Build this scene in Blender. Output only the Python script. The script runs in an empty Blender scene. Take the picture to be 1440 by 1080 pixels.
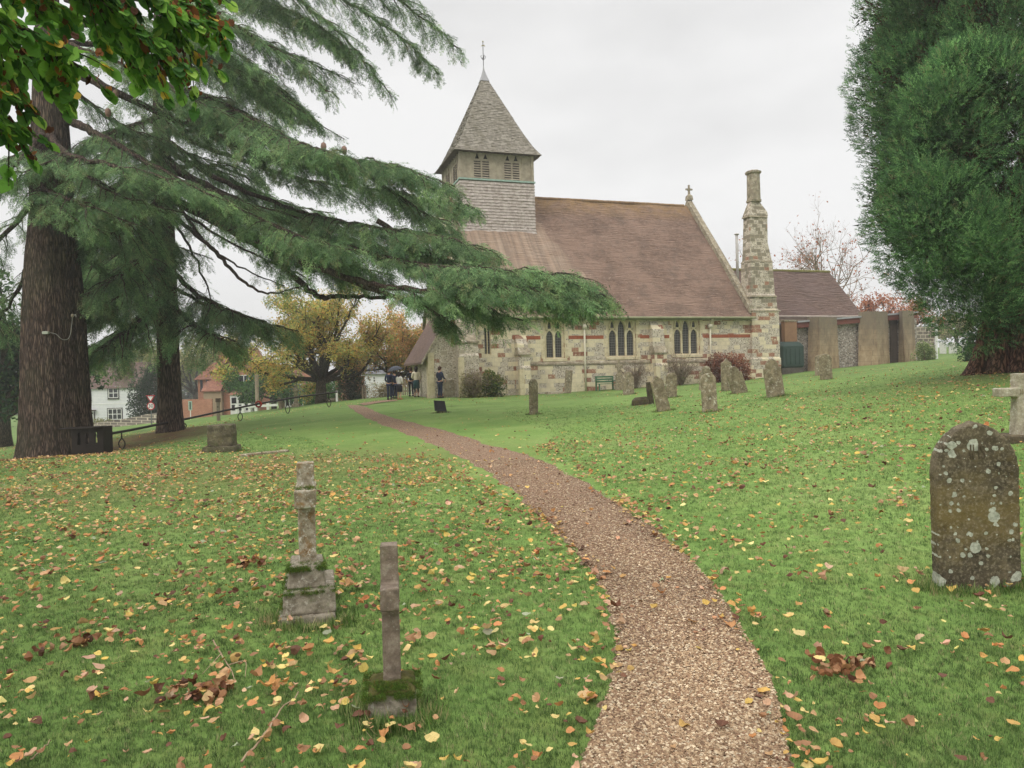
import bpy, math, random
import numpy as np
from mathutils import Matrix, Vector
from mathutils.geometry import tessellate_polygon
PI = math.pi
rng = np.random.default_rng(7)
random.seed(7)
S = bpy.context.scene
COL = S.collection

# ------------------------------------------------------------------ camera model (photo is 1440 x 1080)
FPX, EYE, ROLL, PITCH = 1040.0, 1.6, 0.026, 10 / 1040.0
CAM = Matrix(((1, 0, 0), (0, 0, -1), (0, 1, 0)))           # looks along +Y, Z up
CAM = Matrix.Rotation(-PITCH, 3, 'X') @ CAM @ Matrix.Rotation(-ROLL, 3, 'Z')

def ray(px, py):
    v = CAM @ Vector(((px - 720) / FPX, (540 - py) / FPX, -1.0))
    return np.array(v / v.y)

def at(px, py, d):                                          # world point on the photo ray at depth d
    return ray(px, py) * d + np.array((0, 0, EYE))

# ------------------------------------------------------------------ terrain: thin-plate spline through surveyed points
CP = []
def cz(px, py, z):
    r = ray(px, py); CP.append(r * ((z - EYE) / r[2]) + np.array((0, 0, EYE)))
def cd(px, py, d): CP.append(at(px, py, d))
for a in [(720,1080,0),(720,900,0),(720,750,.03),(720,650,.12),(720,600,.25),(720,570,.32),(300,1080,0),(300,850,0),(60,1080,0),
          (60,800,.02),(60,700,.05),(60,645,.05),(313,634,-.05),(440,640,.05),(500,600,.1),(440,600,0),(500,573,.2),
          (1370,825,0),(1100,1000,0),(1400,1070,0),(1100,800,.05),(1100,680,.25),(1430,618,.6),(1300,600,.6),(1400,560,.95),
          (1100,600,.5),(1000,578,.55),(1090,557,.8),(1160,533,1.15),(880,556,.45),(900,600,.35)]: cz(*a)
for a in [(720,556,47.5),(580,557,49),(450,567,58),(335,594,38),(405,581,41),(463,573,44),(400,577,55),(300,590,50),(345,580,62),
          (230,625,26),(130,642,22),(240,603,33),(170,634,29),(190,612,45),(220,598,60),(150,602,85),(150,599,98),(300,585,83),
          (20,620,60),(470,572,80),(540,562,70),(1390,522,21),(880,546,50),(1057,533,53),(1130,523,55),(1285,508,57.5),
          (1340,500,75),(1340,490,95),(1250,520,40),(1300,540,22)]: cd(*a)
CP += [np.array(p, float) for p in [(0,75,.2),(20,75,1.2),(40,80,3),(60,60,3.6),(40,25,3),(25,10,1.5),(15,0,.5),(-15,0,0),(0,-15,0),
      (-30,20,-.6),(-45,50,-2.5),(-70,100,-4),(0,150,-1),(100,150,6),(-100,200,-4),(0,-60,0),(60,-40,1),(-60,-40,-1),(200,300,6),
      (-200,300,-5),(0,400,0),(0,3,0),(-2,1,0),(2,1,0)]]
CP = np.array(CP)
def _k(r2): return np.where(r2 > 1e-9, .5 * r2 * np.log(np.maximum(r2, 1e-9)), 0)
_n = len(CP)
_A = np.zeros((_n + 3, _n + 3))
_A[:_n, :_n] = _k(((CP[:, None, :2] - CP[None, :, :2]) ** 2).sum(2)) + np.eye(_n) * 8.0
_A[:_n, _n] = 1; _A[:_n, _n+1:] = CP[:, :2]; _A[_n:, :_n] = _A[:_n, _n:].T
_w = np.linalg.solve(_A, np.concatenate([CP[:, 2], [0, 0, 0]]))
def H(x, y):
    x = np.atleast_1d(np.asarray(x, float)); y = np.atleast_1d(np.asarray(y, float))
    sh = x.shape; x = x.ravel(); y = y.ravel(); o = np.empty_like(x)
    for i in range(0, len(x), 20000):
        a, b = x[i:i+20000], y[i:i+20000]
        r2 = (a[:, None] - CP[None, :, 0]) ** 2 + (b[:, None] - CP[None, :, 1]) ** 2
        o[i:i+20000] = _k(r2) @ _w[:_n] + _w[_n] + _w[_n+1] * a + _w[_n+2] * b
    o += .008 * np.sin(x * 3.1 + 1.3 * np.sin(y * 1.7)) + .008 * np.sin(y * 2.7 + 1.1 * np.sin(x * 1.9))
    return o.reshape(sh)
def h1(x, y): return float(H(x, y)[0])
_D = np.geomspace(2, 160, 900)
def gp(px, py):                                             # ground point seen at a photo pixel
    r = ray(px, py)
    f = EYE + r[2] * _D - H(r[0] * _D, _D)
    k = np.argmax(f < 0)
    if f[k] >= 0: k = len(_D) - 1
    a, b = f[k-1], f[k]; d = _D[k-1] + (_D[k] - _D[k-1]) * a / (a - b)
    return np.array((r[0] * d, d, h1(r[0] * d, d)))

# ------------------------------------------------------------------ object helpers
def tag(o, label=None, cat=None, group=None, kind=None):
    if label: o['label'] = label
    if cat: o['category'] = cat
    if group: o['group'] = group
    if kind: o['kind'] = kind
    return o
def thing(name, label, cat, loc=(0, 0, 0), rz=0, group=None):
    o = bpy.data.objects.new(name, None); COL.objects.link(o)
    o.location = tuple(loc); o.rotation_euler = (0, 0, rz); o.empty_display_size = .2
    return tag(o, label, cat, group)
def mesh(name, V, F, mat, parent=None, smooth=False, col=None):
    me = bpy.data.meshes.new(name)
    V = np.asarray(V, np.float32)
    if isinstance(F, np.ndarray):
        k = F.shape[1]
        me.vertices.add(len(V)); me.vertices.foreach_set('co', V.ravel())
        me.loops.add(F.size); me.loops.foreach_set('vertex_index', F.astype(np.int32).ravel())
        me.polygons.add(len(F)); me.polygons.foreach_set('loop_start', np.arange(0, F.size, k, dtype=np.int32))
        me.update(calc_edges=True)
    else:
        me.from_pydata(V.tolist(), [], F); me.update()
    if col is not None:
        a = me.color_attributes.new('Col', 'FLOAT_COLOR', 'POINT')
        c = np.ones((len(V), 4), np.float32); c[:, :3] = col; a.data.foreach_set('color', c.ravel())
    if smooth: me.polygons.foreach_set('use_smooth', np.ones(len(me.polygons), bool))
    if mat: me.materials.append(mat)
    o = bpy.data.objects.new(name, me); COL.objects.link(o)
    if parent: o.parent = parent
    return o
def unit(a):
    a = np.asarray(a, float); return a / np.maximum(np.linalg.norm(a, axis=-1, keepdims=True), 1e-9)
def smooth_path(P, n):
    P = np.asarray(P, float); Q = np.vstack([2 * P[0] - P[1], P, 2 * P[-1] - P[-2]])
    out = []
    for u in np.linspace(0, len(P) - 1 - 1e-6, n):
        i = int(u); t = u - i; a, b, c, d = Q[i], Q[i+1], Q[i+2], Q[i+3]
        out.append(.5 * (2*b + (c-a)*t + (2*a-5*b+4*c-d)*t*t + (3*b-a-3*c+d)*t**3))
    return np.array(out)
def tube_np(P, R, k=6, flute=0, ph=0):
    P = np.asarray(P, float); R = np.asarray(R, float) * np.ones(len(P))
    T = unit(np.gradient(P, axis=0)); ref = np.array((0, 0, 1.)) if abs(T[0][2]) < .9 else np.array((1., 0, 0))
    V = []
    for p, t, r in zip(P, T, R):
        u = ref - t * np.dot(ref, t); u /= max(np.linalg.norm(u), 1e-6); ref = u
        w = np.cross(t, u); a = np.arange(k) * 2 * PI / k
        rr = r * (1 + flute * np.sin(a * 5 + ph) * .6 + flute * np.sin(a * 11 + 2 * ph) * .4)
        V.append(p + np.outer(np.cos(a) * rr, u) + np.outer(np.sin(a) * rr, w))
    V = np.vstack(V); n = len(P); i = np.arange(n - 1)[:, None] * k; j = np.arange(k)[None]; j2 = (j + 1) % k
    F = np.stack([i + j, i + j2, i + k + j2, i + k + j], -1).reshape(-1, 4)
    return V, F
class MB:
    def __init__(s): s.V = []; s.F = []; s.n = 0
    def add(s, V, F):
        V = np.asarray(V, float).reshape(-1, 3); s.V.append(V)
        s.F += [[int(i) + s.n for i in f] for f in F]; s.n += len(V); return s
    def box(s, x0, x1, y0, y1, z0, z1, tx=0, ty=0):
        V = [(x0,y0,z0),(x1,y0,z0),(x1,y1,z0),(x0,y1,z0),(x0+tx,y0+ty,z1),(x1-tx,y0+ty,z1),(x1-tx,y1-ty,z1),(x0+tx,y1-ty,z1)]
        return s.add(V, [(3,2,1,0),(4,5,6,7),(0,1,5,4),(1,2,6,5),(2,3,7,6),(3,0,4,7)])
    def tube(s, P, R, k=6):
        V, F = tube_np(P, R, k); n = len(P); F = [list(f) for f in F]
        F += [list(range(k))[::-1], list(range((n-1)*k, n*k))]
        return s.add(V, F)
    def rod(s, a, b, r, k=6): return s.tube([a, b], r, k)
    def loft(s, secs, cap=True):                            # list of equally long loops of points
        k = len(secs[0]); V = np.vstack([np.asarray(q, float) for q in secs]); F = []
        for i in range(len(secs) - 1):
            for j in range(k): F.append((i*k+j, i*k+(j+1) % k, (i+1)*k+(j+1) % k, (i+1)*k+j))
        if cap: F += [list(range(k))[::-1], list(range((len(secs)-1)*k, len(secs)*k))]
        return s.add(V, F)
    def lathe(s, prof, k=12, c=(0, 0, 0)):
        a = np.arange(k) * 2 * PI / k
        return s.loft([np.stack([c[0] + np.cos(a)*r, c[1] + np.sin(a)*r, np.full(k, c[2] + z)], 1) for r, z in prof])
    def plate(s, outer, holes, y0, y1):                     # polygons in (x, z); front at y0, back at y1
        loops = [outer] + list(holes); pts = [p for l in loops for p in l]; n = len(pts)
        tri = tessellate_polygon([[Vector((p[0], p[1], 0)) for p in l] for l in loops])
        V = [(p[0], y0, p[1]) for p in pts] + [(p[0], y1, p[1]) for p in pts]; F = []
        for t in tri:
            a, b, c = t
            ar = (pts[b][0]-pts[a][0])*(pts[c][1]-pts[a][1]) - (pts[b][1]-pts[a][1])*(pts[c][0]-pts[a][0])
            if ar < 0: a, c = c, a
            F += [(a, b, c), (c+n, b+n, a+n)]
        o = 0
        for l in loops:
            m = len(l)
            for i in range(m): F.append((o+i, o+n+i, o+n+(i+1) % m, o+(i+1) % m))
            o += m
        return s.add(V, F)
    def xf(s, M):
        for i, V in enumerate(s.V):
            s.V[i] = np.array([tuple(M @ Vector(v)) for v in V])
        return s
    def build(s, name, mat, parent=None, smooth=False, bevel=0):
        o = mesh(name, np.vstack(s.V), s.F, mat, parent, smooth)
        if bevel:
            b = o.modifiers.new('bevel', 'BEVEL'); b.width = bevel; b.segments = 2; b.limit_method = 'ANGLE'
        return o
def rough(o, voxel=.012, amp=.01, size=.06):                # weathered, chipped surface for stones near the camera
    r = o.modifiers.new('remesh', 'REMESH'); r.mode = 'VOXEL'; r.voxel_size = voxel; r.use_smooth_shade = True
    for am, sz in ((amp, size), (amp * .5, size * .25)):
        t = bpy.data.textures.new('weather', 'CLOUDS'); t.noise_scale = sz; t.noise_depth = 3
        d = o.modifiers.new('displace', 'DISPLACE'); d.texture = t; d.strength = am; d.mid_level = .5; d.texture_coords = 'LOCAL'
    return o
def scatter(tpl, pos, X, Z, sc):                            # tpl (K,3,3) triangles placed with frames: x forward, z up
    X = unit(X); Y = unit(np.cross(Z, X)); Z = np.cross(X, Y); sc = np.broadcast_to(sc, (len(pos),))
    M = np.stack([X, Y, Z], -1) * sc[:, None, None]
    P = tpl.reshape(-1, 3)
    V = np.einsum('nij,kj->nki', M, P) + np.asarray(pos)[:, None, :]
    return V.reshape(-1, 3)
def tris(V): return np.arange(len(V), dtype=np.int32).reshape(-1, 3)
def pal(n, cols, jit=.15, w=None, r=None):
    r = r or rng; c = np.array([L(x) for x in cols]); i = r.choice(len(c), n, p=w)
    return c[i] * (1 + r.normal(0, jit, (n, 1))).clip(.4, 1.7)
def L(hx):
    v = np.array([int(hx[i:i+2], 16) for i in (0, 2, 4)]) / 255
    return tuple(np.where(v <= .04045, v / 12.92, ((v + .055) / 1.055) ** 2.4))

# ------------------------------------------------------------------ materials
class NB:
    def __init__(s, name):
        s.m = bpy.data.materials.new(name); s.m.use_nodes = True; s.t = s.m.node_tree
        s.b = s.t.nodes['Principled BSDF']; s.b.inputs['Specular IOR Level'].default_value = .25
    def n(s, ty, ins=None, **kw):
        q = s.t.nodes.new('ShaderNode' + ty)
        for k, v in kw.items(): setattr(q, k, v)
        for k, v in (ins or {}).items(): s.set(q.inputs[k], v)
        return q
    def set(s, i, v):
        if isinstance(v, bpy.types.NodeSocket): s.t.links.new(v, i)
        elif isinstance(v, (tuple, list)) and len(v) == 3 and i.type == 'RGBA': i.default_value = (*v, 1)
        else: i.default_value = v
    def co(s, which='Object'): return s.n('TexCoord').outputs[which]
    def pos(s): return s.n('NewGeometry').outputs['Position']
    def xyz(s, v): return s.n('SeparateXYZ', {0: v}).outputs
    def vec(s, x, y, z): return s.n('CombineXYZ', {0: x, 1: y, 2: z}).outputs[0]
    def noise(s, scale, v=None, detail=5, rough=.6, out=0): return s.n('TexNoise', {'Scale': scale, 'Detail': detail, 'Roughness': rough, 'Vector': v or s.co()}).outputs[out]
    def vor(s, scale, v=None, out='Distance', feature='F1', rnd=1): return s.n('TexVoronoi', {'Scale': scale, 'Randomness': rnd, 'Vector': v or s.co()}, feature=feature).outputs[out]
    def m_(s, op, a, b=0, c=0): return s.n('Math', {0: a, 1: b, 2: c}, operation=op).outputs[0]
    def vm(s, op, a, b): return s.n('VectorMath', {0: a, 1: b}, operation=op).outputs[0]
    def ramp(s, f, *st, interp='LINEAR'):
        q = s.n('ValToRGB', {0: f}); q.color_ramp.interpolation = interp; e = q.color_ramp.elements
        while len(e) < len(st): e.new(.5)
        for k, (p, c) in zip(e, st):
            k.position = p; k.color = (*(L(c) if isinstance(c, str) else (c if isinstance(c, tuple) else (c, c, c))), 1)
        return q.outputs[0]
    def mix(s, f, a, b, bl='MIX'):
        q = s.n('Mix', data_type='RGBA', blend_type=bl)
        for i, v in ((0, f), (6, a), (7, b)): s.set(q.inputs[i], L(v) if isinstance(v, str) else v)
        return q.outputs[2]
    def attr(s, name='Col'): return s.n('Attribute', attribute_name=name).outputs['Color']
    def end(s, col, rough=.8, bump=None, st=.3, dist=.02, metal=0):
        s.set(s.b.inputs['Base Color'], L(col) if isinstance(col, str) else col); s.set(s.b.inputs['Roughness'], rough)
        s.b.inputs['Metallic'].default_value = metal
        if bump is not None:
            q = s.n('Bump', {'Strength': st, 'Distance': dist, 'Height': bump}); s.t.links.new(q.outputs[0], s.b.inputs['Normal'])
        return s.m
def plain(name, col, rough=.7, var=.15, scale=6, bump=.1, metal=0, spec=.25):
    b = NB(name); f = b.noise(scale); c = np.array(L(col)); b.b.inputs['Specular IOR Level'].default_value = spec
    return b.end(b.ramp(f, (.3, tuple(c * (1 - var))), (.7, tuple((c * (1 + var)).clip(0, 1)))), rough, b.noise(scale * 6), bump, .01, metal)
def foliage(name, trans=.3, rough=.6, spec=.25):
    b = NB(name); c = b.attr(); b.b.inputs['Specular IOR Level'].default_value = spec
    b.end(c, rough); tr = b.n('BsdfTranslucent', {'Color': c}); mx = b.n('MixShader', {0: trans})
    b.t.links.new(b.b.outputs[0], mx.inputs[1]); b.t.links.new(tr.outputs[0], mx.inputs[2])
    b.t.links.new(mx.outputs[0], b.t.nodes['Material Output'].inputs[0]); return b.m
def stone(name, base, dark, pale, lichen='c2c0ae', lscale=9, lth=.30, moss=.5, ochre=None, sc=1.):
    b = NB(name); v = b.co(); oi = b.n('ObjectInfo').outputs['Random']
    v = b.vm('ADD', v, b.vec(b.m_('MULTIPLY', oi, 31.), b.m_('MULTIPLY', oi, 17.), 0.))
    c = b.ramp(b.noise(3.5 * sc, v, 8, .72), (.34, dark), (.5, base), (.64, pale))
    c = b.mix(b.ramp(b.noise(40, v, 3), (.4, .0), (.75, .5)), c, dark)
    if ochre: c = b.mix(b.ramp(b.noise(2.2 * sc, b.vm('ADD', v, b.vec(5., 3., 1.)), 7, .75), (.5, 0.), (.62, .8)), c, ochre)
    c = b.mix(b.ramp(b.noise(2.6 * sc, b.vm('ADD', v, b.vec(9., 1., 4.)), 7, .75), (.54, 0.), (.66, moss)), c, '4d5a2c')
    vd = b.vm('ADD', v, b.vm('MULTIPLY', b.noise(14, v, 4, .6, 1), (.07, .07, .07)))
    pl_ = b.ramp(b.noise(4.2 * sc, b.vm('ADD', v, b.vec(2., 8., 6.)), 8, .8), (.56, 0.), (.62, min(1., lth * 2.6)))
    c = b.mix(pl_, c, lichen)
    cell = b.xyz(b.vor(lscale, vd, 'Color'))[0]
    rad = b.m_('MULTIPLY', b.m_('SUBTRACT', cell, .35), lth * 1.5)
    blob = b.m_('GREATER_THAN', rad, b.vor(lscale, vd))
    fine = b.m_('GREATER_THAN', b.m_('MULTIPLY', b.xyz(b.vor(lscale * 3.3, vd, 'Color'))[1], .33), b.m_('ADD', b.vor(lscale * 3.3, vd), .06))
    c = b.mix(b.m_('MULTIPLY', b.m_('MAXIMUM', blob, b.m_('MULTIPLY', fine, .6)), .85), c, b.mix(b.noise(30, v), lichen, '8d8d7c'))
    return b.end(c, .92, b.m_('ADD', b.noise(28, v, 6, .7), b.m_('MULTIPLY', blob, .15)), .5, .012)
M = {}
M['leaf'] = foliage('broad_leaf', .45, .6, .2)
M['litter'] = foliage('fallen_leaf', .15, .6, .25)
M['needle'] = foliage('needles', .4, .7, .12)
M['grass'] = foliage('grass_blade', .3, .55, .25)
def bark(name, a, c, d, sc=1.):
    b = NB(name); v = b.co(); x = b.vm('MULTIPLY', v, (7. * sc, 7. * sc, .9 * sc))
    n1 = b.noise(1.6, x, 7, .65); vr = b.vor(2.2, b.vm('ADD', x, b.vm('MULTIPLY', b.noise(2., x, 3, .6, 1), (.8, .8, .8))), feature='DISTANCE_TO_EDGE')
    f = b.m_('MULTIPLY', b.ramp(vr, (.0, .0), (.28, 1.)), b.m_('ADD', n1, .3))
    return b.end(b.mix(b.ramp(b.noise(.7, v), (.45, 0.), (.75, .35)), b.ramp(f, (.12, a), (.5, c), (.9, d)), '4a5236'), .95, f, .9, .06)
M['bark_cedar'] = bark('cedar_bark', '362b25', '5b4a40', '776457')
M['bark_yew'] = bark('cypress_bark', '3a2620', '6f4c3c', '916b57', .8)
M['bark_grey'] = bark('grey_bark', '3a342a', '5f5644', '7f7560', 1.5)
M['twig'] = plain('twig_bark', '857462', .9, .2, 5)
M['wood'] = plain('weathered_wood', '8d7f6c', .85, .25, 3)
M['black_iron'] = plain('black_iron', '2c2622', .6, .3, 8)
M['white_paint'] = plain('white_paint', 'dcdcd6', .6, .06, 2)
M['glass_dark'] = plain('dark_window_glass', '23262a', .12, .3, .8, .02, 0, .5)
M['grey_lead'] = plain('lead_sheet', '9b9a9c', .55, .12, 4)
# ================================================================== GROUND
def grid_axis(lo, hi, n, c, fine):                          # spacing grows away from c
    a = np.linspace(-1, 1, n); s = np.sinh(a * fine) / np.sinh(fine)
    return c + np.where(s < 0, s * (c - lo), s * (hi - c))
gx = grid_axis(-235, 235, 290, 0, 5.6); gy = np.concatenate([np.linspace(-80, 0, 15)[:-1], np.linspace(0, 12, 90)[:-1], 12 + 300 * (np.linspace(0, 1, 170) ** 2.4)])
GX, GY = np.meshgrid(gx, gy); GZ = H(GX, GY)
V = np.stack([GX, GY, GZ], -1).reshape(-1, 3); nx = len(gx)
i = np.arange(len(gy) - 1)[:, None] * nx + np.arange(nx - 1)[None]
F = np.stack([i, i + 1, i + nx + 1, i + nx], -1).reshape(-1, 4).astype(np.int32)
T1 = gp(58, 645); T2 = at(240, 604, 33.0); T2[2] = h1(T2[0], T2[1]); TY = gp(1440, 524); TY[:2] = (14.4, 20.8); TY[2] = h1(*TY[:2])
def blob(x, y, c, rx, ry=None, p=2.): return np.exp(-(((x - c[0]) / rx) ** 2 + ((y - c[1]) / (ry or rx)) ** 2) ** (p / 2))
def soil_at(x, y):
    a, b = gp(205, 620), gp(250, 603)
    s = 1.0 * blob(x, y, a, 3.2, 3.6, 3) + 1.1 * blob(x, y, b, 1.9, 2.2, 3)
    s += .75 * blob(x, y, T1 + np.array((.3, -.3, 0)), 2.6, 2.3) + .45 * blob(x, y, gp(420, 648), 4.2, 2.6) + .35 * blob(x, y, gp(150, 690), 4.5, 2.4)
    s += .35 * blob(x, y, TY + np.array((-1, -1, 0)), 3.2)
    return s.clip(0, 1)
soil = soil_at(V[:, 0], V[:, 1])
def pale_at(x, y): return (blob(x, y, gp(420, 590), 18, 15) * .45 + blob(x, y, gp(1000, 600), 14, 16) * .9 + blob(x, y, gp(1080, 690), 4, 3.5) * .6).clip(0, 1)
pale = pale_at(V[:, 0], V[:, 1])
b = NB('lawn'); p = b.pos(); at_ = b.n('Attribute', attribute_name='Col').outputs['Color']; xs = b.n('SeparateColor', {0: at_}).outputs
c = b.ramp(b.noise(.55, p, 6, .65), (.3, '4a622d'), (.5, '617d3a'), (.72, '80944e'))
c = b.mix(b.m_('MULTIPLY', xs[1], .75), c, b.ramp(b.noise(.4, p, 6, .7), (.32, '719548'), (.5, '89aa57'), (.68, 'a2b76c')))
c = b.mix(b.ramp(b.noise(16, p, 6, .75), (.35, 0.), (.68, .6)), c, '48602f')
c = b.mix(b.ramp(b.noise(2.3, p, 8, .78), (.48, 0.), (.7, .55)), c, '8b9150')
sm = b.m_('MULTIPLY', xs[0], b.ramp(b.noise(1.1, p, 7, .75), (.25, .35), (.6, 1.)))
c = b.mix(b.m_('MINIMUM', b.m_('MULTIPLY', sm, 1.0), 1.), c, b.ramp(b.noise(9, p, 7, .8), (.3, '4a3626'), (.55, '71553c'), (.75, '94744f')))
M['lawn'] = b.end(c, .95, b.noise(30, p, 6, .8), .6, .04)
tag(mesh('ground', V, F, M['lawn'], None, True, np.stack([soil, pale, soil * 0], 1)), 'green churchyard lawn rising gently towards the church', kind='structure')

# ------------------------------------------------------------------ gravel path
RE = [(1118,1180),(1108,1080),(1097,1020),(1082,960),(1050,900),(1000,822),(950,770),(880,717),(800,668),(742,641),(690,627),(622,605),(563,590),(520,575),(505,570)]
LE = [(800,1180),(822,1080),(842,1020),(862,960),(868,905),(848,825),(812,780),(752,718),(690,667),(642,640),(590,617),(540,598),(508,584),(493,574),(488,570)]
RW = smooth_path([gp(*q) for q in RE], 220); LW = smooth_path([gp(*q) for q in LE], 220)
PC = (RW + LW) / 2; PW = np.linalg.norm(RW - LW, axis=1)
nc = 15; u = np.linspace(-.06, 1.06, nc); rows = []
for k in range(len(PC)):
    wob = .035 * math.sin(k * .61) + .03 * math.sin(k * 1.7 + 2)
    q = LW[k] + np.outer(u + wob * np.where(u < .5, 1, -.7) * (np.abs(u - .5) > .4), RW[k] - LW[k])
    off = np.where(np.abs(u - .5) > .53, -.03, .012 + .012 * (1 - (2 * u - 1) ** 2).clip(0, 1))
    q[:, 2] = H(q[:, 0], q[:, 1]) + off; rows.append(q)
V = np.vstack(rows); i = np.arange(len(PC) - 1)[:, None] * nc + np.arange(nc - 1)[None]
F = np.stack([i, i + 1, i + nc + 1, i + nc], -1).reshape(-1, 4).astype(np.int32)
b = NB('gravel_path'); p = b.pos()
cc = b.xyz(b.vor(55, p, 'Color'))[0]
c = b.ramp(cc, (0, '6c5342'), (.25, '8d705a'), (.5, 'a68a70'), (.75, 'b89e84'), (.95, 'cebaa0'))
c = b.mix(b.ramp(b.vor(55, p), (.25, 0.), (.75, .75)), c, '4b392c')
c = b.mix(b.ramp(b.noise(.9, p, 6, .7), (.35, 0.), (.75, .55)), c, '8d6d55')
M['gravel'] = b.end(c, .95, b.m_('SUBTRACT', 1., b.vor(55, p)), .8, .02)
tag(mesh('path', V, F, M['gravel'], None, True), 'curving brown gravel path through the lawn', kind='structure')
# side turning of the path near the church door
A = [gp(512,571), gp(530,567.5), gp(560,564)]; B_ = [gp(505,568), gp(525,565), gp(556,562.5)]
V = np.vstack([smooth_path(A, 20), smooth_path(B_, 20)]); V[:, 2] = H(V[:, 0], V[:, 1]) + .03
F = np.array([(k, k+1, 20+k+1, 20+k) for k in range(19)], np.int32)
mesh('path', V, F, M['gravel'], None, True)['kind'] = 'structure'

def path_uv(x, y):                                          # 0..1 across the path, by nearest centre station
    d = (x[:, None] - PC[None, :, 0]) ** 2 + (y[:, None] - PC[None, :, 1]) ** 2
    k = d.argmin(1); e = RW[k] - LW[k]
    return ((x - LW[k, 0]) * e[:, 0] + (y - LW[k, 1]) * e[:, 1]) / (e[:, 0] ** 2 + e[:, 1] ** 2), np.sqrt(d[np.arange(len(x)), k]), k

# pebbles
N = 60000
k = (rng.random(N) ** 1.5 * 150).astype(int); dd = PC[k, 1]; k = k[(dd < 13) & (dd > 1.5)]; N = len(k)
t = rng.random(N) * 1.02 - .01; f = rng.random(N)[:, None]
q = (LW[k] + t[:, None] * (RW[k] - LW[k])) * (1 - f) + (LW[k+1] + t[:, None] * (RW[k+1] - LW[k+1])) * f
q[:, 2] = H(q[:, 0], q[:, 1]) + .016 + .01 * (1 - (2*t-1)**2)
o8 = np.array([(1,0,0),(0,1,0),(-1,0,0),(0,-1,0),(0,0,.55),(0,0,-.55)], float)
o8 = o8[np.array([(0,1,4),(1,2,4),(2,3,4),(3,0,4)])]
an = rng.random(N) * 6.28; X = np.stack([np.cos(an), np.sin(an), rng.normal(0, .3, N)], 1); Z = np.array((0, 0, 1.)) + rng.normal(0, .3, (N, 3))
V = scatter(o8, q, X, Z, rng.gamma(5, .0014, N).clip(.004, .014))
wear = (1 + .16 * np.sin(q[:, 0] * 2.3 + 1.6 * np.sin(q[:, 1] * 1.1)) * np.sin(q[:, 1] * 1.9) + .10 * np.exp(-((t - .5) / .22) ** 2))[:, None]
cl = np.repeat(wear * pal(N, ['775f49','8f755b','a58b6d','b8a182','cab89b','876a52','9e8467'], .12), 12, 0)
tag(mesh('gravel', V, tris(V), M['litter'], None, False, cl), kind='stuff')

# ------------------------------------------------------------------ grass
blades = []
r = np.random.default_rng(3)
for _ in range(8):
    a = r.random() * 6.28; x, y = r.normal(0, .42, 2); ln = r.uniform(.6, 1.1); lean = r.uniform(.2, .8); w = .06
    dx, dy = math.cos(a), math.sin(a)
    blades.append([(x - dy*w, y + dx*w, -.15), (x + dy*w, y - dx*w, -.15), (x + dx*lean*ln, y + dy*lean*ln, ln)])
tuft = np.array(blades)
N = 250000
dep = 2.2 + 30 * rng.random(N) ** 2.1; x = (rng.random(N) * 2 - 1) * (dep * .72 + 1.2)
un, dn, kn = path_uv(x, dep); rg = .05 * np.sin(dep * 9 + 2 * np.sin(dep * 4)) + .03 * np.sin(dep * 23); on = (un > .04 + rg) & (un < .96 - rg) & (dn < PW[kn] * .75) & (dep < PC[:, 1].max())
so = soil_at(x, dep); keep = ~on & (rng.random(N) > so * .75) & (rng.random(N) > ((dep - 9) / 22).clip(0, 1))
x, dep = x[keep], dep[keep]; N = len(x); z = H(x, dep)
an = rng.random(N) * 6.28; X = np.stack([np.cos(an), np.sin(an), 0 * an], 1); Z = np.array((0, 0, 1.)) + rng.normal(0, .15, (N, 3))
sc = rng.uniform(.010, .024, N) * (1 + dep * .05)
V = scatter(tuft, np.stack([x, dep, z], 1), X, Z, sc)
g = pal(N, ['3d542b','4a6433','5a743d','6d874a','83955a','a29c72'], .15, [.2,.25,.25,.17,.09,.04])
mott = (.5 + .5 * np.sin(x * 1.3 + 2 * np.sin(dep * .9)) * np.sin(dep * 1.1 + x * .4))[:, None]
g = g * (.85 + .35 * mott) * (.90 + .38 * pale_at(x, dep)[:, None] + .012 * dep[:, None]) * np.array((1.03, .97, 1.06))
tag(mesh('grass', V, tris(V), M['grass'], None, False, np.repeat(g, 24, 0)), 'short green grass of the churchyard lawn', kind='stuff')

# ------------------------------------------------------------------ fallen leaves
def leaf_tpl(seed, curl, fold, lobes=0):
    r = np.random.default_rng(seed); n = 7; s = np.linspace(0, 1, n)
    w = .46 * np.sin(PI * np.clip(s * .93 + .07, 0, 1)) ** .75 * (1.15 - .5 * s) * r.uniform(.85, 1.1)
    zc = curl * (s - .5) ** 2 * 2 + r.normal(0, .03, n); yc = r.normal(0, .02, n) + .08 * np.sin(s * 3) * r.normal()
    zl = zc + fold * w + r.normal(0, .04, n); zr = zc + fold * w * r.uniform(.3, 1.4) + r.normal(0, .04, n)
    c = np.stack([s - .5, yc, zc], 1); l = np.stack([s - .5 - .05 * (s < .2), yc + w, zl], 1); rr = np.stack([s - .5 - .05 * (s < .2), yc - w, zr], 1)
    T = []
    for k in range(n - 1):
        T += [(c[k], c[k+1], l[k]), (l[k], c[k+1], l[k+1]), (c[k+1], c[k], rr[k]), (c[k+1], rr[k], rr[k+1])]
    T.append((c[0] + (0, .015, 0), c[0] - (0, .015, 0), c[0] + np.array((-.4, .1, .05))))
    return np.array(T)
LT = [leaf_tpl(k, r_, f_) for k, (r_, f_) in enumerate([(.15,.1),(.5,.5),(-.3,.3),(.8,.9),(.3,-.4),(.1,.25),(1.1,.4),(.4,1.3)])]
LCOL = {'yellow': 'c9aa5c', 'pale yellow': 'd3bd7c', 'golden': 'b99555', 'orange': 'ba8352', 'tan': 'b8936a', 'brown': '98704f', 'dark brown': '684634', 'greyish green': '97a080', 'pinkish buff': 'c7a182'}
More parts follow.
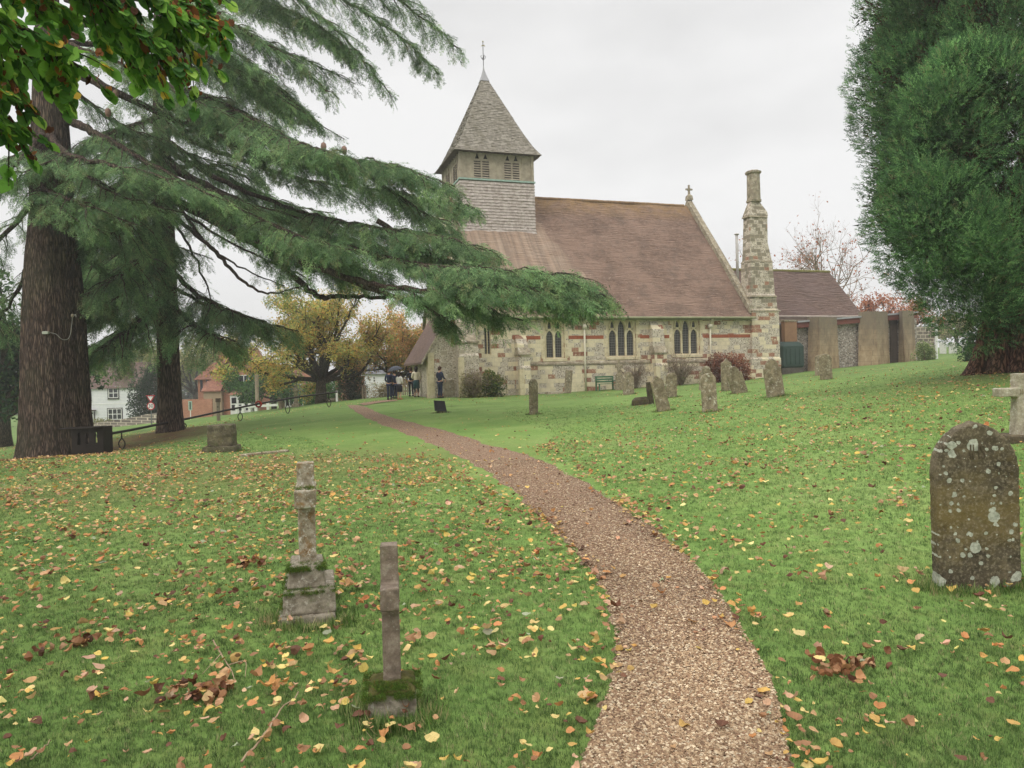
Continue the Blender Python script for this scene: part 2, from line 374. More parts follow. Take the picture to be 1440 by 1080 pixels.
LN = list(LCOL); LP = np.array([.14,.14,.14,.10,.20,.15,.07,.02,.04])
def dens(x, y):
    un, dn, k = path_uv(x, y)
    edge = np.exp(-((un - 1.0) / .10) ** 2) * 1.5 + np.exp(-((un + .02) / .13) ** 2) * 1.2
    edge *= (dn < PW[k] * .8)
    left = (un < 0) | (x < -1)
    d = np.where(left, 125., 64.) * np.where(y > 9, 1.0, .9)
    d = np.where((un > .12) & (un < .88), 11, d) + edge * 130
    d *= np.exp(-(np.maximum(y - 9, 0) / 8.5) ** 1.6) * .93 + .06
    d += 10 * blob(x, y, T1, 6, 3.5) + 14 * blob(x, y, gp(430, 645), 5, 2) + 7 * blob(x, y, gp(1080, 655), 5, 3)
    cl = .5 + .5 * np.sin(x * 2.1 + 1.7 * np.sin(y * 1.3)) * np.sin(y * 2.3 + x)
    return d * (.45 + 1.15 * cl ** 1.5)
N = 560000
dep = 2.0 + 46 * rng.random(N) ** 1.6; hw = dep * .72 + 1.5; x = (rng.random(N) * 2 - 1) * hw
# accept with ratio density / sample density
acc = rng.random(N) < dens(x, dep) / np.maximum(1 / (1.6 * np.maximum((dep - 2) / 46, 1e-3) ** (.6 / 1.6) * 46) / (2 * hw) * N, 1e-6)
x, dep = x[acc], dep[acc]; k = np.nonzero(rng.random(len(x)) < .42)[0]; s_ = rng.integers(0, len(x), len(k)); s_ = s_[np.argsort(dep[s_])]; k = k[np.argsort(dep[k])]; x[k] = x[s_] + rng.normal(0, .07, len(k)); dep[k] = dep[s_] + rng.normal(0, .07, len(k)); o = np.argsort(dep); x, dep = x[o], dep[o]; N = len(x)
print('leaves', N)
un, dn, kn = path_uv(x, dep); onp = (un > 0.0) & (un < 1.0) & (dn < PW[kn] * .8)
z = H(x, dep) + np.where(onp, .034, .042)
an = rng.random(N) * 6.28; X = np.stack([np.cos(an), np.sin(an), rng.normal(0, .22, N)], 1); Z = np.array((0, 0, 1.)) + rng.normal(0, .28, (N, 3))
Z[rng.random(N) < .3, 2] *= -1
sz = (rng.gamma(6, .0066, N)).clip(.014, .08) * np.where(dep < 3.5, .9, 1); ti = rng.integers(0, len(LT), N); ci = rng.choice(len(LN), N, p=LP)
crisp = np.array([.3,1,.6,1.6,.6,.4,1.4,1.8])[ti]
ci = np.where((crisp > 1.2) & (rng.random(N) < .6), rng.choice([3,4,5,6,8], N), ci)
z += sz * .12 * crisp
inview = np.abs(x / dep) < .70; solo = np.zeros(N, bool); solo[np.nonzero(inview & (dep > 2.7))[0][:300]] = True
Vs, Cs = [], []
for k in range(len(LT)):
    s = np.nonzero((ti == k) & ~solo)[0]
    Vs.append(scatter(LT[k], np.stack([x, dep, z], 1)[s], X[s], Z[s], sz[s])); m = LT[k].shape[0] * 3
    cc = np.array([L(LCOL[n]) for n in LN])[ci[s]] * (1 + rng.normal(0, .15, (len(s), 1))).clip(.5, 1.5) * (1 + rng.normal(0, .05, (len(s), 3)))
    Cs.append(np.repeat(cc, m, 0) * (1 + rng.normal(0, .07, (len(s) * m, 1))))
V = np.vstack(Vs); tag(mesh('fallen_leaves', V, tris(V), M['litter'], None, False, np.vstack(Cs)), 'yellow and brown autumn leaves strewn over the grass', kind='stuff')
lib = {}
SH = ['flat', 'cupped', 'arched', 'curled', 'bent', 'flat', 'rolled', 'crumpled']
for q in np.nonzero(solo)[0]:
    k, cname = int(ti[q]), LN[ci[q]]
    if (k, cname) not in lib:
        tv = LT[k].reshape(-1, 3); bs = np.array(L(LCOL[cname]))
        w = (1 + np.random.default_rng(k).normal(0, .08, (len(tv), 1))) * (1 - .18 * (np.abs(tv[:, 1:2]) < .03))
        ob = mesh('fallen_leaf', tv, tris(tv), M['litter'], None, False, bs * w); lib[(k, cname)] = ob
    else:
        ob = lib[(k, cname)].copy(); COL.objects.link(ob)
    fx = unit(X[q]); fy = unit(np.cross(Z[q], fx)); fz = np.cross(fx, fy)
    ob.matrix_world = Matrix.Translation((x[q], dep[q], z[q])) @ Matrix((fx, fy, fz)).transposed().to_4x4() @ Matrix.Scale(sz[q], 4)
    where = 'on the gravel path' if onp[q] else ('on grass left of the path' if un[q] < .5 else 'on grass right of the path')
    row = 'in the front row' if dep[q] < 3.3 else ('near the slender cross' if abs(x[q] + .6) < .5 and not onp[q] else 'close to camera')
    size = 'small' if sz[q] < .05 else ('large' if sz[q] > .07 else 'medium')
    tag(ob, f'{size} {SH[k]} {cname} leaf lying {where}, {row}', 'leaf', 'fallen leaves closest to the camera')
EL = [px_ for px_ in ((545,583),(600,575),(690,567),(760,564),(812,560),(880,553),(960,547),(1040,541),(1100,536),(1208,524),(1300,513),(1375,506))]
EP = smooth_path([gp(*q) for q in EL], 120); nn = unit(np.cross(np.gradient(EP, axis=0), (0, 0, 1))); wv = (.05 + .03 * np.sin(np.arange(120) * 1.7))[:, None]
EV = np.vstack([EP + nn * wv, EP - nn * wv]); EV[:, 2] = H(EV[:, 0], EV[:, 1]) + .02
tag(mesh('ground_edging', EV, np.array([(k, k+1, 121+k, 120+k) for k in range(119)], np.int32), plain('bare_soil', '4d4a30', .95, .3, 6)), kind='structure')
# heaps of dead leaf clusters and twigs
def leaf_clump(px, py, n, r0, label):
    g = gp(px, py); P = g + np.stack([rng.normal(0, r0 * 1.15, n), rng.normal(0, r0, n), np.abs(rng.normal(.01, r0 * .2, n)) + .025], 1)
    P[:, 2] = H(P[:, 0], P[:, 1]) + (P[:, 2] - g[2])
    V = np.vstack([scatter(LT[q], P[w::3], rng.normal(0, 1, (len(P[w::3]), 3)), rng.normal(0, 1, (len(P[w::3]), 3)) + (0, 0, .6), rng.uniform(.035, .07, len(P[w::3]))) for w, q in enumerate((3, 6, 7))])
    cl = np.repeat(pal(n, ['6b452f','855a3d','a87d58','54382a','b08a66','936a4c'], .2), LT[7].shape[0] * 3, 0)
    tag(mesh('leaf_clump', V, tris(V), M['litter'], None, False, cl), label, 'leaf clump', 'clumps of dead brown leaves on the grass', 'stuff')
leaf_clump(1190, 945, 44, .085, 'brown clump of dead leaves on the grass right of the path')
leaf_clump(285, 980, 32, .08, 'brown clump of dead leaves beside forked twig on left lawn')
leaf_clump(100, 912, 28, .09, 'reddish brown clump of dead leaves at far left of lawn')
leaf_clump(352, 795, 26, .09, 'small brown clump of dead leaves left of the mossy stepped cross')
def twig(pts, r, label, br=()):
    P = smooth_path([gp(*q) + np.array((0, 0, .035)) for q in pts], 14); P[:, 2] += rng.normal(0, .004, 14)
    m = MB().tube(P, np.linspace(r, r * .5, 14), 5)
    for q in br:
        Q = smooth_path([gp(*s) + np.array((0, 0, .04)) for s in q], 8); m.tube(Q, np.linspace(r * .7, r * .3, 8), 5)
    tag(m.build('fallen_twig', plain('pale_twig', 'a08a70', .85, .2, 30), None, True), label, 'twig', 'fallen twigs on the left lawn')
twig([(340,1082),(375,1040),(398,1005),(420,985)], .006, 'long pale twig on grass left of the slender brown cross', [[(385,1022),(376,1050)]])
twig([(300,908),(312,930),(322,945),(330,965)], .005, 'forked brown twig lying beside dead leaf clump', [[(312,928),(285,958)],[(322,945),(345,940),(345,962)]])
twig([(44,1080),(58,1066),(72,1052)], .004, 'short pale twig at bottom left corner of lawn')
# ================================================================== CHURCH
TH = math.radians(18); CO, SI = math.cos(TH), math.sin(TH)
X0, Y0 = at(880, 540, 50)[0], 50.0
def ch(px, py, n=0.0):                                      # photo pixel -> (along wall, height) on the plane n behind the south wall
    r = ray(px, py)                                         # r*d = (X0 + t C - n S, Y0 + t S + n C)
    A = np.array([[r[0], -CO], [1.0, -SI]]); d, t = np.linalg.solve(A, [X0 - n * SI, Y0 + n * CO])
    return t, EYE + r[2] * d
def chw(t, n, z=0): return np.array((X0 + t * CO - n * SI, Y0 + t * SI + n * CO, z))
def chg(t, n): q = chw(t, n); return h1(q[0], q[1])
church = thing('church', 'old stone church with a shingled bell tower, steep tiled roof and tall chimney', 'church', (X0, Y0, 0), TH)

def wall_mat(name, cream, pale, flint_w, red_w, cellw=.42, cellh=.24):
    b = NB(name); o = b.xyz(b.co()); w = b.noise(1.3, None, 3, .6, 1); wx = b.xyz(w)
    uu = b.m_('ADD', b.m_('ADD', o[0], o[1]), b.m_('MULTIPLY', wx[0], .12)); vv = b.m_('ADD', o[2], b.m_('MULTIPLY', wx[1], .08))
    row = b.m_('FLOOR', b.m_('DIVIDE', vv, cellh)); sh = b.m_('MULTIPLY', b.n('TexWhiteNoise', {'W': row}, noise_dimensions='1D').outputs[0], 9.)
    cu = b.m_('ADD', b.m_('DIVIDE', uu, cellw), sh); col = b.m_('FLOOR', cu)
    rn = b.n('TexWhiteNoise', {0: b.vec(col, row, 0.)}, noise_dimensions='2D'); rv = rn.outputs['Value']; rc = b.xyz(rn.outputs['Color'])
    fl = b.ramp(b.xyz(b.vor(13, None, 'Color'))[0], (.0, '4a413b'), (.25, '93867a'), (.45, 'd0c6b8'), (.62, '74685e'), (.8, 'b3a69a'), (1., 'e2dbd0'))
    fl = b.mix(b.ramp(b.vor(13), (.3, 0.), (.65, .8)), fl, 'cdc1ab')
    cr = b.mix(rc[0], cream, pale); cr = b.mix(b.ramp(b.noise(5, None, 5), (.4, 0.), (.75, .45)), cr, 'a79a80')
    rd = b.mix(rc[1], '875744', 'a0735c'); rd = b.mix(b.ramp(b.noise(9), (.45, 0.), (.7, .5)), rd, 'c2ae92')
    c = b.mix(b.m_('LESS_THAN', rv, flint_w), cr, fl)
    c = b.mix(b.m_('MULTIPLY', b.m_('GREATER_THAN', rv, 1 - red_w), b.ramp(b.noise(6, None, 3), (.32, 0.), (.42, 1.))), c, rd)
    fu = b.m_('ABSOLUTE', b.m_('SUBTRACT', b.m_('FRACT', cu), .5)); fv = b.m_('ABSOLUTE', b.m_('SUBTRACT', b.m_('FRACT', b.m_('DIVIDE', vv, cellh)), .5))
    mo = b.m_('MAXIMUM', b.m_('GREATER_THAN', fu, .47), b.m_('GREATER_THAN', fv, .455))
    c = b.mix(b.m_('MULTIPLY', mo, .55), c, 'c6baa2')
    c = b.mix(b.ramp(b.noise(.45, None, 7, .7), (.5, 0.), (.75, .45)), c, '8f8474')
    c = b.mix(b.ramp(b.noise(1.7, None, 6, .8), (.58, 0.), (.70, .6)), c, '6c655a')
    return b.end(c, .95, b.m_('ADD', b.noise(22, None, 5, .7), b.m_('MULTIPLY', mo, -.5)), .6, .03)
M['rubble'] = wall_mat('flint_and_stone_walling', 'e4d6b4', 'dccfb2', .42, .15, .52, .29)
M['rubble2'] = wall_mat('flint_rubble_walling', 'b8ad98', 'a59a88', .82, .05, .4, .24)
M['ashlar'] = stone('cream_dressed_stone', 'd2c4a3', 'b9a988', 'ded2b6', 'c7bda6', 12, .12, .12)
M['ashlar_grey'] = stone('grey_weathered_stone', '978b76', '6d6454', 'b3a890', 'd0cbbb', 7, .30, .35)
M['redbrick_band'] = plain('red_brick_band', '97583f', .9, .25, 5, .4)
def roof_mat(name, cols, lich, stain=True):
    b = NB(name); co = b.co(); o = b.xyz(co)
    v = b.vm('MULTIPLY', co, (5.5, 5.5, 12.))
    c = b.ramp(b.xyz(b.vor(1., v, 'Color'))[0], (0, cols[0]), (.35, cols[1]), (.7, cols[2]), (1, cols[3]))
    c = b.mix(b.ramp(b.noise(.38, None, 7, .7), (.42, 0.), (.6, .8)), c, cols[4])
    c = b.mix(b.ramp(b.noise(.8, b.vm('ADD', co, (7., 3., 2.)), 7, .75), (.5, 0.), (.66, .65)), c, '5d4e45')
    if stain:                                               # clean strip washed by run-off from the tower, with a slanting edge, and mossy streaks
        e = b.m_('ADD', o[0], b.m_('ADD', b.m_('MULTIPLY', o[1], .50), b.m_('MULTIPLY', b.noise(.8, None, 4), 1.4)))
        f = b.ramp(b.m_('ADD', b.m_('MULTIPLY', e, .12), .5), (.40, 1.), (.47, .75), (.49, .2), (.56, 0.))
        st = b.noise(1., b.vm('MULTIPLY', co, (3.2, .12, .12)), 4, .6)
        pl = b.mix(b.ramp(st, (.4, 0.), (.62, .7)), b.mix(b.ramp(b.noise(.9), (.35, 0.), (.65, 1.)), 'a58d78', 'b4a08c'), '75665a')
        c = b.mix(b.m_('MULTIPLY', f, .72), c, pl)
        mo = b.m_('MULTIPLY', b.ramp(b.m_('DIVIDE', o[2], 16.), (.84, 0.), (.935, 1.)), b.ramp(b.noise(1.6, None, 5), (.35, .2), (.6, 1.)))
        c = b.mix(b.m_('MULTIPLY', mo, .55), c, '9c7c48')
    lf = b.m_('GREATER_THAN', b.noise(3.2, b.vm('MULTIPLY', co, (1.6, 1., 5.)), 8, .85), .612)
    c = b.mix(b.m_('MULTIPLY', lf, .75), c, lich)
    return b.end(c, .95, b.noise(9, v, 3), .3, .02)
M['roof'] = roof_mat('old_clay_roof_tiles', ('624f44', '715b4e', '7f6859', '675348', '8a7263'), 'c4b8ac')
M['roof_plain'] = roof_mat('brown_roof_tiles', ('594840', '67544a', '715d53', '5f4c43', '685650'), 'b8a698', False)
def shingle_mat(name, a, c_, d, moss, lich):
    b = NB(name); co = b.co(); v = b.vm('MULTIPLY', co, (6.5, 6.5, 6.5))
    c = b.ramp(b.xyz(b.vor(1., v, 'Color'))[0], (0, a), (.5, c_), (1, d))
    c = b.mix(b.ramp(b.noise(1.2, b.vm('MULTIPLY', co, (1., 1., .35)), 7, .75), (.52, 0.), (.68, .65)), c, moss)
    c = b.mix(b.ramp(b.noise(5, None, 8, .85), (.60, 0.), (.66, .7)), c, lich)
    return b.end(c, .9, b.noise(9, v), .4, .02)
M['shingle_pale'] = shingle_mat('silvered_wood_shingles', 'a1948c', 'b2a69f', 'bfb4ad', '9c8f86', '85786f')
M['shingle_dark'] = shingle_mat('mossy_brown_shingles', '767064', '878074', '989185', '655f4a', 'bab4a6')
M['oak'] = plain('silvered_oak_boards', '9f9482', .9, .28, 2.5, .4)
M['oak_dark'] = plain('dark_oak', '51463b', .9, .25, 3, .3)
M['copper'] = plain('verdigris_copper', '93ab9f', .7, .2, 5)
b = NB('leaded_glass'); o = b.xyz(b.co())
gx_ = b.m_('ABSOLUTE', b.m_('SUBTRACT', b.m_('FRACT', b.m_('DIVIDE', o[0], .13)), .5)); gz_ = b.m_('ABSOLUTE', b.m_('SUBTRACT', b.m_('FRACT', b.m_('DIVIDE', o[2], .17)), .5))
ln = b.m_('MAXIMUM', b.m_('GREATER_THAN', gx_, .43), b.m_('GREATER_THAN', gz_, .45))
M['leaded'] = b.end(b.mix(b.m_('MULTIPLY', ln, .8), b.ramp(b.noise(7), (.3, '1f1d1b'), (.7, '3d3a36')), '8d8a84'), .3, b.noise(7), .2, .02)

ZE, ZR, NR = 5.9, 15.1, 7.7
SL = (ZR - ZE) / NR
TW = -10.6; TE = ch(1057, 480)[0]; zb = min(chg(t, -.5) for t in np.linspace(TW, TE, 9)) - .6
# window table: px left, right, y top, bottom, lights
WIN = [(766, 793.5, 448.5, 504, 2), (854.5, 894.5, 448, 501.5, 3), (946.5, 984, 447.5, 498.5, 3)]
wins = []; holes = []
for a, c, y0, y1, k in WIN:
    t0, t1 = ch(a, 475)[0], ch(c, 475)[0]; z1, z0 = ch((a + c) / 2, y0)[1], ch((a + c) / 2, y1)[1]
    wins.append((t0, t1, z0, z1, k)); holes.append([(t0, z0), (t1, z0), (t1, z1), (t0, z1)])
lt0, lt1 = ch(681, 480)[0], ch(690.5, 480)[0]; lz1, lz0 = ch(686, 455)[1], ch(686, 499)[1]
def lancet(c, w, z0, z1, h=None, k=7):
    h = h or w * 1.05; zs = z1 - h; P = [(c - w/2, z0), (c + w/2, z0), (c + w/2, zs)]
    for i in range(1, k): a = i / k; P.append((c + w/2 * math.cos(a * PI/2) ** 1.25, zs + h * math.sin(a * PI/2) ** .95))
    P.append((c, z1))
    for i in range(k - 1, 0, -1): a = i / k; P.append((c - w/2 * math.cos(a * PI/2) ** 1.25, zs + h * math.sin(a * PI/2) ** .95))
    P.append((c - w/2, zs)); return P
m = MB()
m.plate([(TW, zb), (TE, zb), (TE, ZE - .05), (TW, ZE - .05)], holes + [lancet((lt0+lt1)/2, lt1-lt0, lz0, lz1)], 0, .55)
m.plate([(TW, zb), (TE, zb), (TE, ZE - .05), (TW, ZE - .05)], [], 14.9, 15.4)
gab = lambda o: [(0.56, zb), (14.89, zb), (14.89, ZE - .05), (NR, ZR - .25), (.56, ZE - .05 + .3)]
for t in (TW, TE - .5):                                      # gable walls lie across: build as plate then rotate
    q = MB().plate([(a, z) for a, z in gab(0)], [], 0, .5)
    for k in range(len(q.V)): q.V[k] = np.stack([t + q.V[k][:, 1], q.V[k][:, 0], q.V[k][:, 2]], 1)
    m.add(np.vstack(q.V), [f[::-1] for f in q.F])
m.build('wall', M['rubble'], church)
# windows
def win_part(t0, t1, z0, z1, k):
    w = t1 - t0; mt = MB(); lw = (w - .16) / k; hs = []
    for i in range(k):
        c = t0 + .08 + lw * (i + .5); ow = lw - .13
        if k == 3 and i == 1: hs.append(lancet(c, ow, z0 + .07, z1 - .14, ow * 1.5))
        else:
            top = z0 + (z1 - z0) * .70; hs.append(lancet(c, ow, z0 + .07, top, ow * .95))
            for dx, s in ((0, 1),):
                hs.append(lancet(c, ow * .50, top + .14, z1 - .16, ow * .75, 4))
            hs.append([(c - ow*.42, top - .02), (c - ow*.22, top + .05), (c - ow*.42, top + .13)]); hs.append([(c + ow*.42, top - .02), (c + ow*.42, top + .13), (c + ow*.22, top + .05)])
    mt.plate([(t0 + .002, z0 + .002), (t1 - .002, z0 + .002), (t1 - .002, z1 - .002), (t0 + .002, z1 - .002)], hs, .10, .26)
    wo = mt.build('window', M['ashlar'], church)
    for i in range(k):                                       # moulded hood arches above each light
        c = t0 + .08 + lw * (i + .5); A = lancet(c, lw - .05, z1 - lw * 1.5, z1 - .05, lw * 1.2)
        P = [(p[0], .075, p[1]) for p in A[2:]]
        MB().tube(P, .04, 5).build('tracery_arch', M['ashlar'], wo)
    MB().box(t0 + .03, t1 - .03, .20, .21, z0 + .03, z1 - .05).build('pane', M['leaded'], wo)
    s = MB(); fr = .17
    s.box(t0 - fr, t1 + fr, -.05, .12, z0 - .2, z0 - .004); s.build('sill', M['ashlar'], wo, bevel=.02)
    s = MB(); zz = z0
    while zz < z1 + .1:                                      # toothed quoin blocks up both jambs
        hh = min(.30, z1 + .12 - zz); e = .10 if int((zz - z0) / .3) % 2 else .26
        s.box(t0 - e, t0 - .002, -.022, .1, zz, zz + hh - .012); s.box(t1 + .002, t1 + e, -.022, .1, zz, zz + hh - .012); zz += .30
    s.box(t0 - .2, t1 + .2, -.024, .1, z1 + .004, z1 + .16); s.build('frame', M['ashlar'], wo)
for q in wins: win_part(*q)
c = (lt0 + lt1) / 2; w = lt1 - lt0
wo = MB().plate(lancet(c, w - .004, lz0 + .002, lz1 - .004), [lancet(c - w*.235, w*.34, lz0 + .07, lz1 - .25), lancet(c + w*.235, w*.34, lz0 + .07, lz1 - .25)], .1, .25).build('window', M['ashlar'], church)
MB().box(c - w/2 + .02, c + w/2 - .02, .19, .2, lz0 + .05, lz1 - .15).build('pane', M['leaded'], wo)
# red brick band, string course, quoins
def between(t0, t1, cuts):
    e = [t0] + [x for c in cuts for x in c] + [t1]; return [(e[i], e[i+1]) for i in range(0, len(e), 2) if e[i+1] - e[i] > .05]
zr_ = ch(870, 474)[1]; cuts = [(a - .3, c + .3) for a, c, *_ in wins]
for a, c in between(ch(722, 476)[0], TE - .02, cuts): MB().box(a, c, -.008, .1, zr_ - .11, zr_ + .12).build('brick_band', M['redbrick_band'], church)
zs_ = ch(870, 509)[1]; m = MB()
ts = ch(743, 510)[0]
m.loft([[(t, -.16, zs_ - .12), (t, .1, zs_ - .12), (t, .1, zs_ + .1), (t, -.02, zs_ + .1), (t, -.16, zs_ - .02)] for t in (ts, TE - .01)])
m.build('string_course', M['ashlar_grey'], church)
m = MB(); m.box(ts, TE - .012, -.10, .05, zb, zs_ - .13); m.build('plinth', M['rubble'], church)
# buttresses
def buttress(t0, t1, dep, ztop, zmid, label=None, mat='rubble'):
    m = MB(); g = min(chg(t0, -dep), chg(t1, -dep)) - .4
    def sec(z, d): return [(t0, -d, z), (t1, -d, z), (t1, .05, z), (t0, .05, z)]
    m.loft([sec(g, dep + .1), sec(zmid - .8, dep + .1), sec(zmid - .65, dep), sec(zmid, dep), sec(zmid + .45, dep * .62), sec(ztop - .6, dep * .62), sec(ztop, .06)])
    o = m.build('buttress', M[mat], church)
    MB().loft([[(t0 - .06, -dep - .08, zmid - .02), (t1 + .06, -dep - .08, zmid - .02), (t1 + .06, -.03, zmid - .02), (t0 - .06, -.03, zmid - .02)],
               [(t0 - .06, -dep - .08, zmid + .08), (t1 + .06, -dep - .08, zmid + .08), (t1 + .06, -.03, zmid + .08), (t0 - .06, -.03, zmid + .08)],
               [(t0 + .0, -dep * .63, zmid + .5), (t1 - .0, -dep * .63, zmid + .5), (t1 - .0, -.03, zmid + .5), (t0 + .0, -.03, zmid + .5)]]).build('cap', M['ashlar_grey'], o)
    MB().box(t0 - .03, t0 + .28, -dep - .13, -dep + .2, g, zmid - .9).build('quoin', M['ashlar'], o)
a, c = ch(725, 520)[0], ch(740, 520)[0]; buttress(a, c, .8, ch(733, 472)[1], ch(733, 500)[1])
a, c = ch(914, 520)[0], ch(930, 520)[0]; buttress(a, c, .8, ch(922, 452)[1], ch(922, 497)[1])
a, c = ch(645, 520, -.9)[0], ch(672, 520, -.9)[0]; buttress(a, c, 1.1, ch(655, 440)[1], ch(655, 482, -1)[1], mat='rubble2')
# tiled roof: real courses
def courses(name, mat, corners, pitch, parent, lift=.028, du=.45, jit=.012, seed=1, ext=0):
    r = np.random.default_rng(seed); A, B, C_, D = [np.array(p, float) for p in corners]    # A,B eave left/right, C,D top right/left
    nrm = unit(np.cross(B - A, D - A)); Ls = np.linalg.norm(D - A); n = max(3, int(Ls / pitch)); V, F = [], []; o = 0
    for i in range(n):
        f0, f1 = i / n, (i + 1) / n + .004
        l0, r0, l1, r1 = A + (D-A)*f0, B + (C_-B)*f0, A + (D-A)*f1, B + (C_-B)*f1
        k = max(2, int(np.linalg.norm(r0 - l0) / du)); s = np.linspace(0, 1, k + 1)[:, None]; j = lambda a: r.normal(0, a, (k + 1, 1)) * nrm
        sg_ = lambda q: nrm * (.035 * np.sin(q[:, :1] * .8 + q[:, 2:] * .5 + seed) + .025 * np.sin(q[:, :1] * 1.9 - q[:, 2:] * 1.1)); a_, c_ = l0 + (r0 - l0) * s, l1 + (r1 - l1) * s; lo = a_ + sg_(a_) + nrm * lift + j(jit); V += [lo, lo - nrm * lift * 1.3, c_ + sg_(c_) + nrm * .006]
        for q in range(k):
            F += [(o+q, o+q+1, o+2*(k+1)+q+1, o+2*(k+1)+q), (o+(k+1)+q, o+(k+1)+q+1, o+q+1, o+q)]
        o += 3 * (k + 1)
    return mesh(name, np.vstack(V), F, mat, parent)
ev = -.42; TR = TE - .28
ro = courses('roof', M['roof'], [(TW + .28, ev, ZE + SL*ev), (TR + .04, ev, ZE + SL*ev), (TR + .04, NR, ZR), (TW + .28, NR, ZR)], (.11), church, .02, .45, .006)
# gentle sag-free back slope, ridge and gutter
MB().add([(TW, NR, ZR - .03), (TE, NR, ZR - .03), (TE, 15.9, ZE - .6), (TW, 15.9, ZE - .6)], [(3, 2, 1, 0)]).build('roof_slope', M['roof'], ro)
rm = MB(); q = TW + .3
while q < TR - .4:
    rm.tube([(q, NR, ZR + .02 + random.uniform(-.012, .012)), (q + .43, NR, ZR + .02 + random.uniform(-.012, .012))], .13, 8); q += .45
rm.build('ridge_tiles', M['roof'], ro)
gm = MB(); gm.tube([(TW + .2, ev - .06, ZE + SL*ev - .03), (TE - .0, ev - .06, ZE + SL*ev - .03)], .075, 8)
gm.box(TW + .1, TE - .01, -.24, -.004, ZE + SL*ev - .16, ZE + SL*ev - .02)
gm.build('gutter', plain('mossy_painted_gutter', '8f8f70', .7, .2, 3), church)
# east gable coping with cross
co_ = MB(); t0, t1 = TE - .30, TE + .14
for a0, a1 in (((-.2, ZE + SL * -.2 + .04), (NR, ZR + .04)), ((15.6, ZE - .2), (NR, ZR + .04))):
    P = []
    for f in np.linspace(0, 1, 9):
        n_ = a0[0] + (a1[0] - a0[0]) * f; z_ = a0[1] + (a1[1] - a0[1]) * f
        P.append([(t0, n_, z_), (t1, n_, z_), (t1, n_, z_ + .52 + random.uniform(-.02, .02)), ((t0 + t1) / 2, n_, z_ + .60), (t0, n_, z_ + .52)])
    co_.loft(P)
co = co_.build('gable_coping', M['ashlar_grey'], ro)
cm = MB(); tc = (t0 + t1) / 2; zc = ZR + .5
cm.loft([[(tc + sx*w_, NR + sy*w_, z) for sx, sy in ((-1,-1),(1,-1),(1,1),(-1,1))] for w_, z in ((.24, zc), (.20, zc + .35), (.07, zc + .5), (.06, zc + 1.25))])
cm.box(tc - .30, tc + .30, NR - .06, NR + .06, zc + .83, zc + .95); cm.box(tc - .1, tc + .1, NR - .08, NR + .08, zc + .80, zc + .98)
cm.build('gable_cross', M['ashlar_grey'], church)
cw = MB()
for a0, a1 in (((-.2, ZE - .2), (NR, ZR + .04)), ((15.6, ZE - .2), (NR, ZR + .04))):
    cw.loft([[(TW - .14, n_, z_), (TW + .3, n_, z_), (TW + .3, n_, z_ + .4), (TW - .14, n_, z_ + .4)] for n_, z_ in (a0, a1)])
cw.build('gable_coping', M['ashlar_grey'], ro)
# down pipes
for px, y0, y1 in ((821, 440, 547), (997.5, 437, 512)):
    t = ch(px, 480)[0]; z1, z0 = ZE + SL*ev - .12, (chg(t, -.2) if px < 900 else zs_ - .9)
    m = MB().rod((t, -.14, z0), (t, -.14, z1 - .35), .065, 8).tube([(t, -.14, z1 - .35), (t + .05, -.25, z1 - .1), (t + .08, -.42, z1 + .05)], .06, 8)
    m.box(t - .13, t + .13, -.26, -.02, z1 - .62, z1 - .34)
    m.build('downpipe', plain('cream_painted_pipe', 'd2cab4', .6, .08, 3), church, True)
# chimney stack on the corner
def chsec(py, xl, xr, n0, n1):
    tl, z = ch(xl, py, n0); tr, _ = ch(xr, py, n0); return [(tl, n0, z), (tr, n0, z), (tr, n1, z), (tl, n1, z)]
g0 = ch(1077, 552, -.3)[1]
m = MB(); m.loft([chsec(552, 1057.5, 1099, -.32, 1.9), chsec(505, 1057.5, 1098.5, -.32, 1.9), chsec(503, 1058.5, 1097, -.25, 1.9), chsec(440, 1057.5, 1095.5, -.25, 1.9), chsec(436, 1057, 1095, -.25, 1.9), chsec(434, 1057.5, 1094, -.2, 1.9)])
stk = m.build('chimney_stack', M['rubble'], church)
m = MB(); m.loft([chsec(434, 1057.5, 1093, -.17, 1.1), chsec(418, 1057, 1091.5, -.17, 1.1), chsec(413, 1056.5, 1089.5, -.05, 1.15), chsec(370, 1055.5, 1086.5, -.05, 1.1), chsec(364, 1055.5, 1085, .0, 1.0), chsec(340, 1055, 1079.5, .08, .95), chsec(304, 1054, 1079, .12, .85), chsec(301, 1053.5, 1080, .10, .88), chsec(296, 1054, 1078.5, .15, .8), chsec(283, 1056, 1068, .3, .66)])
m.build('chimney_shaft', wall_mat('lichened_chimney_rubble', '9a8f7d', '7d7565', .66, .06, .4, .26), stk)
m = MB(); 
for py_, w_ in ((436.5, .10), (416, .07), (366.5, .06), (303, .05)):
    a = chsec(py_, 1057 if py_ > 400 else (1055.5 if py_ > 320 else 1054), 1095 if py_ > 430 else (1091 if py_ > 400 else (1085 if py_ > 320 else 1079.5)), -.2 if py_ > 400 else 0, 1.12 if py_ > 400 else 1.05)
    z = a[0][2]; hi = py_ < 320; MB().box(a[0][0] - w_, a[1][0] + w_, a[0][1] - w_ + (.1 if hi else 0), (.9 if hi else a[2][1] + w_), z - .07, z + .05, .04, .04).build('ledge', M['ashlar_grey'], stk)
tl, z0_ = ch(1051.5, 284, .5); tr, _ = ch(1068.5, 284, .5); zt = ch(1058, 242, .5)[1]; tc, rr = (tl + tr) / 2, (tr - tl) / 2 * .93
m = MB(); m.lathe([(rr * 1.12, z0_), (rr * 1.12, z0_ + .15), (rr, z0_ + .2), (rr * .95, zt - .2), (rr * 1.18, zt - .12), (rr * 1.22, zt), (rr * .9, zt + .08)], 8, (tc, .5, 0))
